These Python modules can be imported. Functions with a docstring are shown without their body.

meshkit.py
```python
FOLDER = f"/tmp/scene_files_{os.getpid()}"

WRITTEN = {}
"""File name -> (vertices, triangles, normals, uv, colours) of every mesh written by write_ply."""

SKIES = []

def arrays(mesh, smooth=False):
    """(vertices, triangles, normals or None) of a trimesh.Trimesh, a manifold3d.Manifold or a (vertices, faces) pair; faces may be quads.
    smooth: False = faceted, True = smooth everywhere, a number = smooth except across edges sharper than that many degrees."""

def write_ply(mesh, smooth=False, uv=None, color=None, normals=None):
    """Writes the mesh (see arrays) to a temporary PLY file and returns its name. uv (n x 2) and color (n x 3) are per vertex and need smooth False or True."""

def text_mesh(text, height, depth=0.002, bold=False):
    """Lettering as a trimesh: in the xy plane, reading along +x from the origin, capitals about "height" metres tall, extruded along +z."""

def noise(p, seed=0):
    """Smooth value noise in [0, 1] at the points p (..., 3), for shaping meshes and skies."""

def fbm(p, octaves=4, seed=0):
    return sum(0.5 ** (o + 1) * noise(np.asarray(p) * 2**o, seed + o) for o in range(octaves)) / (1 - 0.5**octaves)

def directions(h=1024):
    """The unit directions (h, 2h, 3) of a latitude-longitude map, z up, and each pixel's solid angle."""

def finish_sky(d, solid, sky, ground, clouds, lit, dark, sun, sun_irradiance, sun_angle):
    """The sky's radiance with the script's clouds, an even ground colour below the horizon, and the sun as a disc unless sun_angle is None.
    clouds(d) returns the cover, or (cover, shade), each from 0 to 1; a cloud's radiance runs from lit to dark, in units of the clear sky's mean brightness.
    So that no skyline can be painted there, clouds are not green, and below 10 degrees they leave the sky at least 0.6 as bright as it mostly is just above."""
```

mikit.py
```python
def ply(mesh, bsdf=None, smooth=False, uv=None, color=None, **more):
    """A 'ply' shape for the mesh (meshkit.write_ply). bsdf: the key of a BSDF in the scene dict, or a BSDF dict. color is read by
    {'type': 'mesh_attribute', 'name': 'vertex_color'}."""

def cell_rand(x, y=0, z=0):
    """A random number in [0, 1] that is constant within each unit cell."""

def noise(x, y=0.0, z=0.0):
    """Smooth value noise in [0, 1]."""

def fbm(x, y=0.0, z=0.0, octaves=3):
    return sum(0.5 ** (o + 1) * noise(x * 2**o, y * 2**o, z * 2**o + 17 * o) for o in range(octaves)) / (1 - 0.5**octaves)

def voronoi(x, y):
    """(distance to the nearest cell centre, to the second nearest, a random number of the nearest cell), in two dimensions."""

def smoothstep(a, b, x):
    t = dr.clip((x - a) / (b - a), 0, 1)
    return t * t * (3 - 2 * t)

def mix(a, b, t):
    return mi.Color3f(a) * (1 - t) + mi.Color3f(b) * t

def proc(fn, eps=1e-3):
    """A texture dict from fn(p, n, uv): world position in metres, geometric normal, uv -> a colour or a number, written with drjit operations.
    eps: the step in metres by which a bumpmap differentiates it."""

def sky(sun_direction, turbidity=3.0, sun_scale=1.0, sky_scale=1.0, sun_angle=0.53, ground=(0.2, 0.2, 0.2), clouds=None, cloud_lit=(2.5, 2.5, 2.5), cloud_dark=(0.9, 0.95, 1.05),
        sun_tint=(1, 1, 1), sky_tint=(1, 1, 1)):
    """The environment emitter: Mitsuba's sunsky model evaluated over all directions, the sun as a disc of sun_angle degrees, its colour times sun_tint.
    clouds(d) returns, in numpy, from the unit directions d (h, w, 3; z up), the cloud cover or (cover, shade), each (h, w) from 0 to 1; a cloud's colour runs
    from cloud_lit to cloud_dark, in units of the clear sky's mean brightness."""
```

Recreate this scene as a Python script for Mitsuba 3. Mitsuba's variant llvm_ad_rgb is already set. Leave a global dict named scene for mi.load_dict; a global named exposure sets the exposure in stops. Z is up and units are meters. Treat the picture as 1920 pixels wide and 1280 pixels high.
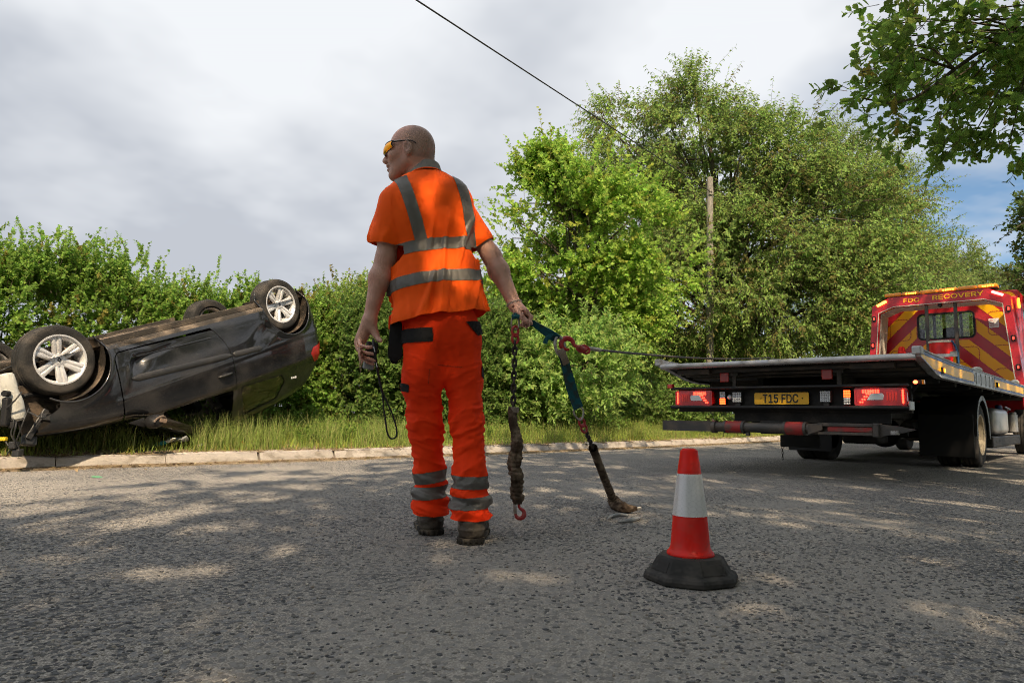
import math, random
import numpy as np
import trimesh
import manifold3d as m3
import shapely
from shapely.geometry import Polygon, LineString, Point, box as sbox
from scipy.spatial.transform import Rotation as Ro
import drjit as dr
import mitsuba as mi
import mikit, meshkit

rng = np.random.default_rng(11)
random.seed(5)
T4 = mi.ScalarTransform4f
scene, labels = {}, {}

# ---------------------------------------------------------------- camera, sky, exposure
EYE = np.array([0.0, 0.0, 0.53])
PITCH, ROLL = 0.1084, 0.0147
FWD = np.array([0, math.cos(PITCH), math.sin(PITCH)])
_up = np.array([0, -math.sin(PITCH), math.cos(PITCH)])
UPV = -math.sin(ROLL) * np.array([1.0, 0, 0]) + math.cos(ROLL) * _up
scene['camera'] = {'type': 'perspective', 'fov': 73.74, 'near_clip': 0.05, 'far_clip': 3000.0,
                   'to_world': T4().look_at(origin=EYE.tolist(), target=(EYE + FWD).tolist(), up=UPV.tolist())}
SUN = (0.10, -0.72, 0.70)


def clouds(d):
    az = np.degrees(np.arctan2(d[..., 0], d[..., 1]))
    el = np.degrees(np.arcsin(np.clip(d[..., 2], -1, 1)))
    k = 1.0 / np.maximum(d[..., 2] + 0.22, 0.08)
    q = np.stack([d[..., 0] * k * 1.5 + 3, d[..., 1] * k * 1.5, el * 0 + 3.1], -1)
    n1 = meshkit.fbm(q * 0.9, 5, 3)
    n2 = meshkit.fbm(q * 1.9 + 40 + 0.5 * n1[..., None], 5, 9)
    n3 = meshkit.fbm(q * np.array([2.0, 5.0, 1.0]) + 7, 5, 21)
    # an open, bluer stretch low in the direction the lane runs to; closed cloud elsewhere
    gap = np.exp(-((az - 39) / 17.0) ** 2) * np.clip((29 - el) / 16.0, 0, 1)
    cover = np.clip(1.08 - 1.2 * gap * (0.55 + 1.0 * (n3 < 9) * np.clip((0.66 - n3) * 3.2, 0, 1)) - 0.35 * np.clip(0.42 - n1, 0, 1), 0, 1)
    side = np.clip((12 - az) / 60.0, 0, 1) * np.clip((32 - el) / 25.0, 0, 1)
    shade = np.clip(0.20 + 2.3 * (n2 - 0.46) + 0.9 * side - 0.35 * np.clip((el - 22) / 18.0, -0.5, 1), 0, 1)
    return cover, shade


scene['sky'] = mikit.sky(SUN, turbidity=3.0, sun_scale=1.3, sky_scale=1.0, sun_angle=0.6, ground=(0.12, 0.13, 0.09), clouds=clouds,
                         cloud_lit=(2.62, 2.69, 2.78), cloud_dark=(1.62, 1.72, 1.90), sun_tint=(1.0, 0.96, 0.89), sky_tint=(1.27, 1.27, 1.24))
exposure = 1.7


# ---------------------------------------------------------------- helpers
def uniq(key):
    if key not in scene and not any(k.startswith(key + '__') for k in scene):
        return key
    n = 1
    while f'{key}_{n:03d}' in scene or any(k.startswith(f'{key}_{n:03d}__') for k in scene):
        n += 1
    return f'{key}_{n:03d}'


_last = {}


def part(key, shape):
    """Adds one shape dict under the next free number of key."""
    if key not in scene:
        scene[key] = shape
        return key
    n = _last.get(key, 1)
    while f'{key}_{n:03d}' in scene:
        n += 1
    _last[key] = n
    scene[f'{key}_{n:03d}'] = shape
    return f'{key}_{n:03d}'


def put(key, mesh, bsdf, smooth=False, **kw):
    return part(key, mikit.ply(mesh, bsdf, smooth=smooth, **kw))


def tag(key, label=None, cat=None, group=None, kind=None):
    d = {}
    if label: d['label'] = label
    if cat: d['category'] = cat
    if group: d['group'] = group
    if kind: d['kind'] = kind
    labels[key] = d


def tm(v, f):
    f = np.asarray(f)
    if f.shape[1] == 4:
        f = np.vstack([f[:, [0, 1, 2]], f[:, [0, 2, 3]]])
    return trimesh.Trimesh(np.asarray(v, float), f, process=False)


def cat(ms):
    return trimesh.util.concatenate([m for m in ms if len(m.faces)])


def mv(mesh, t=(0, 0, 0), R=None, s=None):
    v = np.array(mesh.vertices)
    if s is not None: v = v * np.asarray(s)
    if R is not None: v = v @ np.asarray(R).T
    f = np.array(mesh.faces)
    if s is not None and np.prod(np.broadcast_to(s, 3)) < 0: f = f[:, ::-1]
    return trimesh.Trimesh(v + np.asarray(t), f, process=False)


def eul(seq, ang):
    return Ro.from_euler(seq, ang, degrees=True).as_matrix()


def cbox(x0, x1, y0, y1, z0, z1, b=0.01):
    """A box with chamfered edges."""
    c = np.array([x0 + x1, y0 + y1, z0 + z1]) / 2
    h = np.array([abs(x1 - x0), abs(y1 - y0), abs(z1 - z0)]) / 2
    b = min(b, h.min() * 0.95)
    pts = []
    for s in np.ndindex(2, 2, 2):
        g = np.array(s) * 2 - 1
        for k in range(3):
            q = h - b
            q[k] = h[k]
            pts.append(c + g * q)
    return trimesh.convex.convex_hull(np.array(pts))


def rbox(x0, x1, y0, y1, z0, z1, r=0.03, n=3):
    """A box with rounded edges: the hull of eight spheres."""
    s = trimesh.creation.icosphere(subdivisions=n - 1, radius=r).vertices
    pts = [s + np.array([(x0 + r, x1 - r)[a], (y0 + r, y1 - r)[b], (z0 + r, z1 - r)[c]]) for a, b, c in np.ndindex(2, 2, 2)]
    return trimesh.convex.convex_hull(np.vstack(pts))


def frames(p, closed=False, up=None):
    p = np.asarray(p, float)
    t = (np.roll(p, -1, 0) - np.roll(p, 1, 0)) if closed else np.gradient(p, axis=0)
    t /= np.linalg.norm(t, axis=1, keepdims=True) + 1e-12
    a = np.zeros_like(t)
    ref = np.array([0, 0, 1.0]) if up is None else np.asarray(up, float)
    if abs(t[0] @ ref) > 0.95 and up is None: ref = np.array([1.0, 0, 0])
    x = np.cross(t[0], ref)
    for i in range(len(p)):
        x = x - t[i] * (x @ t[i])
        x /= np.linalg.norm(x) + 1e-12
        a[i] = x
    return t, a, np.cross(t, a)


def tube(p, r, sides=8, closed=False, cap=True, up=None, ry=None):
    p = np.asarray(p, float)
    n = len(p)
    r = np.broadcast_to(r, (n,))
    ry = r if ry is None else np.broadcast_to(ry, (n,))
    t, a, b = frames(p, closed, up)
    ang = np.arange(sides) * 2 * np.pi / sides
    v = p[:, None] + r[:, None, None] * np.cos(ang)[None, :, None] * a[:, None] + ry[:, None, None] * np.sin(ang)[None, :, None] * b[:, None]
    i, j = np.meshgrid(np.arange(n if closed else n - 1), np.arange(sides), indexing='ij')
    i2 = (i + 1) % n
    q = np.stack([i * sides + j, i * sides + (j + 1) % sides, i2 * sides + (j + 1) % sides, i2 * sides + j], -1).reshape(-1, 4)
    v = v.reshape(-1, 3)
    f = np.vstack([q[:, [0, 1, 2]], q[:, [0, 2, 3]]])
    if cap and not closed:
        k = len(v)
        v = np.vstack([v, p[0], p[-1]])
        j = np.arange(sides)
        f = np.vstack([f, np.stack([j * 0 + k, (j + 1) % sides, j], 1), np.stack([j * 0 + k + 1, (n - 1) * sides + j, (n - 1) * sides + (j + 1) % sides], 1)])
    return tm(v, f)


def spline(pts, n):
    from scipy.interpolate import CubicSpline
    pts = np.asarray(pts, float)
    s = np.r_[0, np.cumsum(np.linalg.norm(np.diff(pts, axis=0), axis=1))]
    return CubicSpline(s, pts)(np.linspace(0, s[-1], n))


def lathe(prof, n=32, axis='z'):
    """prof: (radius, height) rows."""
    prof = np.asarray(prof, float)
    ang = np.arange(n) * 2 * np.pi / n
    v = np.stack([prof[:, None, 0] * np.cos(ang), prof[:, None, 0] * np.sin(ang), np.repeat(prof[:, 1:2], n, 1)], -1).reshape(-1, 3)
    i, j = np.meshgrid(np.arange(len(prof) - 1), np.arange(n), indexing='ij')
    q = np.stack([i * n + j, i * n + (j + 1) % n, (i + 1) * n + (j + 1) % n, (i + 1) * n + j], -1).reshape(-1, 4)
    m = tm(v, q)
    if axis == 'x': m = mv(m, R=np.array([[0, 0, 1], [1, 0, 0], [0, 1, 0.0]]))
    if axis == 'y': m = mv(m, R=np.array([[0, 1, 0], [0, 0, 1], [1, 0, 0.0]]))
    return m


def prism(poly, h):
    """Extrudes a shapely polygon (or a list of points) in xy along +z by h."""
    if not hasattr(poly, 'geom_type'): poly = Polygon(poly)
    gs = getattr(poly, 'geoms', [poly])
    return cat([trimesh.creation.extrude_polygon(g, h, engine='earcut') for g in gs if g.area > 1e-9])


YZ = np.array([[0, 0, 1], [1, 0, 0], [0, 1, 0.0]])      # xy-plane drawing -> (y,z) drawing extruded along +x
XZ = np.array([[1, 0, 0], [0, 0, -1], [0, 1, 0.0]])     # xy-plane drawing -> (x,z) drawing extruded along -y


def rrect(x0, x1, y0, y1, r, n=6):
    r = min(r, (x1 - x0) / 2 - 1e-4, (y1 - y0) / 2 - 1e-4)
    return sbox(x0 + r, y0 + r, x1 - r, y1 - r).buffer(r, quad_segs=n)


def clip(mesh, s, attrs=None):
    """The part of the mesh where the per-vertex field s is positive, cut along s = 0."""
    v, f = np.array(mesh.vertices), np.array(mesh.faces)
    s = np.where(np.abs(s) < 1e-9, 1e-9, s)
    c = (s[f] > 0).sum(1)
    keep = [f[c == 3]]
    nv = [v]
    base = len(v)
    for cnt in (1, 2):
        g = f[c == cnt]
        if not len(g): continue
        pos = s[g] > 0
        k = np.argmax(pos if cnt == 1 else ~pos, 1)
        r = np.arange(len(g))
        a, b, d = g[r, k], g[r, (k + 1) % 3], g[r, (k + 2) % 3]
        ab = v[a] + (v[b] - v[a]) * (s[a] / (s[a] - s[b]))[:, None]
        ad = v[a] + (v[d] - v[a]) * (s[a] / (s[a] - s[d]))[:, None]
        i1 = base + r
        i2 = base + len(g) + r
        nv += [ab, ad]
        base += 2 * len(g)
        if cnt == 1: keep.append(np.stack([a, i1, i2], 1))
        else: keep += [np.stack([i1, b, d], 1), np.stack([i1, d, i2], 1)]
    v, f = np.vstack(nv), np.vstack(keep)
    u, inv = np.unique(f, return_inverse=True)
    m = trimesh.Trimesh(v[u], inv.reshape(-1, 3), process=False)
    m.merge_vertices()
    return m


def vnormals(m):
    v, f = np.array(m.vertices), np.array(m.faces)
    n = np.zeros_like(v)
    fn = np.cross(v[f[:, 1]] - v[f[:, 0]], v[f[:, 2]] - v[f[:, 0]])
    for k in range(3): np.add.at(n, f[:, k], fn)
    return n / np.maximum(np.linalg.norm(n, axis=1, keepdims=True), 1e-12)


def inflate(m, d):
    return trimesh.Trimesh(np.array(m.vertices) + vnormals(m) * (np.asarray(d)[..., None] if np.ndim(d) else d), m.faces, process=False)


def grid(nu, nv, fn):
    """A mesh from fn(u, v) -> points (nu, nv, 3) over the unit square."""
    u, v = np.meshgrid(np.linspace(0, 1, nu), np.linspace(0, 1, nv), indexing='ij')
    p = fn(u, v).reshape(-1, 3)
    i, j = np.meshgrid(np.arange(nu - 1), np.arange(nv - 1), indexing='ij')
    q = np.stack([i * nv + j, (i + 1) * nv + j, (i + 1) * nv + j + 1, i * nv + j + 1], -1).reshape(-1, 4)
    return tm(p, q)


# signed distance modelling: primitives on (n,3) points, then a mesh by dual contouring on a grid
def rcone(p, a, b, ra, rb, sc=None):
    """Distance to a tapered capsule; sc squeezes space (3 factors) about a, in world axes."""
    a, b = np.asarray(a, np.float32), np.asarray(b, np.float32)
    ab = b - a
    t = np.clip(((p - a) @ ab) / max(ab @ ab, 1e-12), 0, 1)
    d = p - a - t[:, None] * ab
    return np.sqrt((d * d).sum(1)) - (ra + (rb - ra) * t)


def ell(p, c, r, R=None):
    q = p - np.asarray(c, np.float32)
    if R is not None: q = q @ np.asarray(R, np.float32)
    r = np.asarray(r, np.float32)
    k0 = np.sqrt(((q / r) ** 2).sum(1))
    k1 = np.sqrt(((q / r ** 2) ** 2).sum(1))
    return k0 * (k0 - 1) / np.maximum(k1, 1e-6)


def smin(a, b, k):
    h = np.maximum(k - np.abs(a - b), 0) / k
    return np.minimum(a, b) - h * h * k * 0.25


def smax(a, b, k):
    return -smin(-a, -b, k)


def nets(fn, lo, hi, h):
    """Surface nets of fn(points)->distance in the box lo..hi with cells of size h. Evaluates finely only near the surface."""
    from scipy import ndimage
    lo = np.asarray(lo, np.float32)
    k = 4
    n = np.ceil((np.asarray(hi) - lo) / (h * k)).astype(int)
    ax = [lo[i] + np.arange(n[i] + 1) * h * k for i in range(3)]
    g = np.stack(np.meshgrid(*ax, indexing='ij'), -1).reshape(-1, 3).astype(np.float32)
    co = fn(g).reshape(n + 1)
    near = np.abs(co) < h * k * 2.2
    blk = np.zeros(n, bool)
    for o in np.ndindex(2, 2, 2): blk |= near[o[0]:o[0] + n[0], o[1]:o[1] + n[1], o[2]:o[2] + n[2]]
    N = n * k + 1
    fine = np.empty(N, np.float32)
    fine[:] = np.repeat(np.repeat(np.repeat(co, k, 0), k, 1), k, 2)[:N[0], :N[1], :N[2]]
    mask = np.zeros(N, bool)
    up = np.repeat(np.repeat(np.repeat(blk, k, 0), k, 1), k, 2)
    for o in np.ndindex(2, 2, 2): mask[o[0]:o[0] + up.shape[0], o[1]:o[1] + up.shape[1], o[2]:o[2] + up.shape[2]] |= up
    idx = np.argwhere(mask)
    vals = np.empty(len(idx), np.float32)
    for s in range(0, len(idx), 400000):
        vals[s:s + 400000] = fn(lo + idx[s:s + 400000].astype(np.float32) * h)
    fine[tuple(idx.T)] = vals
    ins = fine < 0
    cnt = np.zeros(N - 1, np.uint8)
    for o in np.ndindex(2, 2, 2): cnt += ins[o[0]:o[0] + N[0] - 1, o[1]:o[1] + N[1] - 1, o[2]:o[2] + N[2] - 1]
    cell = (cnt > 0) & (cnt < 8)
    ci = np.argwhere(cell)
    num = np.full(N - 1, -1, np.int32)
    num[tuple(ci.T)] = np.arange(len(ci))
    corner = {o: fine[tuple((ci + o).T)] for o in np.ndindex(2, 2, 2)}
    acc, wt = np.zeros((len(ci), 3)), np.zeros(len(ci))
    for o in np.ndindex(2, 2, 2):
        for a in range(3):
            if o[a]: continue
            o2 = list(o); o2[a] = 1; o2 = tuple(o2)
            f0, f1 = corner[o], corner[o2]
            x = (f0 < 0) != (f1 < 0)
            t = np.where(x, f0 / np.where(x, f0 - f1, 1), 0)
            pt = np.array(o, float)[None] + t[:, None] * (np.array(o2) - np.array(o))[None]
            acc += pt * x[:, None]
            wt += x
    v = lo + (ci + acc / wt[:, None]) * h
    fs = []
    for a in range(3):
        b, c = (a + 1) % 3, (a + 2) % 3
        sl0 = [slice(None)] * 3; sl1 = [slice(None)] * 3
        sl0[a] = slice(0, N[a] - 1); sl1[a] = slice(1, N[a])
        e0, e1 = ins[tuple(sl0)], ins[tuple(sl1)]
        e = np.argwhere(e0 != e1)
        e = e[(e[:, b] > 0) & (e[:, c] > 0) & (e[:, b] < N[b] - 1) & (e[:, c] < N[c] - 1)]
        fl = e0[tuple(e.T)]
        def at(db, dc):
            q = e.copy(); q[:, b] += db; q[:, c] += dc
            return num[tuple(q.T)]
        q = np.stack([at(-1, -1), at(0, -1), at(0, 0), at(-1, 0)], 1)
        q = np.where(fl[:, None], q, q[:, ::-1])
        fs.append(q)
    q = np.vstack(fs)
    return tm(v, q)


def noise3(p, scale, seed=0, octaves=3):
    return meshkit.fbm(np.asarray(p, float) / np.asarray(scale), octaves, seed) - 0.5


# ---------------------------------------------------------------- materials
def rgb(*c):
    return {'type': 'rgb', 'value': [float(x) for x in c]}


def mat(name, color, rough=0.6, metallic=0.0, spec=0.5, bump=None, bs=1.0, two=True, **kw):
    b = {'type': 'principled', 'base_color': color if isinstance(color, dict) else rgb(*color),
         'roughness': rough, 'metallic': metallic, 'specular': spec, **kw}
    if bump is not None: b = {'type': 'bumpmap', 'arbitrary': bump, 'scale': bs, 'bsdf': b}
    scene[name] = {'type': 'twosided', 'bsdf': b} if two else b


V3 = mikit.mix
fbm, noise, voro, sst = mikit.fbm, mikit.noise, mikit.voronoi, mikit.smoothstep


def asphalt(p, n, uv):
    d1, d2, r = voro(p.x * 58 + .5 * noise(p.x * 150, p.y * 150), p.y * 58 + .5 * noise(p.x * 150 + 31, p.y * 150))
    e, e2, r2 = voro(p.x * 150 + 9, p.y * 150)
    big = fbm(p.x * 0.9, p.y * 0.9, 2.0, 4)
    wear = fbm(p.x * 1.7 + 4, p.y * 1.7, 1.0, 3)
    thr = .14 + .34 * sst(.38, .66, wear)
    chip = sst(0.58, 0.42, d1) * sst(thr, thr + .08, r)
    c = V3((0.122, 0.113, 0.104), (0.340, 0.318, 0.290), sst(.05, .75, e) * (.55 + .6 * r2))
    c = V3(c, V3((0.058, 0.061, 0.068), (0.20, 0.20, 0.205), sst(.45, 1.0, r)), chip * .9)
    c = V3(c, (0.42, 0.40, 0.36), sst(0.985, 0.99, r2) * sst(0.3, 0.2, e) * 0.8)
    dust = sst(0.50, 0.72, big + 0.18 * (noise(p.x * 7, p.y * 7) - 0.5))
    c = V3(c, (0.30, 0.28, 0.255), dust * 0.4)
    return c


def asphalt_h(p, n, uv):
    d1, d2, r = voro(p.x * 58 + .5 * noise(p.x * 150, p.y * 150), p.y * 58 + .5 * noise(p.x * 150 + 31, p.y * 150))
    e, e2, r2 = voro(p.x * 150 + 9, p.y * 150)
    return 0.0042 * sst(0.62, 0.30, d1) * sst(0.28, 0.40, r) + 0.0016 * sst(0.7, 0.2, e)


mat('m_asphalt', mikit.proc(asphalt), 0.82, bump=mikit.proc(asphalt_h, eps=8e-4), bs=1.0, spec=0.3)


def kerbf(p, n, uv):
    a = fbm(p.x * 5, p.y * 5, p.z * 9, 4)
    b = noise(p.x * 90, p.y * 90, p.z * 90)
    c = V3((0.30, 0.270, 0.238), (0.47, 0.435, 0.395), a)
    c = V3(c, (0.17, 0.145, 0.11), sst(0.52, 0.68, fbm(p.x * 11 + 3, p.y * 11, p.z * 14, 3)) * 0.55)
    return c * (0.86 + 0.28 * b)


mat('m_kerb', mikit.proc(kerbf), 0.9, spec=0.2)


def soilf(p, n, uv):
    a = fbm(p.x * 6, p.y * 6, p.z * 6, 4)
    b = noise(p.x * 70, p.y * 70, p.z * 70)
    return V3((0.10, 0.075, 0.048), (0.23, 0.18, 0.125), sst(0.25, 0.75, a * 0.6 + b * 0.4))


mat('m_soil', mikit.proc(soilf), 0.95, spec=0.1)


def meadowf(p, n, uv):
    a = fbm(p.x * 0.6, p.y * 0.6, 0.0, 4)
    b = noise(p.x * 30, p.y * 30, 3.0)
    return V3((0.045, 0.065, 0.020), (0.11, 0.13, 0.045), a * 0.5 + b * 0.5)


mat('m_field', mikit.proc(meadowf), 0.95, spec=0.1)


def barkf(p, n, uv):
    a = fbm(p.x * 22, p.y * 22, p.z * 5, 4)
    return V3((0.045, 0.036, 0.026), (0.16, 0.135, 0.10), a)


mat('m_bark', mikit.proc(barkf), 0.95, spec=0.1, bump=mikit.proc(lambda p, n, uv: 0.012 * fbm(p.x * 25, p.y * 25, p.z * 6, 3)), bs=1.0)


def leafmat(name, trans=0.9, rough=0.5, spec=0.3):
    scene[name] = {'type': 'principledthin', 'base_color': {'type': 'mesh_attribute', 'name': 'vertex_color'}, 'roughness': rough,
                   'diff_trans': trans, 'spec_trans': 0.0, 'eta': 1.35}


leafmat('m_leaf', 0.95, 0.42)
leafmat('m_grass', 0.7, 0.6)

# ================================================================ the lane: road, kerb, verge, field
_kx = np.array([-4.4, -3.77, -3.18, -2.75, -2.19, -1.33, .02, 1.24, 3.61, 6.65])
_ky = np.array([6.02, 6.46, 6.92, 7.35, 7.95, 8.75, 10.05, 11.2, 13.6, 17.3])
_kc = np.polyfit(_kx, _ky, 2)
_x = np.linspace(-9, 9, 240)
_pts = np.stack([_x, np.polyval(_kc, _x)], 1)
_d0, _d1 = _pts[0] - _pts[1], _pts[-1] - _pts[-2]
_pts = np.vstack([_pts[0] + _d0 / np.linalg.norm(_d0) * 70, _pts, _pts[-1] + _d1 / np.linalg.norm(_d1) * 160])
_ks = np.r_[0, np.cumsum(np.linalg.norm(np.diff(_pts, axis=0), axis=1))]
_ks -= np.interp(-4.4, _pts[1:-1, 0], _ks[1:-1])      # s = 0 where the kerb enters the picture on the left


def K(s):
    """Point of the kerb's foot and the direction away from the road, at arc length s."""
    s = np.asarray(s, float)
    p = np.stack([np.interp(s, _ks, _pts[:, 0]), np.interp(s, _ks, _pts[:, 1])], -1)
    e = 0.6
    t = np.stack([np.interp(s + e, _ks, _pts[:, 0]) - np.interp(s - e, _ks, _pts[:, 0]), np.interp(s + e, _ks, _pts[:, 1]) - np.interp(s - e, _ks, _pts[:, 1])], -1)
    t /= np.linalg.norm(t, axis=-1, keepdims=True)
    return p, t, np.stack([-t[..., 1], t[..., 0]], -1)


def L(s, o):
    """World xy at arc length s, offset o from the kerb's foot (positive: onto the verge)."""
    p, t, n = K(s)
    return p + n * np.asarray(o, float)[..., None]


def verge_z(o, s=0.0):
    o = np.asarray(o, float)
    return 0.095 + 0.10 * np.clip(o / 1.2, 0, 1) + 0.10 * np.clip((o - 1.2) / 2.5, 0, 1)


def sheet(S, O, zf):
    s, o = np.meshgrid(S, O, indexing='ij')
    xy = L(s, o)
    p = np.concatenate([xy, zf(s, o)[..., None]], -1).reshape(-1, 3)
    i, j = np.meshgrid(np.arange(len(S) - 1), np.arange(len(O) - 1), indexing='ij')
    n = len(O)
    q = np.stack([i * n + j, (i + 1) * n + j, (i + 1) * n + j + 1, i * n + j + 1], -1).reshape(-1, 4)
    return tm(p, q)


_S = np.r_[-68, -40, -20, np.arange(-10, 32, 0.5), 36, 44, 60, 90, 150]
put('road', sheet(_S, np.array([-8.6, -6, -4, -2, 0.02]), lambda s, o: 0 * s), 'm_asphalt')
tag('road', kind='structure')
put('verge', sheet(np.r_[-68, -40, -20, np.arange(-10, 32, 0.25), 36, 44, 60, 90, 150], np.r_[0.05, np.arange(0.1, 4.2, 0.15), 6, 12, 30],
                   lambda s, o: verge_z(o) + 0.03 * (meshkit.fbm(np.stack([s * 1.3, o * 1.7, 0 * s], -1), 3, 4) - 0.5) * np.clip(o / 0.4, 0, 1)), 'm_soil', smooth=True)
tag('verge', kind='structure')
put('opposite_verge', sheet(_S, np.array([-8.55, -9.2, -12, -20, -40]), lambda s, o: -0.02 + 0.09 * np.clip((-8.55 - o) / 0.5, 0, 1) + 0 * s), 'm_field', smooth=True)
tag('opposite_verge', kind='structure')
put('ground', tm([[-900, -900, -.12], [900, -900, -.12], [900, 900, -.12], [-900, 900, -.12]], [[0, 1, 2, 3]]), 'm_field')
tag('ground', kind='structure')

# kerb: battered concrete stones, each its own piece
tag('kerb', kind='structure')
_s, _i = -6.0, 0
while _s < 30:
    ln = 0.915 if _s < 7.2 else rng.uniform(0.40, 0.52)
    g = 0.005 + (0.05 if _i in (9, ) else 0) + rng.uniform(0, 0.006 if _s < 7 else 0.022)
    a, b = _s + g / 2, _s + ln - g / 2
    sl = 0.0 if _s < 7.2 else 0.05
    h0 = rng.normal(0, 0.004)
    prof = [(-0.005, -0.05), (0.0, 0.018), (0.045, 0.098), (0.062, 0.108), (0.135, 0.110), (0.135, -0.05)]
    rows = []
    for k, s in enumerate(np.linspace(a, b, 5)):
        e = 0.010 if k in (0, 4) else 0.0
        for (o, z) in prof:
            z2 = z + h0 + (rng.normal(0, 0.0045) - (e * 0.9 if z > 0.05 else 0)) + 0.004 * math.sin(9 * s)
            xy = L(s + sl * z / 0.1 * 1.0, np.array(o + (e * 0.6 if 0 < z < 0.105 else 0) + rng.normal(0, 0.0045)))
            rows.append([xy[0], xy[1], z2])
    m = len(prof)
    F = []
    for k in range(4):
        for j in range(m - 1): F.append([k * m + j, (k + 1) * m + j, (k + 1) * m + j + 1, k * m + j + 1])
    F = np.vstack([np.array(F)[:, [0, 1, 2]], np.array(F)[:, [0, 2, 3]], [[0, j, j + 1] for j in range(1, m - 1)], [[4 * m, 4 * m + j + 1, 4 * m + j] for j in range(1, m - 1)]])
    mesh = tm(rows, F[:, ::-1])
    mesh.fix_normals() if False else None
    put('kerb__kerbstone', mesh, 'm_kerb', smooth=35)
    _s += ln
    _i += 1

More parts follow.
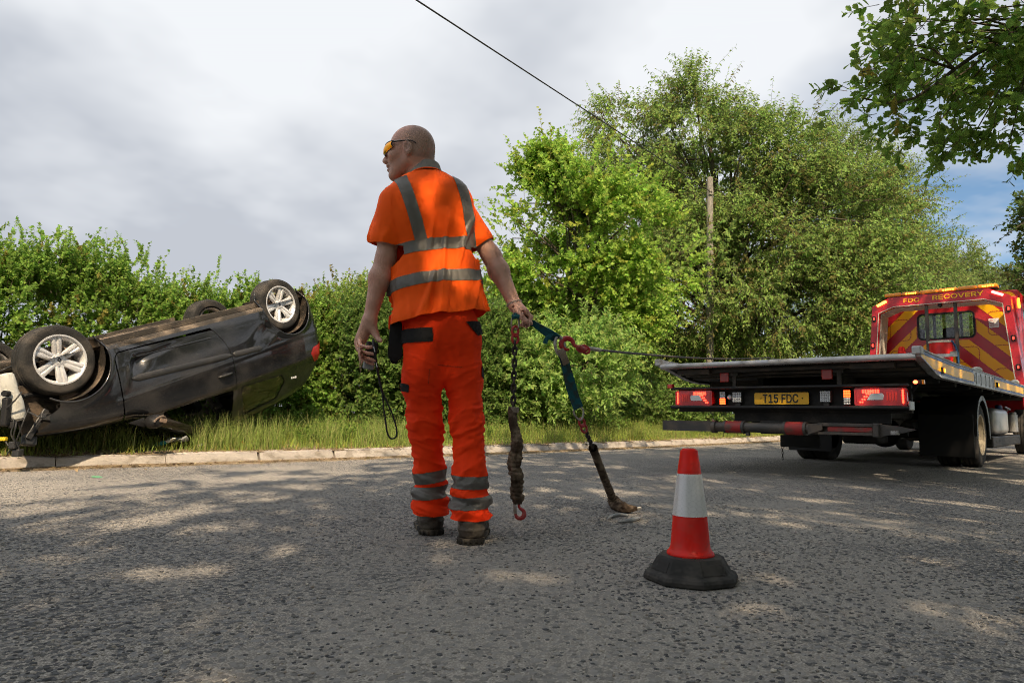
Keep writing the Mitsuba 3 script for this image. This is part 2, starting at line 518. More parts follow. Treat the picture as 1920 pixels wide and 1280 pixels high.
# dirt and leaf litter caught along the foot of the kerb
def litter(n, seed):
    r = np.random.default_rng(seed)
    s = r.uniform(-5, 22, n)
    o = -np.abs(r.normal(0, 0.09, n)) - 0.0 + (r.random(n) < 0.10) * r.uniform(-0.5, 0.1, n)
    o = np.where(r.random(n) < 0.18, r.uniform(0.02, 0.14, n), o)
    xy = L(s, o)
    z = np.where(o > 0.02, 0.112, 0.004) + r.random(n) * 0.008
    c = np.concatenate([xy, z[:, None]], 1)
    ang = r.uniform(0, 6.28, n)
    sz = r.uniform(0.005, 0.017, n) * (1 + 0.9 * (r.random(n) < 0.06))
    e1 = np.stack([np.cos(ang), np.sin(ang), r.normal(0, 0.25, n)], 1) * sz[:, None]
    e2 = np.stack([-np.sin(ang), np.cos(ang), r.normal(0, 0.3, n)], 1) * (sz * r.uniform(0.3, 0.8, n))[:, None]
    up = np.array([0, 0, 1.0]) * (sz * 0.4)[:, None]
    v = np.stack([c - e1, c + e2 * .8 + up, c + e1, c - e2 + up * .5], 1).reshape(-1, 3)
    k = np.arange(n) * 4
    f = np.vstack([np.stack([k, k + 1, k + 2], 1), np.stack([k, k + 2, k + 3], 1)])
    pal = np.array([[.20, .14, .085], [.30, .22, .13], [.12, .085, .055], [.36, .30, .20], [.16, .13, .06]])
    col = np.repeat(pal[r.integers(0, len(pal), n)] * r.uniform(.7, 1.2, (n, 1)), 4, 0)
    return tm(v, f), col


scene['m_litter'] = {'type': 'twosided', 'bsdf': {'type': 'diffuse', 'reflectance': {'type': 'mesh_attribute', 'name': 'vertex_color'}}}
_m, _c = litter(15000, 3)
put('leaf_litter', _m, 'm_litter', color=_c)
tag('leaf_litter', 'brown dry leaves and dirt swept along the foot of the kerb', 'leaf litter', kind='stuff')
# the silted strip itself
_o = np.array([0.03, -0.05, -0.12, -0.19])
_st = sheet(np.arange(-6, 26, 0.08), np.linspace(0.03, -0.34, 9), lambda s, o: np.interp(o, [-0.34, -0.14, 0.03], [-0.006, 0.004, 0.020]) + 0.016 * (meshkit.fbm(np.stack([s * 5, o * 16, 0 * s], -1), 3, 8) - 0.52))
put('gutter_silt', _st, 'm_soil', smooth=True)
tag('gutter_silt', 'brown silt washed into the gutter below the kerb', 'silt', kind='stuff')

# loose chippings and grit lying on the carriageway near the camera
def grit(n, seed):
    r = np.random.default_rng(seed)
    base = trimesh.creation.icosahedron().vertices
    f0 = trimesh.creation.icosahedron().faces
    y = 1.35 + 6.0 * r.random(n) ** 1.6
    x = y * r.uniform(-0.85, 0.85, n)
    sz = r.uniform(0.0016, 0.0038, n) * (1 + 1.1 * (r.random(n) < 0.03))
    v = base[None] * (sz[:, None, None] * r.uniform(0.7, 1.2, (n, 12, 1))) * np.array([1, 1, .6]) + np.stack([x, y, sz * 0.35], 1)[:, None]
    f = (f0[None] + (np.arange(n) * 12)[:, None, None]).reshape(-1, 3)
    pal = np.array([[.30, .28, .25], [.16, .16, .165], [.42, .39, .34], [.22, .19, .16]])
    return tm(v.reshape(-1, 3), f), np.repeat(pal[r.integers(0, 4, n)], 12, 0)


_m, _c = grit(4500, 6)
put('road_grit', _m, 'm_litter', color=_c)
tag('road_grit', 'small loose stone chippings scattered over the asphalt', 'grit', kind='stuff')


# dark stone chippings bedded in the worn surface dressing, standing a few millimetres proud
def chippings(n, seed):
    r = np.random.default_rng(seed)
    x = r.uniform(-5.2, 5.6, n)
    y = 1.15 + 5.2 * r.random(n)
    worn = meshkit.fbm(np.stack([x * 1.6, y * 1.6, 0 * x], 1), 3, 13)
    ok = (np.abs(x) < .84 * y + .1) & (r.random(n) < np.clip(1.5 - .25 * y, .12, 1) * np.clip(1.7 - 1.7 * np.clip(worn - .38, 0, 1) / .3, .25, 1))
    x, y = x[ok], y[ok]
    n = len(x)
    k = 5
    rad = r.uniform(.0032, .0070, n) * (1 + .35 * (r.random(n) < .10))
    hgt = rad * r.uniform(.22, .45, n)
    ang = (np.arange(k) * 2 * np.pi / k)[None] + r.uniform(0, 6.28, (n, 1)) + r.normal(0, .16, (n, k))
    rr = rad[:, None] * r.uniform(.72, 1.2, (n, k))
    sx, sy = np.cos(ang) * rr * r.uniform(.8, 1.35, (n, 1)), np.sin(ang) * rr
    z1 = hgt[:, None] * r.uniform(.75, 1.05, (n, k))
    low = np.stack([x[:, None] + sx, y[:, None] + sy, np.full((n, k), -.001)], -1)
    top = np.stack([x[:, None] + sx * .74, y[:, None] + sy * .74, z1], -1)
    mid = np.stack([x, y, hgt * 1.12], -1)[:, None]
    v = np.concatenate([low, top, mid], 1)
    j = np.arange(k)
    j2 = (j + 1) % k
    f0 = np.vstack([np.stack([j, j2, k + j2], 1), np.stack([j, k + j2, k + j], 1), np.stack([k + j, k + j2, 0 * j + 2 * k], 1)])
    f = (f0[None] + (np.arange(n) * (2 * k + 1))[:, None, None]).reshape(-1, 3)
    pal = np.array([[.095, .097, .102], [.125, .125, .126], [.165, .158, .148], [.074, .076, .081], [.24, .22, .195]])
    col = pal[r.choice(5, n, p=[.3, .3, .18, .14, .08])] * r.uniform(.8, 1.2, (n, 1))
    return tm(v.reshape(-1, 3), f), np.repeat(col, 2 * k + 1, 0)


_m, _c = chippings(130000, 17)
put('road_chippings', _m, 'm_litter', color=_c)
tag('road_chippings', 'dark stone chippings bedded in the worn asphalt in front of the camera', 'chippings', kind='stuff')


# grass
def blades(pos, h, w, lean, col, r, segs=2):
    n = len(pos)
    az = r.uniform(0, 2 * np.pi, n)
    side = np.stack([np.cos(az), np.sin(az), 0 * az], 1)
    ld = az + np.pi / 2 + r.normal(0, 0.5, n)
    ldir = np.stack([np.cos(ld), np.sin(ld), 0 * ld], 1)
    vs = []
    for k in range(segs + 1):
        t = k / segs
        c = pos + np.array([0, 0, 1.0]) * (h * t * (1 - 0.25 * lean * t))[:, None] + ldir * (h * lean * t * t)[:, None]
        ww = (w * (1 - t) ** 0.7)[:, None]
        if k < segs: vs += [c - side * ww / 2, c + side * ww / 2]
        else: vs += [c]
    m = 2 * segs + 1
    v = np.stack(vs, 1).reshape(-1, 3)
    b = (np.arange(n) * m)[:, None]
    f = []
    for k in range(segs - 1):
        f += [b + [2 * k, 2 * k + 1, 2 * k + 3], b + [2 * k, 2 * k + 3, 2 * k + 2]]
    f += [b + [2 * segs - 2, 2 * segs - 1, 2 * segs]]
    return tm(v, np.vstack(f)), np.repeat(col, m, 0)


def verge_grass():
    r = np.random.default_rng(21)
    out = []
    n = 120000
    s = -5 + 31 * r.random(n) ** 1.25
    o = 0.10 + 2.5 * r.random(n) ** 1.15
    dens = meshkit.fbm(np.stack([s * 1.4, o * 2.2, 0 * s], 1), 3, 5)
    keep = r.random(n) < np.clip(0.25 + 2.2 * (dens - 0.28), 0.12, 1) * np.clip(0.3 + (o - 0.08) / 0.35, 0.3, 1)
    s, o = s[keep], o[keep]
    n = len(s)
    dens = dens[keep]
    z = verge_z(o) - 0.01
    pos = np.concatenate([L(s, o), z[:, None]], 1)
    h = (0.06 + 0.15 * r.random(n) ** 1.5) * np.clip(0.45 + o / 0.7, 0.45, 1.5) * (0.6 + 0.8 * dens)
    g = np.array([.28, .385, .095]) * r.uniform(.65, 1.3, (n, 1))
    dry = r.random(n) < 0.10 + 0.2 * (o < 0.25)
    g = np.where(dry[:, None], np.array([.36, .31, .15]) * r.uniform(.6, 1.2, (n, 1)), g)
    g = g * np.where(r.random((n, 1)) < .3, np.array([1.3, 1.1, .8]), 1)
    out.append(blades(pos, h, r.uniform(.005, .0095, n), r.uniform(.1, .9, n), g, r))
    n = 3200                                                   # taller flowering stems
    s = -4.6 + 26 * r.random(n) ** 1.1
    o = 0.28 + 2.2 * r.random(n) ** 1.0
    pos = np.concatenate([L(s, o), verge_z(o)[:, None]], 1)
    h = r.uniform(.2, .48, n)
    out.append(blades(pos, h, r.uniform(.003, .0055, n), r.uniform(.0, .45, n), np.array([.32, .32, .12]) * r.uniform(.7, 1.3, (n, 1)), r, 4))
    n = 24000                                                  # long uncut grass round the wreck and along the hedge foot
    s = -4.8 + 24 * r.random(n) ** 1.5
    o = 0.30 + 1.5 * r.random(n) ** .9
    keep = meshkit.fbm(np.stack([s * 1.1, o * 2.0, 0 * s + 9], 1), 3, 6) > .45
    s, o = s[keep], o[keep]
    n = len(s)
    pos = np.concatenate([L(s, o), verge_z(o)[:, None] - .01], 1)
    g = np.where(r.random((n, 1)) < .2, np.array([.40, .38, .16]), np.array([.29, .38, .10])) * r.uniform(.7, 1.25, (n, 1))
    out.append(blades(pos, r.uniform(.16, .36, n), r.uniform(.005, .010, n), r.uniform(.1, .8, n), g, r))
    n = 7000                                                   # the tall tuft along the wreck
    s = r.uniform(-.6, 5.2, n); o = r.uniform(.2, .85, n)
    keep = meshkit.fbm(np.stack([s * 2.1, o * 3.0, 0 * s + 4], 1), 3, 6) > .44
    s, o = s[keep], o[keep]; n = len(s)
    pos = np.concatenate([L(s, o), verge_z(o)[:, None] - .01], 1)
    g = np.where(r.random((n, 1)) < .25, np.array([.40, .40, .17]), np.array([.28, .37, .10])) * r.uniform(.7, 1.25, (n, 1))
    out.append(blades(pos, r.uniform(.2, .46, n), r.uniform(.004, .009, n), r.uniform(.05, .6, n), g, r, 3))
    return cat([m for m, _ in out]), np.vstack([c for _, c in out])


_m, _c = verge_grass()
put('verge_grass', _m, 'm_grass', color=_c)
tag('verge_grass', 'rough green and straw-coloured grass on the verge behind the kerb', 'grass', kind='stuff')

# ================================================================ foliage
def pix(u, v, y):
    """World point seen at a place of the 1920-wide photograph, at forward distance y (used to take positions off the photograph)."""
    rv = np.array([math.cos(ROLL), 0, 0]) + math.sin(ROLL) * _up
    D = FWD + rv * (u - 960) / 1280.0 + UPV * (640 - v) / 1280.0
    return EYE + D * (y / D[1])


def _fan(half):
    """Leaf outline from its upper half (x, y): folded along the midrib."""
    up = [(x, y, 0.22 * y) for x, y in half]
    lo = [(x, -y, 0.22 * y) for x, y in half]
    v = [(0, 0, 0)] + up + [(1, 0, -0.05)] + lo
    n = len(half)
    f = [[0, n + 1, n]] + [[0, k + 1, k] for k in range(1, n)]
    f += [[0, n + 2 + k, n + 3 + k] for k in range(n - 1)] + [[0, 2 * n + 1, n + 1]]
    return np.array(v, float), np.array(f)


LEAF = {
    'ovate': _fan([(0.3, 0.34), (0.68, 0.27)]),
    'long': _fan([(0.28, 0.20), (0.65, 0.15)]),
    'haw': _fan([(0.36, 0.50), (0.64, 0.25)]),
    'narrow': _fan([(0.42, 0.225)]),
    'maple': _fan([(0.22, 0.24), (0.42, 0.52), (0.66, 0.26)]),
    'diamond': _fan([(0.42, 0.33)]),
    'lobed': _fan([(0.22, 0.22), (0.40, 0.52), (0.55, 0.22), (0.82, 0.30)]),
    'oak': _fan([(0.10, 0.07), (0.27, 0.24), (0.33, 0.12), (0.50, 0.36), (0.57, 0.17), (0.75, 0.36), (0.82, 0.18), (0.95, 0.16)]),
}


def unit(a):
    return a / np.maximum(np.linalg.norm(a, axis=-1, keepdims=True), 1e-9)


def leaves(kind, pos, d, nrm, size, col):
    v0, f0 = LEAF[kind]
    d = unit(d)
    y = unit(np.cross(nrm, d))
    z = np.cross(d, y)
    n = len(pos)
    v = pos[:, None] + size[:, None, None] * (v0[None, :, 0:1] * d[:, None] + v0[None, :, 1:2] * y[:, None] + v0[None, :, 2:3] * z[:, None])
    f = (f0[None] + (np.arange(n) * len(v0))[:, None, None]).reshape(-1, 3)
    return tm(v.reshape(-1, 3), f), np.repeat(col, len(v0), 0)


def twig_leaves(kind, st, dr_, ln, nl, size, color, r, droop=0.15, hang=0.0, spread=0.9, stems=True, var=0.28, tint=None, sw=0.0016):
    """Leaves set along twigs from st in direction dr_; returns (leaf mesh, colours, stem mesh)."""
    n = len(st)
    dr_ = unit(dr_)
    t = (np.arange(nl) + 0.6)[None] / nl + r.uniform(-.3, .3, (n, nl)) / nl
    side = unit(np.cross(dr_, r.normal(0, 1, (n, 3))))
    oth = np.cross(dr_, side)
    sg = np.where(np.arange(nl) % 2, 1, -1)[None] * np.ones((n, 1))
    roll = r.normal(0, .7, (n, nl))
    p = st[:, None] + dr_[:, None] * (ln[:, None] * t)[..., None]
    p[..., 2] -= droop * ln[:, None] * t * t
    sd = side[:, None] * (sg * np.cos(roll))[..., None] + oth[:, None] * np.sin(roll)[..., None]
    d = dr_[:, None] * (1 - .45 * spread) + sd * spread + r.normal(0, .25, (n, nl, 3))
    d[..., 2] -= hang
    nm = np.array([0, 0, 1.0]) * .9 + r.normal(0, .55, (n, nl, 3)) + np.array([0.0, -0.25, 0])
    sz = r.uniform(size[0], size[1], (n, nl)) * (1.05 - .35 * t)
    c = 1.92 * np.asarray(color)[None, None] * r.uniform(1 - var, 1 + var, (n, nl, 1)) * r.uniform(.85, 1.15, (n, 1, 1))
    c = c * (1 + r.normal(0, .07, (n, nl, 3)))
    if tint is not None:                         # some twigs of another colour (young or yellowing growth)
        m = r.random(n) < tint[1]
        c[m] = 1.6 * np.asarray(tint[0]) * r.uniform(.8, 1.2, (m.sum(), nl, 1))
    lm, lc = leaves(kind, p.reshape(-1, 3), d.reshape(-1, 3), nm.reshape(-1, 3), sz.ravel(), np.clip(c.reshape(-1, 3), .004, .9))
    sm = None
    if stems:
        k = 3
        tt = np.linspace(-0.25, 0.97, k)
        q = st[:, None] + dr_[:, None] * (ln[:, None] * tt)[..., None]
        q[..., 2] -= droop * ln[:, None] * np.abs(tt) * tt
        ang = np.arange(3) * 2.0944
        off = (side[:, None, None] * np.cos(ang)[:, None] + oth[:, None, None] * np.sin(ang)[:, None]) * (sw * np.array([1.5, 1.1, .5]))[None, :, None, None]
        v = (q[:, :, None] + off).reshape(-1, 3)
        f = []
        for a in range(k - 1):
            for b in range(3):
                b2 = (b + 1) % 3
                f += [[a * 3 + b, a * 3 + b2, a * 3 + 3 + b2], [a * 3 + b, a * 3 + 3 + b2, a * 3 + 3 + b]]
        f = (np.array(f)[None] + (np.arange(n) * 9)[:, None, None]).reshape(-1, 3)
        sm = tm(v, f)
    return lm, lc, sm


def in_ells(ells, n, r, rmin=0.45, gap=0.43, gs=0.9, seed=0):
    """n points in the outer part of a union of ellipsoids, thinned by noise so that clumps and gaps form; with outward directions."""
    w = np.array([e[1][0] * e[1][1] + e[1][1] * e[1][2] + e[1][0] * e[1][2] for e in ells]) ** 1.0
    w = w / w.sum()
    P, D = [], []
    got = 0
    while got < n:
        k = r.choice(len(ells), 4 * n, p=w)
        c = np.array([e[0] for e in ells])[k]
        R = np.array([e[1] for e in ells])[k]
        u = unit(r.normal(0, 1, (4 * n, 3)))
        rad = (rmin ** 3 + (1 - rmin ** 3) * r.random(4 * n)) ** (1 / 3)
        rad *= 1 + 0.62 * (meshkit.fbm(u * 2.1 + c * 0.37, 3, seed) - 0.5)
        p = c + u * R * rad[:, None]
        g = meshkit.fbm(p / gs, 3, seed + 5)
        ok = (g > gap) & (p[:, 2] > 0.15)
        P.append(p[ok]); D.append(unit(u / R)[ok])
        got += ok.sum()
    return np.vstack(P)[:n], np.vstack(D)[:n]


def shoots(ells, n, r, st, d, l0, l1):
    """Long outer shoots, outward and upward, added to the twigs of a crown."""
    s2, d2 = in_ells(ells, n, r, .92, .3, 1.0, 9)
    k = d2[:, 2] > -.2
    s2, d2 = s2[k], unit(d2[k] * .8 + np.array([0, 0, .75]) + r.normal(0, .25, (k.sum(), 3)))
    return np.vstack([st, s2]), np.vstack([d, d2]), r.uniform(l0, l1, k.sum())


def limb_mesh(base, top, r0, targets, r, sides=7, thin=0.011):
    """A tapered trunk from base to top and a limb from it to each target."""
    base, top = np.asarray(base, float), np.asarray(top, float)
    k = 9
    t = np.linspace(0, 1, k)
    wob = np.stack([meshkit.noise(np.stack([t * 3, t * 0 + base[0], t * 0 + j], -1), 3 + j) - .5 for j in range(3)], -1) * np.array([.5, .5, 0]) * np.linalg.norm(top - base) * .10
    trunk = base + (top - base) * t[:, None] + wob * np.sin(t * np.pi)[:, None]
    rad = r0 * (1 - .80 * t) * (1 + .5 * np.exp(-t * 14))
    ms = [tube(trunk, rad, 10)]
    for g in targets:
        a = np.clip(r.normal(.5, .18) if g[2] > top[2] * .6 else r.uniform(.12, .5), .1, .95)
        i = a * (k - 1)
        i0 = int(i)
        s = trunk[i0] + (trunk[min(i0 + 1, k - 1)] - trunk[i0]) * (i - i0)
        rr = min(rad[i0] * .6, 0.012 * np.linalg.norm(g - s) + .01)
        mid = s * .5 + g * .5 + np.array([0, 0, .12 * np.linalg.norm(g - s)]) + r.normal(0, .06 * np.linalg.norm(g - s), 3)
        tt = np.linspace(0, 1, 7)[:, None]
        c = s * (1 - tt) ** 2 + mid * 2 * tt * (1 - tt) + g * tt ** 2
        ms.append(tube(c, rr + (thin - rr) * tt[:, 0] ** .8, 5))
    return cat(ms)


def plant(name, kind, st, d, ln, nl, size, color, r, label, catg, group=None, trunk=None, stems=True, **kw):
    lm, lc, sm = twig_leaves(kind, st, d, ln, nl, size, color, r, stems=stems, **kw)
    key = name
    n = 1
    while any(k.startswith(key + '__') for k in scene): key = f'{name}_{n:03d}'; n += 1
    put(key + '__crown', lm, 'm_leaf', color=lc)
    if trunk is not None: put(key + '__trunk', trunk, 'm_bark', smooth=True)
    if sm is not None: put(key + '__twig_stems', sm, 'm_bark'); tag(key + '__twig_stems', kind='stuff')
    tag(key, label, catg, group)
    tag(key + '__crown', kind='stuff')
    return key


def hedge_points(n, s0, s1, o0, o1, top, r, front=0.65, gap=0.36, gs=0.45, seed=0, zlo=0.2):
    """Twig roots in a hedge along the lane: mostly near its road face and its top."""
    P, D = [], []
    got = 0
    while got < n:
        m = 3 * n
        s = r.uniform(s0, s1, m)
        H = top(s) + 0.75 * (meshkit.fbm(np.stack([s * 1.6, 0 * s, 0 * s + seed], -1), 3, 17) - .5)
        a = r.random(m)
        depth = np.where(a < front, np.abs(r.normal(0, .16, m)), r.uniform(0, 1, m)) * (o1 - o0)
        zz = np.where(r.random(m) < .25, H + .05 + r.normal(0, .17, m), zlo + (H - zlo) * r.random(m))
        bul = 0.55 * (meshkit.fbm(np.stack([s * .9, zz * 1.1, 0 * s], -1), 3, seed) - .5) + 0.25 * np.clip((zz / H) - .75, 0, 1) * 1.6
        o = o0 + depth + bul
        p = np.concatenate([L(s, o), zz[:, None] + verge_z(o)[:, None] - .1], 1)
        g = meshkit.fbm(p / gs, 3, seed + 3)
        ok = g > gap
        _, _, nn = K(s)
        up = np.clip((zz / H - .45) * 1.7, -.15, 1.3)
        d = np.concatenate([-nn * (0.85 - .55 * np.clip(up, 0, 1))[:, None], (0.25 + up)[:, None]], 1) + r.normal(0, .45, (m, 3))
        P.append(p[ok]); D.append(d[ok]); got += ok.sum()
    return np.vstack(P)[:n], np.vstack(D)[:n]


def stems_at(s0, s1, o, n, h, r, rad=0.02):
    ms = []
    for s in np.linspace(s0, s1, n) + r.normal(0, .1, n):
        b = np.r_[L(s, np.array(o + r.normal(0, .1))), .1]
        for _ in range(3):
            e = b + np.array([r.normal(0, .35), r.normal(0, .35), h * r.uniform(.6, .95)])
            ms.append(tube(np.stack([b, (b + e) / 2 + r.normal(0, .06, 3), e]), [rad, rad * .7, rad * .25], 5))
    return cat(ms)


r = np.random.default_rng(101)
# left hawthorn hedge, highest at the edge of the picture
topA = lambda s: np.interp(s, [-5, 0.0, 1.2, 2.0, 2.6, 3.4, 4.6, 6.0], [2.2, 2.15, 2.0, 1.85, 1.6, 1.55, 1.7, 1.8])
st, d = hedge_points(9500, -3.6, 4.4, 2.2, 4.2, topA, r, seed=1, gap=.30)
m = 900                                               # long shoots standing out of the top
s = r.uniform(-1.5, 4.4, m); o = r.uniform(2.3, 3.6, m)
st2 = np.concatenate([L(s, o), (topA(s) - .12)[:, None]], 1); d2 = np.stack([r.normal(.15, .32, m), r.normal(0, .3, m), np.ones(m)], 1)
ln = np.r_[r.uniform(.16, .36, len(st)), r.uniform(.2, .6, m) * (1 + .9 * (r.random(m) < .12))]
plant('hawthorn_hedge', 'haw', np.vstack([st, st2]), np.vstack([d, d2]), ln, 17, (.038, .066), (.135, .215, .045), r,
      'tall hawthorn hedge with long loose shoots behind the wheels of the overturned car', 'hedge', trunk=stems_at(-3.4, 4.2, 3.1, 14, 2.2, r), droop=.12, tint=((.19, .17, .045), .07))

# second hedge shrub: paler, with an open top, behind the tail of the car
topB = lambda s: np.interp(s, [3.6, 4.4, 5.2, 6.2, 7.2, 8.2, 9.5], [1.75, 1.95, 2.0, 1.95, 1.9, 1.85, 1.8])
st, d = hedge_points(7000, 3.9, 8.8, 2.4, 4.4, topB, r, seed=2, zlo=.5, gap=.31)
m = 420
s = r.uniform(3.9, 8.6, m); o = r.uniform(2.6, 3.8, m)
st2 = np.concatenate([L(s, o), (topB(s) - .1)[:, None]], 1); d2 = np.stack([r.normal(0, .3, m), r.normal(0, .3, m), np.ones(m)], 1)
ln = np.r_[r.uniform(.18, .4, len(st)), r.uniform(.2, .6, m)]
plant('hedge_shrub', 'haw', np.vstack([st, st2]), np.vstack([d, d2]), ln, 15, (.040, .070), (.155, .215, .055), r,
      'loose pale green hedge shrub with thin shoots above the tail of the overturned car', 'shrub', trunk=stems_at(4, 8.4, 3.4, 9, 2, r), droop=.12, tint=((.20, .17, .06), .10))

# glossy dark bush between the car's tail and the man
st, d = hedge_points(4600, 4.2, 8.6, 1.55, 3.4, lambda s: np.interp(s, [4.1, 4.8, 6, 7.6, 8.8], [1.3, 1.9, 2.05, 1.95, 1.3]), r, seed=7, gap=.40, gs=.5)
plant('broadleaf_bush', 'ovate', st, d, r.uniform(.18, .36, len(st)), 13, (.05, .082), (.085, .135, .034), r,
      'dense bush of broad dark glossy leaves between the car tail and the man', 'bush', trunk=stems_at(4.4, 8.2, 2.6, 8, 1.4, r), droop=.2)

# tangle of shrubs to the right of the man, along the back of the verge
topC = lambda s: np.interp(s, [7.5, 9, 11, 12.5, 14, 16, 19], [2.0, 2.5, 2.7, 2.8, 2.8, 2.4, 2.2])
st, d = hedge_points(8200, 7.8, 18.5, 2.3, 4.6, topC, r, seed=4, gap=.34, gs=.7)
plant('bramble_thicket', 'ovate', st, d, r.uniform(.25, .5, len(st)), 13, (.055, .095), (.125, .185, .052), r,
      'mixed green thicket of brambles behind the verge between the man and the truck', 'thicket', trunk=stems_at(8, 18, 3.4, 14, 1.7, r), droop=.22, tint=((.17, .17, .05), .08))
# elder-like bush in the sun, compound leaves standing up
C0 = pix(1085, 650, 12.6)
st, d = in_ells([(C0 + [0, .3, -.35], (1.15, .8, 1.0)), (C0 + [-.9, .2, -.75], (.9, .7, .75))], 900, r, .4, .38, .5, 12)
d = unit(d + np.array([0, -.3, .7]) + r.normal(0, .25, d.shape))
plant('elder_bush', 'long', st, d, r.uniform(.25, .5, len(st)), 17, (.09, .15), (.18, .26, .075), r,
      'bright elder bush with upright feathery leaf sprays right of the hand holding the strap', 'bush', droop=.25, var=.2)
# weeds at the foot of the shrubs
s = np.r_[r.uniform(-2.5, 18, 2600), r.uniform(3.0, 6.2, 420)]; o = np.r_[r.uniform(1.3, 2.6, 2600), r.uniform(.55, 1.5, 420)]
st = np.concatenate([L(s, o), (verge_z(o) + .02)[:, None]], 1)
d = np.stack([r.normal(0, .35, len(st)), r.normal(-.15, .35, len(st)), np.ones(len(st))], 1)
lm, lc, sm = twig_leaves('diamond', st, d, r.uniform(.2, .62, len(st)) * np.clip((o - .9) / 1.2, .4, 1), 15, (.045, .085), (.095, .150, .030), r, droop=.1, var=.3)
put('verge_weeds', lm, 'm_leaf', color=lc)
tag('verge_weeds', 'nettles and leafy weeds growing up at the foot of the hedge', 'weeds', kind='stuff')

# bright young tree, left of the pole
E0 = pix(1095, 430, 14.5)
ells = [(E0 + np.array(q[0]), q[1]) for q in [((0, 0, .1), (1.75, 1.4, 1.45)), ((-.75, 0, -1.0), (1.25, 1.1, 1.1)), ((.9, 0, -.7), (1.35, 1.2, 1.2)), ((-.5, .2, 1.15), (.8, .8, .85)), ((.35, .2, 1.05), (.9, .8, .8)), ((-1.25, 0, .75), (.55, .6, .7)), ((-1.45, 0, -.35), (.55, .6, .6)), ((.2, .2, -1.9), (1.6, 1.2, .9))]]
st, d = in_ells(ells, 3300, r, .35, .53, .85, 31)
d = unit(d + r.normal(0, .5, d.shape) + np.array([0, -.1, .35]))
tg = in_ells(ells, 70, r, .6, .4, .8, 32)[0]
st, d, xl = shoots(ells, 260, r, st, d, .4, 1.0)
plant('field_maple_tree', 'maple', st, d, np.r_[r.uniform(.25, .62, len(st) - len(xl)), xl], 16, (.075, .12), (.185, .275, .052), r,
      'bright yellow-green young tree with open lobed foliage, left of the wooden pole', 'tree', trunk=limb_mesh(pix(1110, 750, 14.6) * [1, 1, 0], E0 + [0, 0, 1.2], .10, tg, r), droop=.1, var=.22, tint=((.24, .27, .05), .10), sw=.003)

# cherry: large, drooping narrow leaves
F0 = pix(1370, 420, 19.0)
q = lambda u, v, y: pix(u, v, y)
ells = [(q(1330, 330, 19.5), (2.6, 2.2, 2.1)), (q(1290, 235, 19.5), (1.5, 1.4, 1.25)), (q(1300, 180, 19.5), (.6, .7, .9)), (q(1200, 300, 20), (1.3, 1.5, 1.5)), (q(1180, 420, 20), (2.0, 1.7, 2.3)),
        (q(1450, 300, 19), (1.6, 1.6, 1.2)), (q(1500, 420, 18.6), (2.7, 2.2, 2.0)), (q(1380, 500, 18.0), (2.8, 1.8, 2.1)), (q(1590, 430, 19), (1.7, 1.7, 1.6)),
        (q(1610, 540, 18.3), (2.0, 1.8, 1.7)), (q(1250, 520, 19.5), (2.2, 1.6, 1.7)), (q(1450, 590, 18.0), (2.2, 1.6, 1.15)), (q(1660, 620, 18.0), (1.6, 1.4, 1.3)), (q(1240, 600, 19), (2.3, 1.5, 1.6)), (q(1500, 300, 19.3), (.8, 1, .8)), (q(1150, 235, 20.5), (.7, .8, .9))]
st, d = in_ells(ells, 12000, r, .5, .44, 1.2, 41)
d = unit(d + r.normal(0, .5, d.shape) + np.array([0, -.1, .25]))
tg = in_ells(ells, 150, r, .6, .4, 1.0, 42)[0]
st, d, xl = shoots(ells[:7] + ells[9:10] + ells[-2:], 420, r, st, d, .5, 1.5)
plant('cherry_tree', 'narrow', st, d, np.r_[r.uniform(.35, .95, len(st) - len(xl)), xl], 14, (.10, .165), (.145, .208, .058), r,
      'large cherry tree with hanging narrow leaves behind the wooden pole', 'tree', trunk=limb_mesh(q(1400, 760, 19.5) * [1, 1, 0], q(1330, 260, 19.5), .24, tg, r, thin=.016), droop=.25, hang=.85, var=.3, tint=((.14, .13, .045), .10), sw=.004)

C1 = q(1325, 770, 16.4)
st, d = in_ells([(C1 * [1, 1, 0] + [0, 0, .75], (.95, .7, .85)), (C1 * [1, 1, 0] + [-1.2, -.6, .6], (.9, .7, .7))], 620, r, .3, .36, .5, 46)
d = unit(d + np.array([0, -.2, .5]) + r.normal(0, .3, d.shape))
plant('pole_foot_bush', 'ovate', st, d, r.uniform(.25, .5, len(st)), 13, (.06, .10), (.115, .175, .048), r,
      'low leafy bush hiding the foot of the wooden pole', 'bush', droop=.2)

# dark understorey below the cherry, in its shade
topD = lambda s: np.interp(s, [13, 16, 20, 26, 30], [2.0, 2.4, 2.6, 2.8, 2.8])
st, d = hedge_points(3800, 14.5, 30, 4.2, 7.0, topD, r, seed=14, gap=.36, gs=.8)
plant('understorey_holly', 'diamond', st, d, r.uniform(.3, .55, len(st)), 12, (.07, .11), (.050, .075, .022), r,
      'dark shaded understorey of evergreen bushes beneath the cherry tree', 'bushes', trunk=stems_at(15, 29, 5.2, 12, 2.0, r, .03), droop=.2)

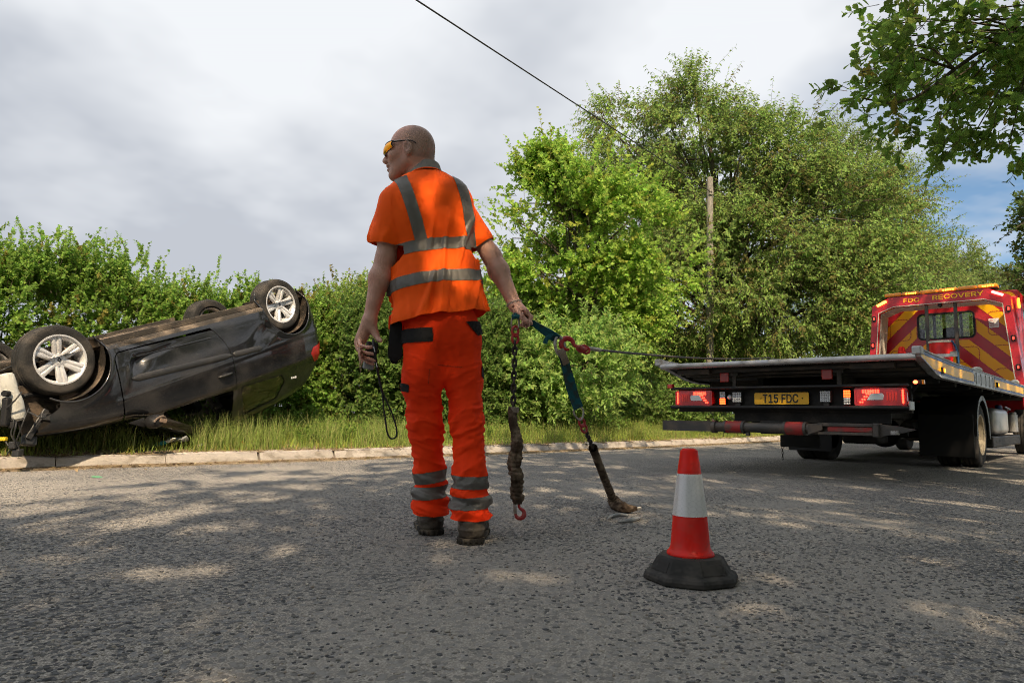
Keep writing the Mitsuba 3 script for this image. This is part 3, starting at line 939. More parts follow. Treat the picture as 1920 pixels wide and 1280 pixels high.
# thorn tree with wiry twigs, right behind the cherry, then trees further down the lane
ells = [(q(1600, 320, 32), (1.7, 1.8, 1.4)), (q(1680, 360, 32), (1.7, 1.7, 1.2)), (q(1565, 285, 32), (.9, .9, 1.2)), (q(1650, 460, 32), (3.0, 2.2, 2.7)), (q(1700, 560, 32), (2.6, 2.2, 2.6)), (q(1560, 620, 31), (3, 2, 2.4)), (q(1660, 660, 31), (2.8, 2, 1.9))]
st, d = in_ells(ells, 4200, r, .4, .45, 1.2, 51)
d = unit(d + r.normal(0, .45, d.shape) + np.array([.25, 0, .3]))
tg = in_ells(ells, 60, r, .7, .4, 1.0, 52)[0]
plant('thorn_tree', 'diamond', st, d, r.uniform(.5, 1.4, len(st)), 15, (.11, .17), (.125, .170, .052), r,
      'wiry hawthorn tree with bare reaching twigs above the recovery truck cab', 'tree', trunk=limb_mesh(q(1650, 740, 32.5) * [1, 1, 0], q(1620, 330, 32), .2, tg, r, thin=.016), droop=.05, sw=.005)
ells = [(q(1765, 500, 43), (2.9, 2.5, 1.9)), (q(1800, 470, 43), (1.2, 1.4, 1.1)), (q(1720, 560, 42), (3.4, 3, 2.3)), (q(1810, 570, 43), (2.4, 2.2, 2.5)), (q(1640, 600, 42), (3.6, 3, 3.0)), (q(1780, 660, 42), (4, 3, 2.8))]
st, d = in_ells(ells, 3300, r, .4, .43, 1.5, 61)
d = unit(d + r.normal(0, .5, d.shape) + np.array([0, 0, .35]))
plant('lane_tree', 'diamond', st, d, r.uniform(.5, 1.0, len(st)), 12, (.16, .25), (.115, .155, .05), r,
      'rounded green tree further down the lane, above the cab light bar', 'tree', trunk=limb_mesh(q(1760, 750, 43) * [1, 1, 0], q(1770, 500, 43), .2, in_ells(ells, 30, r, .6, .4, 1, 62)[0], r, thin=.02), droop=.1, sw=.007)
ells = [(q(1868, 555, 75), (3.2, 3.5, 2.4)), (q(1830, 590, 73), (3.6, 3.5, 2.5)), (q(1900, 600, 75), (3.5, 3.5, 2.7)), (q(1880, 530, 75), (1.2, 1.4, 1.2))]
st, d = in_ells(ells, 1500, r, .4, .42, 2.2, 71)
d = unit(d + r.normal(0, .5, d.shape) + np.array([0, 0, .35]))
plant('distant_tree', 'diamond', st, d, r.uniform(.6, 1.3, len(st)), 12, (.26, .4), (.085, .115, .045), r,
      'small distant tree just right of the amber light bar', 'tree', trunk=limb_mesh(q(1865, 765, 75) * [1, 1, 0], q(1868, 560, 75), .22, in_ells(ells, 20, r, .6, .4, 1, 72)[0], r, thin=.03), droop=.1, sw=.01)
ells = [(q(1932, 402, 12), (.30, .4, .22)), (q(1965, 395, 12), (.4, .5, .4)), (q(1948, 520, 12), (.30, .4, .32)), (q(2030, 470, 12), (.7, .9, .9)), (q(1985, 570, 12), (.42, .5, .4)), (q(2090, 400, 12), (1.3, 1.4, 1.5))]
st, d = in_ells(ells, 1100, r, .3, .42, .6, 81)
d = unit(d + r.normal(0, .5, d.shape) + np.array([-.3, 0, .1]))
plant('roadside_oak_tree', 'maple', st, d, r.uniform(.25, .5, len(st)), 12, (.07, .11), (.06, .095, .03), r,
      'dark leafy tree cut by the right edge of the picture, above the truck cab', 'tree', trunk=limb_mesh(np.array([14.5, 9.0, 0]), np.array([14.1, 9.6, 6.5]), .26, in_ells(ells, 40, r, .6, .4, 1, 82)[0], r, thin=.02), droop=.1, sw=.006)

# ---- the oak over the lane: stands behind the camera, shades the foreground, one limb hangs into the picture
OB = np.array([4.6, -2.6, 0.0])
hang = [(q(1790, 60, 7.0), (1.05, .9, .62)), (q(1870, 190, 7.2), (.85, .8, .55)), (q(1700, 195, 6.9), (.55, .5, .30)), (q(1620, 180, 6.8), (.38, .35, .20)), (q(1745, 20, 6.6), (.55, .6, .38)), (q(1760, 262, 7.2), (.42, .4, .18)),
        (q(1700, 272, 7.2), (.20, .25, .10)), (q(1690, 90, 6.6), (.42, .4, .26)), (q(1900, 270, 7.2), (.35, .4, .22)), (q(1980, 120, 7.0), (.9, .9, .9)), (q(1770, 285, 7.2), (.12, .15, .10))]
over = [(np.array(c, float), rr) for c, rr in [((3.2, 4.0, 6.6), (2.6, 2.0, 1.3)), ((2.0, 1.4, 6.4), (2.3, 1.9, 1.1)), ((.8, -4.4, 6.2), (2.2, 1.6, 1.2)), ((2.1, -.6, 6.2), (2.0, 1.6, 1.0)), ((1.0, -2.6, 7.6), (2.6, 2.2, 1.5)), ((4.6, .4, 7.8), (2.8, 2.6, 1.8)), ((6.8, 4.0, 7.0), (2.4, 2.4, 1.6)),
        ((-2.2, -5.2, 6.4), (2.0, 1.5, .9)), ((-4.4, -5.8, 6.8), (1.6, 1.4, .9)), ((3.6, -4.4, 7.4), (2.8, 2.4, 2.0)), ((7.4, 0.2, 7.2), (2.2, 2.2, 1.8)), ((.2, -5.0, 6.8), (2.2, 1.8, 1.3)), ((7.6, 7.2, 6.6), (1.8, 2.2, 1.5)), ((1.9, 3.0, 5.6), (1.3, 1.2, .7)), ((.35, -2.1, 6.3), (.8, 1.1, .6)), ((.6, -4.7, 6.7), (1.1, 1.1, .6))]]
r2 = np.random.default_rng(77)
sth, dh = in_ells(hang, 480, r2, .15, .40, .45, 91)
dh = unit(dh * .6 + r2.normal(0, .5, dh.shape) + np.array([-.3, 0, -.1]))
lnh = r2.uniform(.14, .34, len(sth))
lmh, lch, smh = twig_leaves('oak', sth, dh, lnh, 9, (.085, .135), (.105, .165, .034), r2, droop=.2, spread=.8, var=.3, tint=((.17, .15, .03), .035), sw=.003)
# the leaves of the limb in the picture: the 300 largest to the eye as pieces of their own, the rest as one mass
nv, nf = len(LEAF['oak'][0]), len(LEAF['oak'][1])
V = np.array(lmh.vertices).reshape(-1, nv, 3)
Cc = lch.reshape(-1, nv, 3)
cen = V.mean(1)
rel = cen - EYE
zc = rel @ FWD
uu = (rel @ np.array([1, 0, 0])) / zc
vv = (rel @ _up) / zc
inv = (np.abs(uu) < .75) & (np.abs(vv) < .5) & (zc > 0)
ar = np.linalg.norm(np.cross(V[:, 8] - V[:, 0], V[:, 4] - V[:, 0]), axis=1) / zc ** 2
order = np.argsort(np.where(inv, -ar, 1))
big, rest = order[:300], order[300:]
f0 = LEAF['oak'][1]
for i in big:
    put('oak_tree__leaf', tm(V[i], f0), 'm_leaf', color=Cc[i])
sto, do = in_ells(over, 2300, r2, .2, .40, .40, 93)
do = unit(do * .5 + r2.normal(0, .6, do.shape))
lmo, lco, smo = twig_leaves('haw', sto, do, r2.uniform(.35, .8, len(sto)), 12, (.12, .19), (.075, .115, .026), r2, droop=.15, stems=True, sw=.006)
mr = tm(V[rest].reshape(-1, 3), (f0[None] + (np.arange(len(rest)) * nv)[:, None, None]).reshape(-1, 3))
put('oak_tree__crown', cat([mr, lmo]), 'm_leaf', color=np.vstack([Cc[rest].reshape(-1, 3), lco]))
tag('oak_tree__crown', kind='stuff')
put('oak_tree__twig_stems', cat([smh, smo]), 'm_bark')
tag('oak_tree__twig_stems', kind='stuff')
tg = np.vstack([in_ells(over, 60, r2, .3, .4, 1.2, 94)[0]])
trunk = limb_mesh(OB, OB + [-.4, .6, 8.0], .42, tg, r2, thin=.03)
lim = spline([OB + [-.1, .2, 3.2], [5.6, .4, 4.3], [6.2, 3.6, 4.7], q(1930, 55, 7.0), q(1850, 90, 7.0), q(1790, 130, 7.0), q(1700, 190, 6.9), q(1620, 185, 6.8)], 40)
ms = [tube(lim, np.linspace(.15, .008, 40) * np.interp(np.arange(40), [0, 20, 39], [1, .62, 1]), 8)]
for _ in range(46):
    e = sth[r2.integers(len(sth))]
    k = int(np.clip(np.argmin(np.linalg.norm(lim - e, axis=1)) - 4, 10, 38))
    a = lim[k]
    ms.append(tube(np.stack([a, (a + e) / 2 + r2.normal(0, .05, 3) + [0, 0, .05], e]), [.016, .010, .005], 5))
put('oak_tree__trunk', cat([trunk] + ms), 'm_bark', smooth=True)
tag('oak_tree', 'oak bough with dark lobed leaves hanging into the top right corner', 'tree')

# ---- the hedge on the near side of the lane, beside and behind the camera: it shades the carriageway from the low sky
r = np.random.default_rng(303)
m = 5200
s = r.uniform(-24, 11, m)
oo = -9.9 - np.abs(r.normal(0, .5, m))
Hn = 4.3 + 2.2 * (meshkit.fbm(np.stack([s * .35, 0 * s, 0 * s], -1), 3, 8) - .5)
st = np.concatenate([L(s, oo), (Hn * r.random(m) ** .8)[:, None]], 1)
_, _, nn = K(s)
d = np.concatenate([nn * .6, np.full((m, 1), .6)], 1) + r.normal(0, .5, (m, 3))
plant('near_side_hedge', 'diamond', st, d, r.uniform(.4, .9, m), 11, (.12, .19), (.075, .115, .03), r, 'tall hedge along the near side of the lane beside the camera', 'hedge', stems=False, droop=.2)

# ---- telegraph pole and its wire
def polef(p, n, uv):
    a = fbm(p.x * 60, p.y * 60, p.z * 2.2, 4)
    return V3((.17, .155, .13), (.36, .33, .29), a)


mat('m_pole', mikit.proc(polef), .9, spec=.1)
PB, PT = pix(1330, 760, 17.4), pix(1331, 333, 17.4)
PB[2] = 0
put('telegraph_pole__post', tube(np.stack([PB, PB + (PT - PB) * .5, PT - [0, 0, .03], PT]), [.098, .090, .080, .070], 14), 'm_pole', smooth=40)
W0 = PT - [0.02, .1, .42]
put('telegraph_pole__bracket', cat([cbox(PT[0] - .05, PT[0] + .05, PT[1] - .12, PT[1] - .085, PT[2] - .50, PT[2] - .30, .006),
                                    tube(np.stack([PT - [0, .08, .42], PT - [0, .17, .42]]), .012, 8)]), 'm_pole')
tag('telegraph_pole', 'grey weathered wooden telegraph pole standing in front of the cherry tree', 'pole')
W1 = pix(780, 0, 8.0)
wd = (W1 - W0) / np.linalg.norm((W1 - W0)[:2])
tt = np.linspace(0, 34, 50)
wp = W0 + wd * tt[:, None]
wp[:, 2] = np.interp(tt, [0, 9, 34], [W0[2], (W0 + wd * 9)[2], (W0 + wd * 34)[2]]) - .0 * tt
mat('m_wire', (.02, .02, .02), .6)
put('overhead_wire', tube(wp, .011, 6), 'm_wire', smooth=True)
tag('overhead_wire', 'black overhead cable running down across the sky to the wooden pole', 'cable')

# ================================================================ the overturned hatchback
def dusty(base, dust, amt, rough=.28, scale=3.0):
    def f(p, n, uv):
        a = fbm(p.x * scale, p.y * scale, p.z * scale, 4)
        b = noise(p.x * 120, p.y * 120, p.z * 120)
        k = sst(.40, .78, a + .16 * (b - .5))
        g = sst(.80, .93, noise(p.x * 55 + 7, p.y * 55, p.z * 55)) * .35
        return V3(base, dust, dr.minimum(k * amt + g * amt, 1.0))
    return mikit.proc(f)


def dusty_r(lo, hi, scale=3.0):
    return mikit.proc(lambda p, n, uv: lo + (hi - lo) * sst(.35, .75, fbm(p.x * scale, p.y * scale, p.z * scale, 4)))


mat('m_carpaint', dusty((.008, .0088, .011), (.13, .118, .105), .2), dusty_r(.06, .26), spec=.6, clearcoat=.8, clearcoat_gloss=.9)
mat('m_cardirty', dusty((.05, .045, .04), (.24, .19, .145), .95, scale=4.5), .85, spec=.2)
mat('m_underbody', dusty((.03, .026, .022), (.20, .15, .11), .9, scale=6), .9, spec=.15)
mat('m_trim', dusty((.026, .027, .029), (.14, .125, .11), .18, scale=8), .42)
mat('m_black', (.012, .012, .013), .55, spec=.4)
mat('m_tyre', dusty((.026, .026, .026), (.13, .112, .095), .45, scale=7), .8, spec=.25)
mat('m_alloy', dusty((.74, .74, .75), (.46, .40, .33), .3, scale=9), .38, metallic=.35)
mat('m_rust', dusty((.20, .16, .13), (.32, .20, .13), .8, scale=14), .7, metallic=.3)
mat('m_redlens', (.45, .010, .012), .12, clearcoat=1.0)
mat('m_darkglass', (.008, .010, .009), .03, spec=.7)
scene['m_tintpane'] = {'type': 'thindielectric', 'specular_transmittance': rgb(.62, .68, .66)}
mat('m_whiteplastic', dusty((.50, .50, .46), (.28, .25, .20), .5, scale=10), .4, spec_trans=0.0)

CM = Ro.from_euler('z', -118.89785533, degrees=True).as_matrix() @ Ro.from_euler('y', 19.41173105, degrees=True).as_matrix() @ Ro.from_euler('x', 180 + 3.35161435, degrees=True).as_matrix()
CT = np.array([-4.748377751, 6.379719612, 1.225478405])
CAR = 'overturned_car'
tag(CAR, 'black three-door hatchback lying on its roof on the verge, its front torn off', 'car')


def cput(sub, mesh, m, smooth=False):
    mesh = mesh.copy() if hasattr(mesh, 'copy') else mesh
    if not sub.startswith('wheel__') and not sub.startswith('wheel_0'):      # short tail
        vv_ = np.array(mesh.vertices)
        k_ = vv_[:, 0] < -3.0
        vv_[k_, 0] = -3.0 + (vv_[k_, 0] + 3.0) * .42
        mesh = trimesh.Trimesh(vv_, mesh.faces, process=False)
    return put(CAR + '__' + sub, mv(mesh, CT, CM), m, smooth=smooth)


zs = [.12, .22, .27, .32, .48, .64, .80, .93, 1.03, 1.12, 1.26, 1.40, 1.47, 1.51]
ws = [.60, .74, .790, .832, .868, .882, .878, .862, .838, .795, .735, .672, .635, .60]
tx = [.82, .70, .50, .25, 0, -.30, -.50, -.80, -1.15, -1.45, -1.9, -2.4, -2.8, -2.98, -3.10, -3.24, -3.36, -3.40]
tz = [.60, .76, .86, .93, .98, 1.02, 1.06, 1.26, 1.45, 1.505, 1.52, 1.49, 1.42, 1.24, 1.10, 1.05, .98, .80]
from scipy.interpolate import PchipInterpolator
_ws = PchipInterpolator(zs, ws)
_tz = PchipInterpolator(tx[::-1], tz[::-1])
WR = .316


def half_width(x, z):
    w = _ws(np.clip(z, .12, 1.51))
    w = w * np.interp(x, [-3.42, -3.36, -3.25, -3.05, -2.75, -2.2, 0, .3, .55, .72, .84], [.70, .78, .855, .93, .975, 1, 1, .985, .93, .85, .74])
    w = w - .05 * np.clip((z - 1.05) / .4, 0, 1) * np.clip((-2.0 - x) / 1.0, 0, 1)
    for cx in (0, -2.625):
        rr = np.hypot(x - cx, z - WR)
        w = w + .022 * np.exp(-((rr - .375) / .045) ** 2)
    d = np.clip((_tz(np.clip(x, -3.40, .82)) - z) / .11, 0, 1)
    w = w * (.88 + .12 * np.sqrt(np.maximum(1 - (1 - d) ** 2, 0)))
    # damage: buckled sill and lower front corner of the door, dented quarter
    def dent(cx, cz, rx, rz, a, ang=0.0):
        ca, sa = math.cos(ang), math.sin(ang)
        u, v = (x - cx) * ca + (z - cz) * sa, -(x - cx) * sa + (z - cz) * ca
        return a * np.exp(-(u / rx) ** 2 - (v / rz) ** 2)
    w = w - dent(-.62, .53, .10, .06, .058, .5) + dent(-.50, .57, .022, .11, .026, -.4) - dent(-.80, .47, .22, .025, .026, .15)
    w = w - dent(-.60, .33, .16, .03, .030, -.3) + dent(-.47, .31, .04, .06, .02) - dent(-2.2, .57, .20, .07, .028, .4) + dent(-2.28, .66, .12, .02, .012, .5)
    w = w + .005 * (meshkit.fbm(np.stack([x * 2.6, z * 3.5, 0 * x], -1), 3, 5) - .5)
    # pressed lines of the flank
    w = w + .006 * np.exp(-((z - (.80 + .03 * (x + 1))) / .02) ** 2) * (x < -.3)
    return w


NX, NZ = 300, 110
_gx, _gz = np.meshgrid(np.linspace(-3.40, .80, NX), np.linspace(0, 1, NZ), indexing='ij')
_zb = np.interp(_gx, [-3.40, -3.3, -3.1, -2.2, .8], [.42, .38, .35, .285, .285])
_zt = _tz(_gx)
_z = _zb + (_zt - _zb) * _gz
_w = half_width(_gx, _z)
side = tm(np.stack([_gx, -_w, _z], -1).reshape(-1, 3),
          np.concatenate([np.stack([a, b, c, e], -1).reshape(-1, 4) for a, b, c, e in [(
              (np.arange(NX - 1)[:, None] * NZ + np.arange(NZ - 1)), ((np.arange(NX - 1)[:, None] + 1) * NZ + np.arange(NZ - 1)),
              ((np.arange(NX - 1)[:, None] + 1) * NZ + np.arange(NZ - 1) + 1), (np.arange(NX - 1)[:, None] * NZ + np.arange(NZ - 1) + 1))]]))
V = lambda m: np.array(m.vertices)


def arch(v, cx, r=.372):
    return np.hypot(v[:, 0] - cx, (v[:, 2] - WR) * .97) - r


def poly_field(v, pts, rad=.03):
    """Positive inside the polygon drawn in (x, z)."""
    P = Polygon(pts).buffer(-rad).buffer(rad)
    q = shapely.points(v[:, 0], v[:, 2])
    d = shapely.distance(q, P.exterior)
    return np.where(shapely.contains(P, q), d, -d)


GAP = .006
belt = lambda x: 1.035 + .055 * np.clip((-.35 - x) / 1.3, 0, 1)
seam_f = lambda z: -.40 + .05 * np.clip((z - .45) / .5, 0, 1) - .10 * np.clip((.45 - z) / .1, 0, 1) ** 2
seam_r = lambda z: -1.655 + .16 * np.clip((.75 - z) / .38, 0, 1) ** 1.8
m_all = clip(clip(side, arch(V(side), 0)), None if False else arch(V(clip(side, arch(V(side), 0))), -2.625))
winpoly = [(-.80, belt(-.8) + .012), (-1.62, belt(-1.6) + .012), (-1.60, 1.440), (-1.35, 1.425), (-1.10, 1.34), (-.66, 1.055)]
qwin = [(-1.735, 1.105), (-2.34, 1.135), (-2.40, 1.22), (-2.28, 1.39), (-1.76, 1.43)]
body = clip(m_all, -poly_field(V(m_all), winpoly))
body = clip(body, -poly_field(V(body), qwin))
# front wing: its leading edge is torn off just ahead of the wheel
ff = lambda v: np.minimum(v[:, 0] - seam_f(v[:, 2]) - GAP, (.22 + (v[:, 2] - .72) * 1.0 + .02 * np.sin(v[:, 2] * 60)) - v[:, 0])
wing = clip(body, np.minimum(ff(V(body)), np.minimum(1.045 - V(body)[:, 2] + 0 * V(body)[:, 0], V(body)[:, 2] - .30)))
cput('front_wing', wing, 'm_carpaint', True)
v = V(body)
door = clip(body, np.minimum(np.minimum(seam_f(v[:, 2]) - v[:, 0] - GAP, v[:, 0] - seam_r(v[:, 2]) - GAP), np.minimum(v[:, 2] - (.375 + .02 * np.clip((-.6 - v[:, 0]), 0, 1)) - GAP, belt(v[:, 0]) - v[:, 2])))
cput('door', door, 'm_carpaint', True)
quarter = clip(body, np.minimum(seam_r(v[:, 2]) - v[:, 0], v[:, 2] - .345))
lamp = [(-2.84, 1.00), (-2.90, .93), (-3.3, .88), (-3.3, 1.08), (-2.93, 1.12)]
cput('rear_quarter', clip(quarter, -poly_field(V(quarter), lamp, .01)), 'm_carpaint', True)
cput('tail_lamp', inflate(clip(quarter, poly_field(V(quarter), lamp, .01)), .004), 'm_redlens', True)
cput('roof_frame', clip(body, np.minimum(np.minimum(v[:, 0] - seam_r(v[:, 2]), seam_f(1.0) - .0 * v[:, 0] - v[:, 0]), v[:, 2] - belt(v[:, 0]) - .004)), 'm_carpaint', True)
sill = clip(body, np.minimum(np.minimum(.37 - v[:, 2], seam_f(.3) + .12 - v[:, 0]), v[:, 0] + 2.26))
sv_ = V(sill)[:, 2] + .01 * (meshkit.fbm(V(sill) * 7, 3, 4) - .5)
cput('sill', clip(sill, .332 - sv_), 'm_cardirty', True)
cput('sill_panel', clip(sill, sv_ - .332), 'm_carpaint', True)
cput('rear_bumper_skirt', clip(body, np.minimum(.344 - v[:, 2], -2.98 - v[:, 0])), 'm_trim', True)
gl = clip(m_all, poly_field(V(m_all), qwin, .03))
cput('quarter_window', inflate(gl, -.004), 'm_tintpane', True)
rim_ = clip(m_all, np.minimum(poly_field(V(m_all), [(a, b) for a, b in Polygon(qwin).buffer(.012).exterior.coords]), -poly_field(V(m_all), qwin)))
cput('quarter_window__seal', inflate(rim_, .003), 'm_black', True)
# arch lips, inner liners
for cx in (0, -2.625):
    a = np.linspace(-.18 * np.pi if cx else .03 * np.pi, 1.12 * np.pi, 60)
    pr = np.stack([cx + .374 * np.cos(a), 0 * a, WR + .386 * np.sin(a)], 1)
    if cx == 0: pr = pr[(pr[:, 0] < .26)]
    pr[:, 1] = -half_width(pr[:, 0], np.maximum(pr[:, 2], .2)) + .004
    cput('arch_lip', tube(pr, .009, 6), 'm_carpaint', True)
    b = np.linspace(-.1 * np.pi if cx else .35 * np.pi, 1.1 * np.pi, 40)
    rows = []
    for yy in (-.80, -.70, -.60, -.52, -.50):
        rr = .372 if yy < -.51 else .12
        rows.append(np.stack([cx + rr * np.cos(b), 0 * b + yy, WR + .98 * rr * np.sin(b)], 1))
    P = np.stack(rows)
    n1, n2 = P.shape[:2]
    i, j = np.meshgrid(np.arange(n1 - 1), np.arange(n2 - 1), indexing='ij')
    q4 = np.stack([i * n2 + j, i * n2 + j + 1, (i + 1) * n2 + j + 1, (i + 1) * n2 + j], -1).reshape(-1, 4)
    cput('wheel_arch_liner', tm(P.reshape(-1, 3), q4), 'm_underbody', True)
# far side, roof, bonnet, tail
left = mv(m_all, s=(1, -1, 1))
lv = V(left)
left = clip(left, np.minimum(-poly_field(lv, winpoly), .45 - lv[:, 0]))
left = clip(left, -poly_field(V(left), qwin))
cput('far_side', left, 'm_cardirty', True)
xs = np.linspace(-3.40, .45, 160)


def across(u, v):
    x = -3.40 + 3.85 * u
    w = half_width(x, _tz(x) - 1e-3)
    return np.stack([x, w * (2 * v - 1), _tz(x) + .03 * (1 - (2 * v - 1) ** 2) * np.clip((x + 3.3) * 4, 0, 1)], -1)


top = grid(160, 30, across)
tv = V(top)
scr = np.minimum(np.minimum(-.50 - tv[:, 0], tv[:, 0] + 1.12), .62 - .0 * tv[:, 0] - np.abs(tv[:, 1]))
cput('roof', clip(top, np.maximum(-1.10 - tv[:, 0], -9)), 'm_carpaint', True)
cput('bonnet', clip(top, tv[:, 0] + .48), 'm_carpaint', True)
cput('windscreen', clip(top, np.minimum(-.48 - tv[:, 0], tv[:, 0] + 1.10)), 'm_darkglass', True)
cput('tail_panel', grid(20, 30, lambda u, v: np.stack([-3.40 + .14 * np.abs(2 * v - 1) ** 3 - .03 * np.sin(u * 3.1), half_width(np.full_like(u, -3.36), .42 + .42 * u) * (2 * v - 1) * 1.05, .36 + .50 * u], -1)), 'm_carpaint', True)
# cabin: dark floor, seats, pillar
cput('cabin_floor', cbox(-2.22, -.40, -.70, .70, .34, .38), 'm_black')
for y in (-.38, .38):
    cput('seat', cat([rbox(-1.60, -1.05, y - .25, y + .25, .42, .62, .06), mv(rbox(-.10, .10, -.24, .24, 0, .66, .06), (-1.62, y, .55), eul('y', -18)), mv(rbox(-.06, .06, -.13, .13, 0, .2, .04), (-1.84, y, 1.2), eul('y', -18))]), 'm_black', 40)
cput('steering_wheel', mv(tube(np.stack([.18 * np.cos(np.linspace(0, 2 * np.pi, 24, False)), .18 * np.sin(np.linspace(0, 2 * np.pi, 24, False)), np.zeros(24)], 1), .014, 6, closed=True), (-.85, -.38, .95), eul('y', 65)), 'm_black', True)
cput('dashboard', rbox(-.75, -.35, -.72, .72, .70, .98, .06), 'm_black', 40)
# underside
fl = grid(70, 24, lambda u, v: np.stack([-3.05 + 3.3 * u, -.76 + 1.52 * v, .285 + .03 * np.sin(v * 19) * np.clip(np.sin(u * 3.1), 0, 1) + .03 * (meshkit.fbm(np.stack([u * 14, v * 9, 0 * u], -1), 3, 2) - .5)], -1))
cput('floor_pan', fl, 'm_underbody', True)
cput('sill_flange', cat([cbox(-2.24, -.36, s * .755 - .010, s * .755 + .010, -.0 + .225, .285, .004) for s in (-1, 1)]), 'm_cardirty')
cput('exhaust', cat([tube(spline([[-.2, .1, .29], [-1.2, .12, .28], [-2.0, .25, .29], [-2.7, .45, .30], [-3.0, .5, .32]], 30), .028, 8), tube([[-2.85, .2, .36], [-2.85, .62, .36]], .09, 12)]), 'm_rust', True)
cput('fuel_tank', rbox(-2.25, -1.55, -.5, .3, .27, .40, .05), 'm_underbody', 40)
cput('rear_axle', cat([tube([[-2.625, -.52, .33], [-2.35, -.42, .34], [-2.35, .42, .34], [-2.625, .52, .33]], .035, 8), tube([[-2.35, -.5, .30], [-2.0, -.55, .30]], .03, 8), tube([[-2.35, .5, .30], [-2.0, .55, .30]], .03, 8)]), 'm_underbody', True)
cput('front_subframe', cat([rbox(-.25, .35, -.42, .42, .24, .34, .04), tube([[0, -.62, .30], [-.12, -.30, .27], [.15, -.30, .27]], .03, 8), tube([[0, .62, .30], [-.12, .30, .27], [.15, .30, .27]], .03, 8), rbox(-.15, .40, -.45, .40, .33, .72, .06)]), 'm_underbody', 40)
cput('engine', cat([rbox(-.12, .42, -.40, .38, .35, .80, .05), rbox(.10, .46, -.30, .1, .45, .70, .04), tube([[.44, -.55, .5], [.44, .55, .5]], .035, 8), rbox(.40, .45, -.5, .5, .40, .76, .02), tube(spline([[.4, -.5, .66], [.3, -.62, .55], [.15, -.6, .6], [.0, -.55, .75]], 14), .02, 7)]), 'm_black', 40)
cput('crash_bar', cat([rbox(.50, .58, -.60, .60, .42, .54, .02), cbox(.1, .55, -.47, -.39, .42, .54, .01), cbox(.1, .55, .39, .47, .42, .54, .01)]), 'm_trim', 40)
cput('wing_bracket', cat([mv(cbox(-.14, .14, -.01, .01, -.025, .025, .004), (.34, -.76, .80), eul('y', -42)), mv(cbox(-.05, .05, -.02, .02, -.03, .03, .004), (.27, -.78, .77), eul('xy', [20, 30])), tube(spline([[.45, -.72, .86], [.36, -.80, .80], [.27, -.80, .74], [.20, -.77, .78]], 14), .006, 6),
                                                   mv(rbox(-.06, .06, -.03, .03, -.04, .04, .012), (.43, -.72, .92), eul('yx', [25, 15]))]), 'm_trim', 40)
inner = mv(rbox(-.12, .12, -.02, .02, -.10, .10, .015), (-.06, -.64, .74), eul('yx', [20, 12]))
cput('inner_wing', cat([cbox(-.40, .40, -.60, -.56, .46, .90, .01), tube([[0, -.60, .45], [-.02, -.52, .86]], .055, 12)]), 'm_underbody', 40)
cput('strut_mount', cat([inner, tube(spline([[.05, -.70, .73], [.11, -.72, .745], [.13, -.72, .715], [.08, -.71, .70]], 14), .007, 6)]), 'm_rust', 40)
# washer bottle and loose wiring ahead of the wheel
wb = lathe([(.001, .0), (.05, .004), (.066, .02), (.070, .10), (.066, .16), (.075, .20), (.082, .26), (.078, .36), (.066, .40), (.03, .415), (.001, .416)], 20)
wb = mv(wb, s=(1.0, .8, 1))
wb = mv(wb, R=eul('xz', [180, 20]))
wb_c = pix(20, 745, 5.75)
put(CAR + '__washer_bottle', mv(mv(wb, (0, 0, .208)), wb_c, eul('yx', [-17, 4])), 'm_whiteplastic', smooth=40)
put(CAR + '__washer_bottle__pump', cat([rbox(wb_c[0] - .0, wb_c[0] + .06, wb_c[1] - .11, wb_c[1] - .05, wb_c[2] - .24, wb_c[2] + .0, .02), tube([wb_c + [.03, -.07, .03], wb_c + [.03, -.12, .03]], .026, 10), tube([wb_c + [.055, -.03, -.2], wb_c + [.06, -.03, -.25]], .032, 10), rbox(wb_c[0] - .0, wb_c[0] + .05, wb_c[1] - .1, wb_c[1] - .05, wb_c[2] - .24, wb_c[2] - .2, .01)]), 'm_black', smooth=40)
w = lambda *q: [pix(u, v, y) for u, v, y in q]
hose = [w((0, 764, 5.7), (16, 762, 5.64), (35, 742, 5.66), (40, 735, 5.7)), w((18, 780, 5.7), (24, 800, 5.7), (21, 815, 5.7), (28, 830, 5.72), (20, 842, 5.74), (14, 852, 5.75)), w((30, 790, 5.72), (28, 806, 5.7), (26, 820, 5.72), (34, 836, 5.75), (33, 850, 5.78)),
        w((50, 772, 5.75), (62, 776, 5.72), (75, 782, 5.72), (86, 779, 5.8)), w((54, 766, 5.8), (44, 790, 5.72), (36, 812, 5.72), (26, 838, 5.75)), w((16, 836, 5.72), (10, 826, 5.72), (8, 822, 5.72)), w((-6, 700, 5.9), (8, 692, 5.9), (24, 686, 6.0))]
for h in hose: put(CAR + '__wiring', tube(spline(h, 16), .0065, 6), 'm_trim', smooth=True)
put(CAR + '__wire_connector', cat([rbox(*[x for k in range(3) for x in (pix(26, 834, 5.75)[k] - .03, pix(26, 834, 5.75)[k] + .03)], .01), rbox(*[x for k in range(3) for x in (pix(34, 848, 5.78)[k] - .035, pix(34, 848, 5.78)[k] + .03)], .01)]), 'm_trim', smooth=40)
mat('m_yellowplug', (.72, .50, .02), .4)
yp = pix(7, 823, 5.72)
put(CAR + '__yellow_plug', rbox(yp[0] - .03, yp[0] + .025, yp[1] - .02, yp[1] + .02, yp[2] - .014, yp[2] + .016, .008), 'm_yellowplug', smooth=40)
tag(CAR + '__yellow_plug', 'yellow electrical plug hanging at the front')
tag(CAR + '__washer_bottle', 'white plastic washer bottle hanging out at the front')

# outside trim of the visible side
def on_side(x, z, off):
    return np.stack([x, -half_width(np.asarray(x, float), np.asarray(z, float)) - off, z], -1)


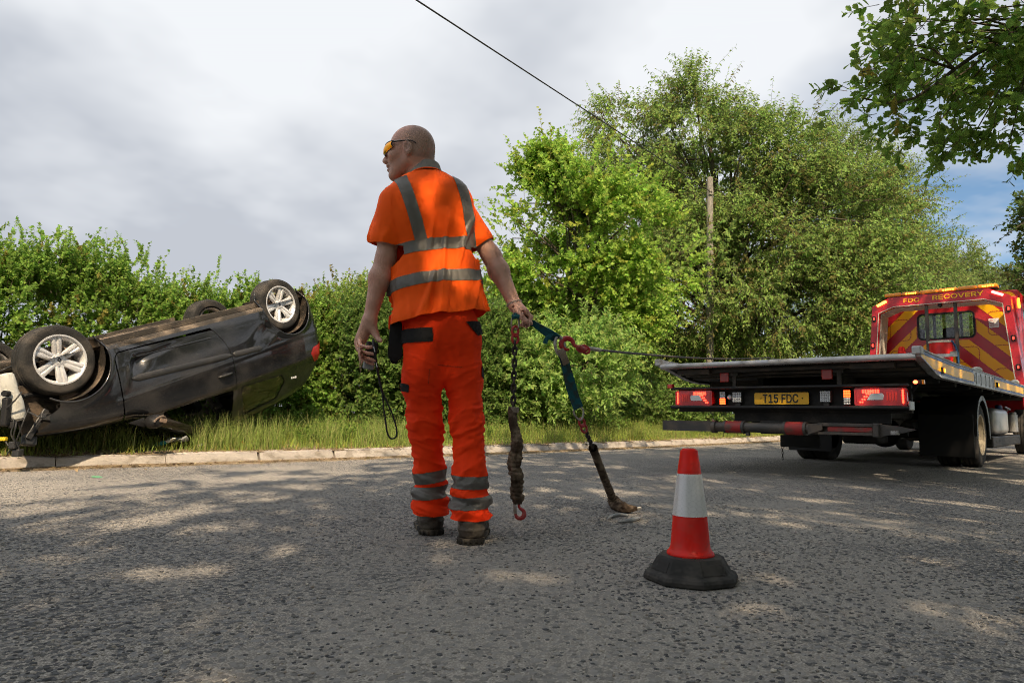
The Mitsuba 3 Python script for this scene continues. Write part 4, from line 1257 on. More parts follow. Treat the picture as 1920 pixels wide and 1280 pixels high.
for x0, x1, z0, z1 in ((-.50, -1.64, .655, .715), (-1.672, -2.07, .717, .740)):
    u = np.linspace(0, 1, 40)
    p = on_side(x0 + (x1 - x0) * u, z0 + (z1 - z0) * u, .002)
    cput('rub_strip', tube(p, .034 * np.clip(np.minimum(u, 1 - u) * 12 + .35, 0, 1), 8, up=(0, 1, 0), ry=.014), 'm_trim', 50)
u = np.linspace(0, 1, 40)
cput('door__moulding', tube(on_side(-.62 + -.85 * u, .46 + .015 * u, -.002), .010, 6, up=(0, 1, 0)), 'm_carpaint', True)
hp = on_side(np.linspace(-1.43, -1.60, 12), np.full(12, .905), .0)
hp[:, 1] -= .030 * np.sin(np.linspace(0, np.pi, 12)) ** .5
cput('door__handle', tube(hp, .012, 8, up=(0, 1, 0), ry=.015), 'm_trim', True)
hw = on_side(np.array([-1.51]), np.array([.90]), 0)[0]
cput('door__handle_cup', mv(mv(trimesh.creation.icosphere(3), s=(.06, .008, .032)), hw + [0, .002, 0]), 'm_black', True)
mb = np.array([-.52, -.90, 1.10])
cput('mirror', cat([mv(mv(trimesh.creation.icosphere(3), s=(.085, .105, .068)), mb + [-.03, -.045, 0], eul('z', 12)), mv(prism([(0, 0), (.16, 0), (.02, .09)], .02), mb + [.02, .03, -.06], eul('x', 90))]), 'm_black', True)
cput('mirror__broken_shell', cat([tube(spline([mb + q_ for q_ in np.array([[-.06, -.13, .03], [-.10, -.12, 0], [-.08, -.14, -.03], [-.02, -.15, -.04], [.03, -.14, -.01]])], 16), .010, 6), mv(rbox(-.04, .03, -.01, .01, -.02, .02, .006), mb + [-.05, -.15, .0], eul('y', 30))]), 'm_rust', 40)
for k in range(3):
    bp = on_side(np.array([-2.52 - .035 * k]), np.array([1.22 + .004 * k]), .004)[0]
    mat('m_badge', (.7, .7, .7), .3) if k == 0 else None
    cput('badge_letter', mv(cbox(-.012, .012, -.002, .002, -.012, .012, .001), bp), 'm_badge')


# ---- wheels
def lug(n, r0, depth=0.0):
    return None


tyre_prof = [(.218, -.094), (.226, -.103), (.248, -.1065), (.275, -.108), (.295, -.104), (.307, -.092), (.3135, -.074), (.316, -.060), (.316, -.050), (.309, -.048), (.309, -.041), (.316, -.039), (.316, -.012), (.309, -.010), (.309, .010), (.316, .012),
             (.316, .039), (.309, .041), (.309, .048), (.316, .050), (.316, .060), (.3135, .074), (.307, .092), (.295, .104), (.275, .108), (.248, .1065), (.226, .103), (.218, .094)]
rim_prof = [(.206, -.098), (.214, -.106), (.226, -.106), (.227, -.098), (.216, -.092), (.203, -.080), (.188, -.06), (.180, .02), (.185, .08), (.203, .100)]


def spoke(a):
    # broad twin-ribbed spoke, outer face at y = -.085, running from the hub to the rim
    P = []
    rs = np.linspace(.045, .206, 7)
    rows = []
    for r_ in rs:
        hw_ = np.interp(r_, [.045, .206], [.034, .047])
        yo = np.interp(r_, [.045, .12, .196], [-.068, -.082, -.090])
        rows.append([(-hw_, yo + .028), (-hw_ * .96, yo + .006), (-hw_ * .66, yo), (-hw_ * .30, yo + .001), (-.0035, yo + .010), (.0035, yo + .010), (hw_ * .30, yo + .001), (hw_ * .66, yo), (hw_ * .96, yo + .006), (hw_, yo + .028)])
    R = np.array(rows)
    n, k = R.shape[:2]
    v = np.stack([np.repeat(rs[:, None], k, 1), R[..., 1], R[..., 0]], -1).reshape(-1, 3)
    i, j = np.meshgrid(np.arange(n - 1), np.arange(k - 1), indexing='ij')
    q4 = np.stack([i * k + j, (i + 1) * k + j, (i + 1) * k + j + 1, i * k + j + 1], -1).reshape(-1, 4)
    return mv(tm(v, q4), R=eul('y', a))


def car_wheel(c, flip, steer, spin, name):
    c = np.array(c, float)
    R = eul('z', steer) @ eul('y', spin)
    if flip: R = eul('z', 180) @ R
    g = lambda m: mv(m, c, R)
    key = f'{CAR}__{name}'
    n = 1
    while any(k.startswith(key + '__') for k in scene): key = f'{CAR}__{name}_{n:03d}'; n += 1
    sub = key[len(CAR) + 2:]
    ty = lathe(tyre_prof, 72, 'y')
    cput(sub + '__tyre', g(ty), 'm_tyre', 35)
    cput(sub + '__rim', g(lathe(rim_prof, 64, 'y')), 'm_alloy', 40)
    for k in range(6): cput(sub + '__spoke', g(spoke(60 * k + 30)), 'm_alloy', 30)
    cput(sub + '__hub', g(lathe([(.001, -.078), (.036, -.078), (.040, -.074), (.056, -.071), (.060, -.066), (.060, -.02)], 40, 'y')), 'm_alloy', 30)
    dia = Polygon([(0, .025), (.017, 0), (0, -.025), (-.017, 0)]).difference(Polygon([(0, .014), (.0075, 0), (0, -.014), (-.0075, 0)]))
    cput(sub + '__hub_emblem', g(mv(prism(dia, .004), (0, -.079, 0), XZ @ np.eye(3))), 'm_trim')
    cput(sub + '__brake_disc', g(lathe([(.001, -.02), (.135, -.02), (.135, .01), (.001, .01)], 40, 'y')), 'm_rust', 30)
    return key


car_wheel((0, -.655, WR), False, 0, 8, 'wheel')
car_wheel((-2.625, -.655, WR), False, 0, 25, 'wheel')
car_wheel((0, .655, WR), True, 0, 0, 'wheel')
car_wheel((-2.625, .655, WR + .085), True, 0, 10, 'wheel')

# ---- debris lying in the grass beside the car
mat('m_teal', (.03, .30, .36), .35)
mat('m_white', (.78, .77, .74), .5)
mat('m_orangeplastic', (.72, .20, .03), .4)
mat('m_greyplastic', (.22, .23, .24), .45)


def shard(n, sx, sy, sz, seed):
    rr = np.random.default_rng(seed)
    p = rr.normal(0, 1, (n, 3))
    p = unit(p) * np.array([sx, sy, sz])
    return trimesh.convex.convex_hull(p)


def debris(u, v, y, mesh, m, name, label, catg, R=None):
    put(name, mv(mesh, pix(u, v, y), np.eye(3) if R is None else R), m, smooth=25)
    tag(name, label, catg)


debris(303, 831, 7.2, tube(spline([[-.06, 0, -.02], [0, 0, .0], [.06, .01, .015]], 8), [.014, .022, .024, .025, .025, .024, .020, .008], 10), 'm_teal', 'plastic_bottle', 'small teal plastic tube lying in the grass below the broken mirror', 'bottle')
debris(328, 824, 7.25, cat([shard(14, .10, .05, .03, 3), mv(shard(12, .05, .04, .05, 8), (.09, .02, .0))]), 'm_greyplastic', 'crumpled_wrapper', 'crumpled grey and white plastic scrap in the grass below the broken mirror', 'scrap')
debris(318, 826, 7.15, mv(shard(12, .075, .03, .018, 13), R=eul('y', -25)), 'm_white', 'white_shard', 'white plastic shard beside the teal tube in the grass', 'shard')
debris(376, 834, 7.35, shard(12, .035, .02, .018, 4), 'm_white', 'paper_scrap', 'small white paper scrap in the grass left of the orange shard', 'scrap')
debris(456, 830, 7.8, mv(shard(11, .045, .02, .045, 5), R=eul('y', 30)), 'm_orangeplastic', 'orange_lens_shard', 'orange plastic shard standing in the grass by the kerb', 'shard')
debris(300, 812, 7.3, mv(shard(14, .13, .05, .03, 6), R=eul('y', 15)), 'm_black', 'black_trim_shard', 'black plastic trim piece in the grass under the car door', 'shard')
mat('m_greenfilm', (.10, .42, .20), .4)
put('green_wrapper', mv(shard(12, .07, .03, .006, 9), np.r_[pix(180, 891, 5.45)[:2], .008]), 'm_greenfilm')
tag('green_wrapper', 'flat green wrapper lying on the road near the left kerb', 'wrapper')

# ================================================================ the recovery truck
TA = .7485
TDIR = np.array([math.sin(TA), math.cos(TA), 0])
TRT = np.array([math.cos(TA), -math.sin(TA), 0])
TORG = np.array([2.4373, 6.3558, 0])
TRM = np.stack([TRT, TDIR, [0, 0, 1.0]], 1)
TK = 'recovery_truck'
tag(TK, 'red and yellow recovery truck with a flat tilting deck, seen from behind', 'truck')


def tput(sub, mesh, m, smooth=False, **kw):
    return put(TK + '__' + sub, mv(mesh, TORG, TRM), m, smooth=smooth, **kw)


def tw(x, y, z):
    return TORG + TRM @ np.array([x, y, z], float)


mat('m_alum', dusty((.48, .48, .49), (.30, .27, .22), .6, scale=6), .42, metallic=.75)
mat('m_alumworn', dusty((.46, .46, .47), (.17, .155, .13), .9, scale=7), .5, metallic=.55)
mat('m_truckred', dusty((.44, .010, .020), (.30, .10, .07), .12, scale=3), .28, clearcoat=.6)
mat('m_truckyellow', dusty((.92, .47, .006), (.5, .3, .06), .06, scale=4), .38)
mat('m_truckblue', (.015, .045, .16), .4)
mat('m_chassis', dusty((.014, .014, .014), (.09, .075, .06), .5, scale=5), .7, spec=.3)
mat('m_steel', dusty((.06, .058, .056), (.16, .12, .09), .7, scale=9), .55, metallic=.3)
mat('m_redpaintworn', dusty((.32, .022, .020), (.10, .075, .06), .9, scale=16), .6)
mat('m_cream', (.50, .47, .41), .6)
mat('m_plateyellow', (.78, .42, .012), .45)
mat('m_text', (.012, .012, .012), .5)
mat('m_amber', (.85, .30, .008), .15, clearcoat=1.0)
mat('m_reflector', (.62, .030, .022), .25, clearcoat=.8)
mat('m_clearlens', (.62, .64, .66), .18, clearcoat=1.0)
mat('m_paper', (.78, .77, .74), .7)
mat('m_bluestrap', (.02, .10, .24), .8)
mat('m_wheelrim', dusty((.46, .40, .30), (.25, .20, .14), .5, scale=9), .6)
scene['m_pane'] = {'type': 'thindielectric'}


def lit(sub, mesh, rad, m='m_redlens', smooth=False):
    return tput(sub, mesh, m, smooth, emitter={'type': 'area', 'radiance': rgb(*rad)})


# deck
rail = Polygon([(0, 1.132), (.5, 1.118), (1.4, 1.098), (7.12, 1.092), (7.12, .922), (.78, .922), (.55, .945), (0, 1.062)])
deck_prof = Polygon([(0.02, 1.085), (7.1, 1.075), (7.1, .99), (.72, .95), (.04, 1.055)])
tput('deck', mv(prism(deck_prof, 2.34), (-1.17, 0, 0), YZ), 'm_chassis')
tput('deck_surface', mv(prism(Polygon([(.03, 1.089), (7.08, 1.079), (7.08, 1.076), (.03, 1.086)]), 2.33), (-1.165, 0, 0), YZ), 'm_alum')
for y in np.arange(1.0, 7, .75): tput('deck_cross_member', cbox(-1.14, 1.14, y, y + .06, .885, .985, .008), 'm_chassis')
for x in (-.42, .36): tput('deck_runner', cbox(x, x + .07, .62, 7.0, .80, .96, .008), 'm_chassis')
for y in (.22, .40, .56): tput('deck_rib', cbox(-1.12, 1.12, y, y + .03, 1.055 - .13 * y - .03, 1.055 - .12 * y + .01, .004), 'm_steel')
for sx in (-1, 1):
    face = 1.20
    key = 'side_rail'
    def srail(sub, poly, off, m, th=.004):
        poly = poly.buffer(0)
        if poly.is_empty: return None
        mm = mv(prism(poly, th), (face + off, 0, 0), YZ)
        if sx < 0: mm = mv(mm, s=(-1, 1, 1))
        return tput(sub, mm, m)
    k0 = srail('side_rail', rail, -.035, 'm_alum', .035)
    k0 = k0[len(TK) + 2:]
    low = lambda d: Polygon([(0, 1.132 + 9), (9, 10), (9, .922 + d), (.78 + d * .4, .922 + d), (.55 + .3 * d, .945 + d), (0, 1.062 + d)])
    strip = lambda z0, z1: rail.intersection(low(.016)).intersection(Polygon([(0, z0 + .038), (.5, z0 + .024), (1.4, z0 + .004), (7.2, z0), (7.2, z1), (1.4, z1 + .004), (.5, z1 + .024), (0, z1 + .038)]))
    for a, b in ((.02, 2.36), (3.74, 7.1)):
        win = sbox(a, 0, b, 3)
        srail(k0 + '__yellow_band', strip(.962, 1.050).intersection(win), .0, 'm_truckyellow')
        srail(k0 + '__blue_stripe', strip(1.053, 1.079).intersection(win), .0, 'm_truckblue')
        srail(k0 + '__blue_stripe', strip(.938, .959).intersection(win), .0, 'm_truckblue')
    for a in (2.52, 2.80, 3.1, 3.36, 3.6): srail(k0 + '__stanchion', sbox(a, .945, a + .025, 1.07), .0, 'm_alum', .008)
    srail(k0 + '__worn_band', sbox(2.40, .965, 3.70, 1.045), -.001, 'm_alumworn', .004)
    srail(k0 + '__top_lip', Polygon([(0, 1.134), (.5, 1.120), (1.4, 1.1), (7.12, 1.094), (7.12, 1.084), (1.4, 1.09), (.5, 1.110), (0, 1.122)]), -.03, 'm_alumworn', .040)
    srail(k0 + '__bottom_lip', Polygon([(0, 1.062), (.55, .945), (.78, .922), (7.12, .922), (7.12, .932), (.785, .933), (.56, .956), (0, 1.074)]), -.05, 'm_alumworn', .062)
    tput('deck_corner', cat([rbox(sx * 1.20 - .045, sx * 1.20 + .025, -.03, .07, 1.075, 1.145, .012)]), 'm_alumworn', 40)
    for y, z in ((.82, .992), (3.86, .992)):
        tput('side_marker', rbox(*(sorted((sx * 1.203, sx * 1.222))), y - .035, y + .035, z - .03, z + .03, .006), 'm_black', 40)
        lit('side_marker_lens', rbox(*(sorted((sx * 1.215, sx * 1.232))), y - .02, y + .02, z - .02, z + .02, .006), (.8, .24, .015), 'm_amber')
    for y in (2.94, 5.96): tput('ratchet', cat([mv(mv(trimesh.creation.icosphere(2), s=(.05, .13, .035)), (sx * 1.15, y, 1.125))]), 'm_whiteplastic', True)
tput('rear_edge_bar', tube([[-1.18, 0, 1.062], [1.18, 0, 1.062]], .028, 12), 'm_alumworn', True)
tput('deck_board', cbox(-1.08, -.72, .16, .22, .985, 1.035, .004), 'm_steel')
tput('deck_board', cbox(.62, .98, .16, .22, .985, 1.035, .004), 'm_steel')

# light bar under the tail
tput('light_bar_panel', cbox(-1.09, 1.09, .20, .24, .60, .84, .004), 'm_chassis')
for z0, z1 in ((.820, .850), (.628, .664)):
    tput('light_bar_rail', cat([tube([[-1.12, .10, (z0 + z1) / 2], [1.09, .10, (z0 + z1) / 2]], (z1 - z0) / 2, 10), cbox(-1.10, 1.08, .10, .24, (z0 + z1) / 2 - .006, (z0 + z1) / 2 + .006, .002)]), 'm_black', 40)
tput('light_bar_end', cbox(1.085, 1.10, .10, .24, .625, .70, .004), 'm_alum')
for sx in (-1, 1):
    x0, x1 = (.675, 1.070)
    sp = lambda a, b: sorted((sx * a, sx * b))
    t0 = tput('tail_light', rbox(*sp(x0, x1), .105, .20, .672, .806, .012), 'm_redlens', 40)[len(TK) + 2:]
    tput(t0 + '__frame', mv(prism(rrect(*sp(x0 - .008, x1 + .008), .664, .814, .015).difference(rrect(*sp(x0 + .006, x1 - .006), .680, .798, .01)), .03), (0, .135, 0), XZ), 'm_redlens', 40)
    tput(t0 + '__reverse_lens', mv(prism(Polygon([(sx * a, z) for a, z in ((.77, .712), (.895, .712), (.905, .752), (.89, .768), (.80, .765), (.785, .74))]), .004), (0, .104, 0), XZ), 'm_clearlens')
    led = lambda a, z: mv(mv(trimesh.creation.icosphere(1), s=(.0085, .005, .0085)), (sx * a, .102, z))
    cl = [led(1.048, z) for z in np.linspace(.688, .79, 9)]
    lit(t0 + '__position_light', cat(cl), (3.0, .10, .04))
    cl = [led(a, z) for a, z in [(.715 + .012 * j + .02 * i * .9, .692 + .0235 * i) for i in range(5) for j in (0, 1.5)]] + [led(a, z) for a in np.linspace(.74, .86, 7) for z in (.776, .792)]
    lit(t0 + '__brake_light', cat(cl), (2.8, .09, .04))
    tput(t0 + '__inner_lens', cat([cbox(*sp(.92 + .022 * k, .934 + .022 * k), .100, .106, .70, .775, .002) for k in range(4)]), 'm_reflector')
    # aux lamp of stacked LEDs
    xc = .595 if sx > 0 else .575
    zz = np.linspace(.682, .79, 6)
    a0 = tput('aux_light', rbox(*sp(xc - .032, xc + .032), .15, .20, .672, .80, .005), 'm_black', 40)[len(TK) + 2:]
    on = zz[3:] if sx > 0 else zz[:3]
    sq = lambda a, z: rbox(*sp(xc + a - .008, xc + a + .008), .142, .152, z - .0085, z + .0085, .002, 2)
    lit(a0 + '__red_led', cat([sq(a, z) for a in (-.019, 0, .019) for z in on]), (2.4, .14, .02))
    tput(a0 + '__clear_led', cat([sq(a, z) for a in (-.019, 0, .019) for z in zz if z not in on]), 'm_clearlens')
    xw = .41 if sx > 0 else .425
    w0 = tput('work_light', rbox(*sp(xw - .050, xw + .050), .15, .21, .690, .800, .006), 'm_trim', 40)[len(TK) + 2:]
    tput(w0 + '__lens', cat([rbox(*sp(xw + a - .007, xw + a + .007), .143, .152, z - .007, z + .007, .002, 2) for a in np.linspace(-.036, .036, 5) for z in np.linspace(.705, .786, 6)]), 'm_clearlens')
    tput(w0 + '__bracket', cbox(*sp(xw - .025, xw + .025), .165, .19, .662, .692, .003), 'm_steel')
tput('clear_marker', lathe([(.001, -.02), (.020, -.018), (.024, 0), (.024, .02), (.001, .02)], 14, 'y') if False else mv(lathe([(.001, -.02), (.020, -.018), (.024, 0), (.024, .03)], 14, 'y'), (-.508, .17, .745)), 'm_clearlens', True)
for sx in (-1, 1):
    lx = (-.62 if sx < 0 else .385)
    r0 = tput('reflector', rbox(lx - .048, lx + .048, .285, .30, .905, 1.003, .008), 'm_reflector', 40)[len(TK) + 2:]
    tput(r0 + '__bracket', cat([cbox(lx - .02 + .10, lx + .02 + .10, .30, .32, .78, 1.00, .004), cbox(lx - .03, lx + .14, .302, .318, .965, 1.005, .003)]), 'm_steel')
tput('marker_stalk', tube(spline([[1.06, .24, .74], [1.12, .2, .82], [1.16, .12, .854]], 10), .014, 8), 'm_black', True)
tput('end_marker', rbox(1.13, 1.20, .06, .11, .835, .875, .010), 'm_black', 40)
lit('end_marker_lens', mv(mv(trimesh.creation.icosphere(2), s=(.018, .012, .015)), (1.155, .055, .855)), (6, .3, .1))
tput('end_marker_amber', rbox(1.195, 1.215, .065, .105, .836, .874, .005), 'm_amber', 40)
tput('end_marker_red', rbox(-1.16, -1.10, .08, .13, .842, .885, .010), 'm_reflector', 40)
# number plate
p0 = tput('number_plate', mv(prism(rrect(-.252, .262, .6745, .7855, .012), .008), (0, .165, 0), XZ), 'm_plateyellow')[len(TK) + 2:]
t = meshkit.text_mesh('T15 FDC', .077, .003, bold=True)
wd_ = t.vertices[:, 0].max() - t.vertices[:, 0].min()
t = mv(t, (-t.vertices[:, 0].min(), 0, 0))
t = mv(t, s=(.335 / wd_, 1, 1))
tput(p0 + '__lettering', mv(t, (-.168, .156, .692), XZ), 'm_text')
for a in (-.185, .205): tput(p0 + '__bolt', mv(lathe([(.001, -.004), (.006, -.003), (.007, 0)], 10, 'y'), (a, .157, .732)), 'm_chassis', True)

# panel, chassis, running gear below
tput('rear_panel', cbox(-.49, .92, .22, .25, .505, .64, .006), 'm_chassis')
for x in (-.44, .34): tput('chassis_rail', cbox(x, x + .08, .3, 9.3, .56, .78, .01), 'm_chassis')
tput('underslung_box', cat([rbox(-.40, .40, .4, 1.6, .42, .62, .03), cbox(-.12, .12, -.05, 1.2, .40, .52, .01)]), 'm_chassis', 40)
tput('axle', cat([tube([[-.9, 3.60, .385], [.9, 3.60, .385]], .06, 10), mv(mv(trimesh.creation.icosphere(2), s=(.2, .2, .19)), (0, 3.6, .385)), cbox(-.5, -.4, 2.9, 4.3, .44, .52, .01), cbox(.4, .5, 2.9, 4.3, .44, .52, .01), tube([[-.5, 2.4, .42], [.55, 2.4, .40]], .035, 8), rbox(-.1, .3, 2.2, 2.6, .27, .5, .04)]), 'm_chassis', 40)
tput('silencer', tube([[.1, 4.6, .42], [.1, 5.6, .42]], .16, 14), 'm_steel', 40)
tw_prof = [(.225, -.098), (.240, -.106), (.285, -.110), (.335, -.108), (.365, -.100), (.381, -.085), (.385, -.07), (.385, -.052), (.375, -.05), (.375, -.04), (.385, -.038), (.385, -.006), (.375, -.004), (.375, .004), (.385, .006), (.385, .038), (.375, .04), (.375, .05), (.385, .052), (.385, .07), (.381, .085), (.365, .1), (.335, .108), (.285, .11), (.240, .106), (.225, .098)]
rimw = [(.236, .098), (.246, .106), (.240, .112), (.228, .10), (.222, .06), (.215, .02), (.18, -.005), (.145, -.012), (.135, .0), (.11, .01), (.105, .06), (.06, .075), (.001, .078)]


def truck_wheel(x, y, s, dual):
    key = 'rear_wheel' if dual else 'front_wheel'
    n, base = 1, key
    while any(k.startswith(f'{TK}__{key}__') for k in scene): key = f'{base}_{n:03d}'; n += 1
    for q_ in ((0, -.222) if dual else (0,)):
        tput(key + '__tyre', mv(lathe(tw_prof, 56, 'x'), (x + s * q_, y, .385)), 'm_tyre', 35)
    rm = rimw if dual else [(a, b) for a, b in rimw[:3]] + [(.225, .07), (.2, .085), (.13, .09), (.12, .13), (.08, .14), (.001, .14)]
    tput(key + '__rim', mv(mv(lathe(rm, 40, 'x'), s=(s, 1, 1)), (x, y, .385)), 'm_wheelrim', 35)
    tput(key + '__wheel_nut', cat([mv(trimesh.creation.cylinder(.014, .03, sections=6), (x + s * .0, y + .165 * math.cos(a), .385 + .165 * math.sin(a)), eul('y', 90)) for a in np.linspace(0, 6.28, 9)[:-1]]), 'm_steel')
    tag(f'{TK}__{key}__wheel_nut', kind='stuff')
    return key


for s in (-1, 1):
    truck_wheel(s * .95, 3.60, s, True)
    truck_wheel(s * .93, 8.55, s, False)
    # mudguard and flap
    a = np.linspace(-.05 * math.pi, 1.02 * math.pi, 24)
    ring = [(3.60 + .455 * math.cos(t_), .40 + .455 * math.sin(t_)) for t_ in a]
    ring2 = [(3.60 + .435 * math.cos(t_), .40 + .435 * math.sin(t_)) for t_ in a[::-1]]
    g = prism(Polygon(ring + ring2), .60)
    tput('mudguard', mv(g, (.48 if s > 0 else -1.08, 0, 0), YZ), 'm_black', 40)
    lipr = prism(Polygon(ring + [(3.60 + .385 * math.cos(t_), .40 + .40 * math.sin(t_)) for t_ in a[::-1]]), .012)
    tput('mudguard_lip', mv(lipr, (1.075 if s > 0 else -1.087, 0, 0), YZ), 'm_trim', 40)
    tput('mudflap', cbox(*sorted((s * .50, s * 1.06)), 3.10, 3.115, .13, .62, .003), 'm_black')
tput('lamp_guard', cat([cbox(-.575, -.14, 1.58, 1.62, .225, .36, .006), cbox(-.50, -.44, 1.58, 1.64, .34, .58, .006), cbox(-.22, -.16, 1.58, 1.64, .34, .58, .006)]), 'm_chassis')
for k in range(5):
    pth = np.stack([.010 * np.cos(np.linspace(0, 6.283, 9)[:-1]), 0 * np.arange(8), .020 * np.sin(np.linspace(0, 6.283, 9)[:-1])], 1)
    tput('safety_chain_link', mv(tube(pth, .0035, 5, closed=True), (-.553, 1.59, .215 - .030 * k), eul('z', 90 * (k % 2))), 'm_steel', True)
tput('fuel_tank', rbox(.56, 1.0, 5.30, 6.35, .36, .74, .08), 'm_alum', 40)
tput('fuel_cap', mv(lathe([(.001, .03), (.04, .03), (.045, 0), (.045, -.03)], 16, 'z'), (.93, 6.0, .76)), 'm_truckblue', 40)
tput('air_tank', tube([[1.0, 6.7, .40], [1.0, 6.7, .66]], .07, 12), 'm_alum', 40)
tput('filter_housing', cat([tube([[.98, 6.95, .42], [.98, 6.95, .7]], .05, 10), tube(spline([[.95, 6.7, .72], [.9, 6.85, .78], [.95, 6.98, .74]], 8), .012, 6)]), 'm_alum', 40)
tput('side_locker', rbox(.50, 1.02, 4.70, 7.3, .20, .35, .02), 'm_black', 40)
tput('side_locker', rbox(-1.02, -.50, 4.70, 7.3, .24, .75, .02), 'm_black', 40)

# underlift cross bar behind the tail
YA = -.05
z0, z1 = .408, .508
tput('underlift_bar', tube([[-.60, YA, .455], [.42, YA, .455]], .046, 16), 'm_steel', 40)
tput('underlift_claw', mv(prism(Polygon([(-.05, z0), (.05, z0), (.05, z0 + .018), (-.032, z0 + .018), (-.032, .450), (.035, .450), (.035, .466), (-.032, .466), (-.032, z1 - .018), (.05, z1 - .018), (.05, z1), (-.05, z1)]), .53), (-1.11, YA, 0), YZ), 'm_steel')
tput('underlift_ring', mv(lathe([(.046, -.02), (.062, -.02), (.062, .02), (.046, .02)], 20, 'x'), (-.565, YA, .455)), 'm_steel', 35)
for x in (-.36, .21):
    tput('underlift_collar', mv(lathe([(.046, -.085), (.056, -.085), (.058, -.075), (.058, .075), (.056, .085), (.046, .085)], 24, 'x'), (x, YA, .455)), 'm_redpaintworn', 35)
    for q_ in (-.09, .09): tput('underlift_clamp', mv(lathe([(.046, -.012), (.060, -.012), (.060, .012), (.046, .012)], 20, 'x'), (x + q_, YA, .455)), 'm_steel', 35)
tput('underlift_pin', cbox(-.25, -.215, YA - .02, YA + .02, .375, .41, .004), 'm_steel')
tput('underlift_pocket', cat([cbox(.42, .86, YA - .055, YA + .05, z1 - .028, z1, .004), cbox(.42, .86, YA - .055, YA + .05, z0, z0 + .024, .004), cbox(.42, .86, YA + .0, YA + .05, z0, z1, .004), mv(prism([(0, 0), (.12, .04), (.12, .10), (0, .09)], .03), (.34, YA - .03, z0), XZ)]), 'm_steel')
tput('underlift_pocket__red_insert', cbox(.50, .855, YA - .045, YA + .002, .436, .478, .003), 'm_redpaintworn')
tput('underlift_end_plate', cbox(.86, .905, YA - .06, YA + .06, .398, .512, .005), 'm_steel')
tput('underlift_tip', mv(prism([(0, 0), (.16, .03), (.26, .060), (.12, .088), (0, .10)], .05), (.905, YA + .03, .405), XZ), 'm_steel')
tput('underlift_tip__lug', rbox(.99, 1.05, YA - .05, YA - .01, .42, .452, .006), 'm_alumworn', 40)
tput('underlift_boom', cbox(-.10, .10, YA + .02, 1.3, .40, .50, .01), 'm_chassis')

# headboard frame behind the cab
HO = Polygon([(-1.145, 1.092), (-1.022, 2.596), (-.745, 2.732), (.745, 2.732), (1.022, 2.596), (1.145, 1.092)])
HI = Polygon([(-1.030, 1.05), (-.912, 2.462), (-.672, 2.556), (.672, 2.556), (.912, 2.462), (1.030, 1.05)])
hb = tput('headboard', mv(prism(HO.difference(HI), .10), (0, 7.25, 0), XZ), 'm_truckred')[len(TK) + 2:]
tput(hb + '__inner_lining', mv(prism(HI.difference(HI.buffer(-.012, join_style=2)).intersection(sbox(-2, 1.1, 2, 3)), .44), (0, 7.70, 0), XZ), 'm_cream')
tput(hb + '__edge_trim', mv(prism(HI.buffer(.012, join_style=2).difference(HI).intersection(sbox(-2, 1.1, 2, 3)), .012), (0, 7.149, 0), XZ), 'm_cream')
tput(hb + '__outer_skin', mv(prism(HO.difference(HO.buffer(-.03, join_style=2)).intersection(sbox(-2, 1.1, 2, 3)), .40), (0, 7.651, 0), XZ), 'm_truckred')
for x in (-.178, .250): tput(hb + '__post', mv(cbox(-.026, .026, -.02, .02, 0, 1.47, .004), (x, 7.22, 1.088)), 'm_steel')
t = meshkit.text_mesh('RECOVERY', .072, .003, bold=True)
lx0, lx1 = t.vertices[:, 0].min(), t.vertices[:, 0].max()
tput(hb + '__lettering', mv(mv(t, (-lx0, 0, 0)), (-.066, 7.149, 2.628), XZ @ np.diag([.735 / (lx1 - lx0), 1, 1])), 'm_truckyellow')
t = meshkit.text_mesh('FDC', .066, .003, bold=True)
lx0, lx1 = t.vertices[:, 0].min(), t.vertices[:, 0].max()
tput(hb + '__lettering', mv(mv(t, (-lx0, 0, 0)), (-.512, 7.149, 2.622), XZ @ np.diag([.245 / (lx1 - lx0), 1, 1])), 'm_truckyellow')
for sx in (-1, 1):
    for z, d in ((2.37, 0), (1.888, .045), (1.42, .085)):
        xx = sx * (.992 + .082 * (2.4 - z))
        tput('headboard_marker', rbox(xx - .03, xx + .03, 7.125, 7.15, z - .05, z + .05, .010), 'm_black', 40)
        lit('headboard_marker_lens', rbox(xx - .013, xx + .013, 7.112, 7.13, z - .025, z + .025, .008), (1.3, .05, .03), 'm_redlens')
    m = rbox(-.085, .085, -.02, .02, -.020, .020, .008)
    c = lit('strobe', mv(m, (sx * .86, 7.135, 2.636), eul('y', sx * 26)), (2.6, .80, .10) if sx < 0 else (1.7, .28, .22), 'm_amber' if sx < 0 else 'm_clearlens', 40)
tput('reverse_camera', cat([mv(lathe([(.001, -.03), (.025, -.028), (.035, 0), (.035, .04), (.001, .05)], 16, 'y'), (.03, 7.2, 2.53))]), 'm_black', 40)
# amber beacon bar
tput('beacon_bar', rbox(-.83, .86, 7.20, 7.42, 2.736, 2.752, .006), 'm_chassis', 40)
xs_ = np.linspace(-.83, .86, 7)
for k in range(6):
    a, b = xs_[k] + .006, xs_[k + 1] - .006
    bk = tput('beacon_bar__lens', rbox(a, b, 7.19, 7.43, 2.753, 2.818, .022), 'm_amber', 40)
    if k in (1, 3, 5):
        lit('beacon_bar__lit_led', cat([rbox((a + b) / 2 - .07 + .035 * j, (a + b) / 2 - .05 + .035 * j, 7.181, 7.192, 2.770, 2.795, .004, 2) for j in range(5)]), (2.6, 1.0, .08), 'm_amber')
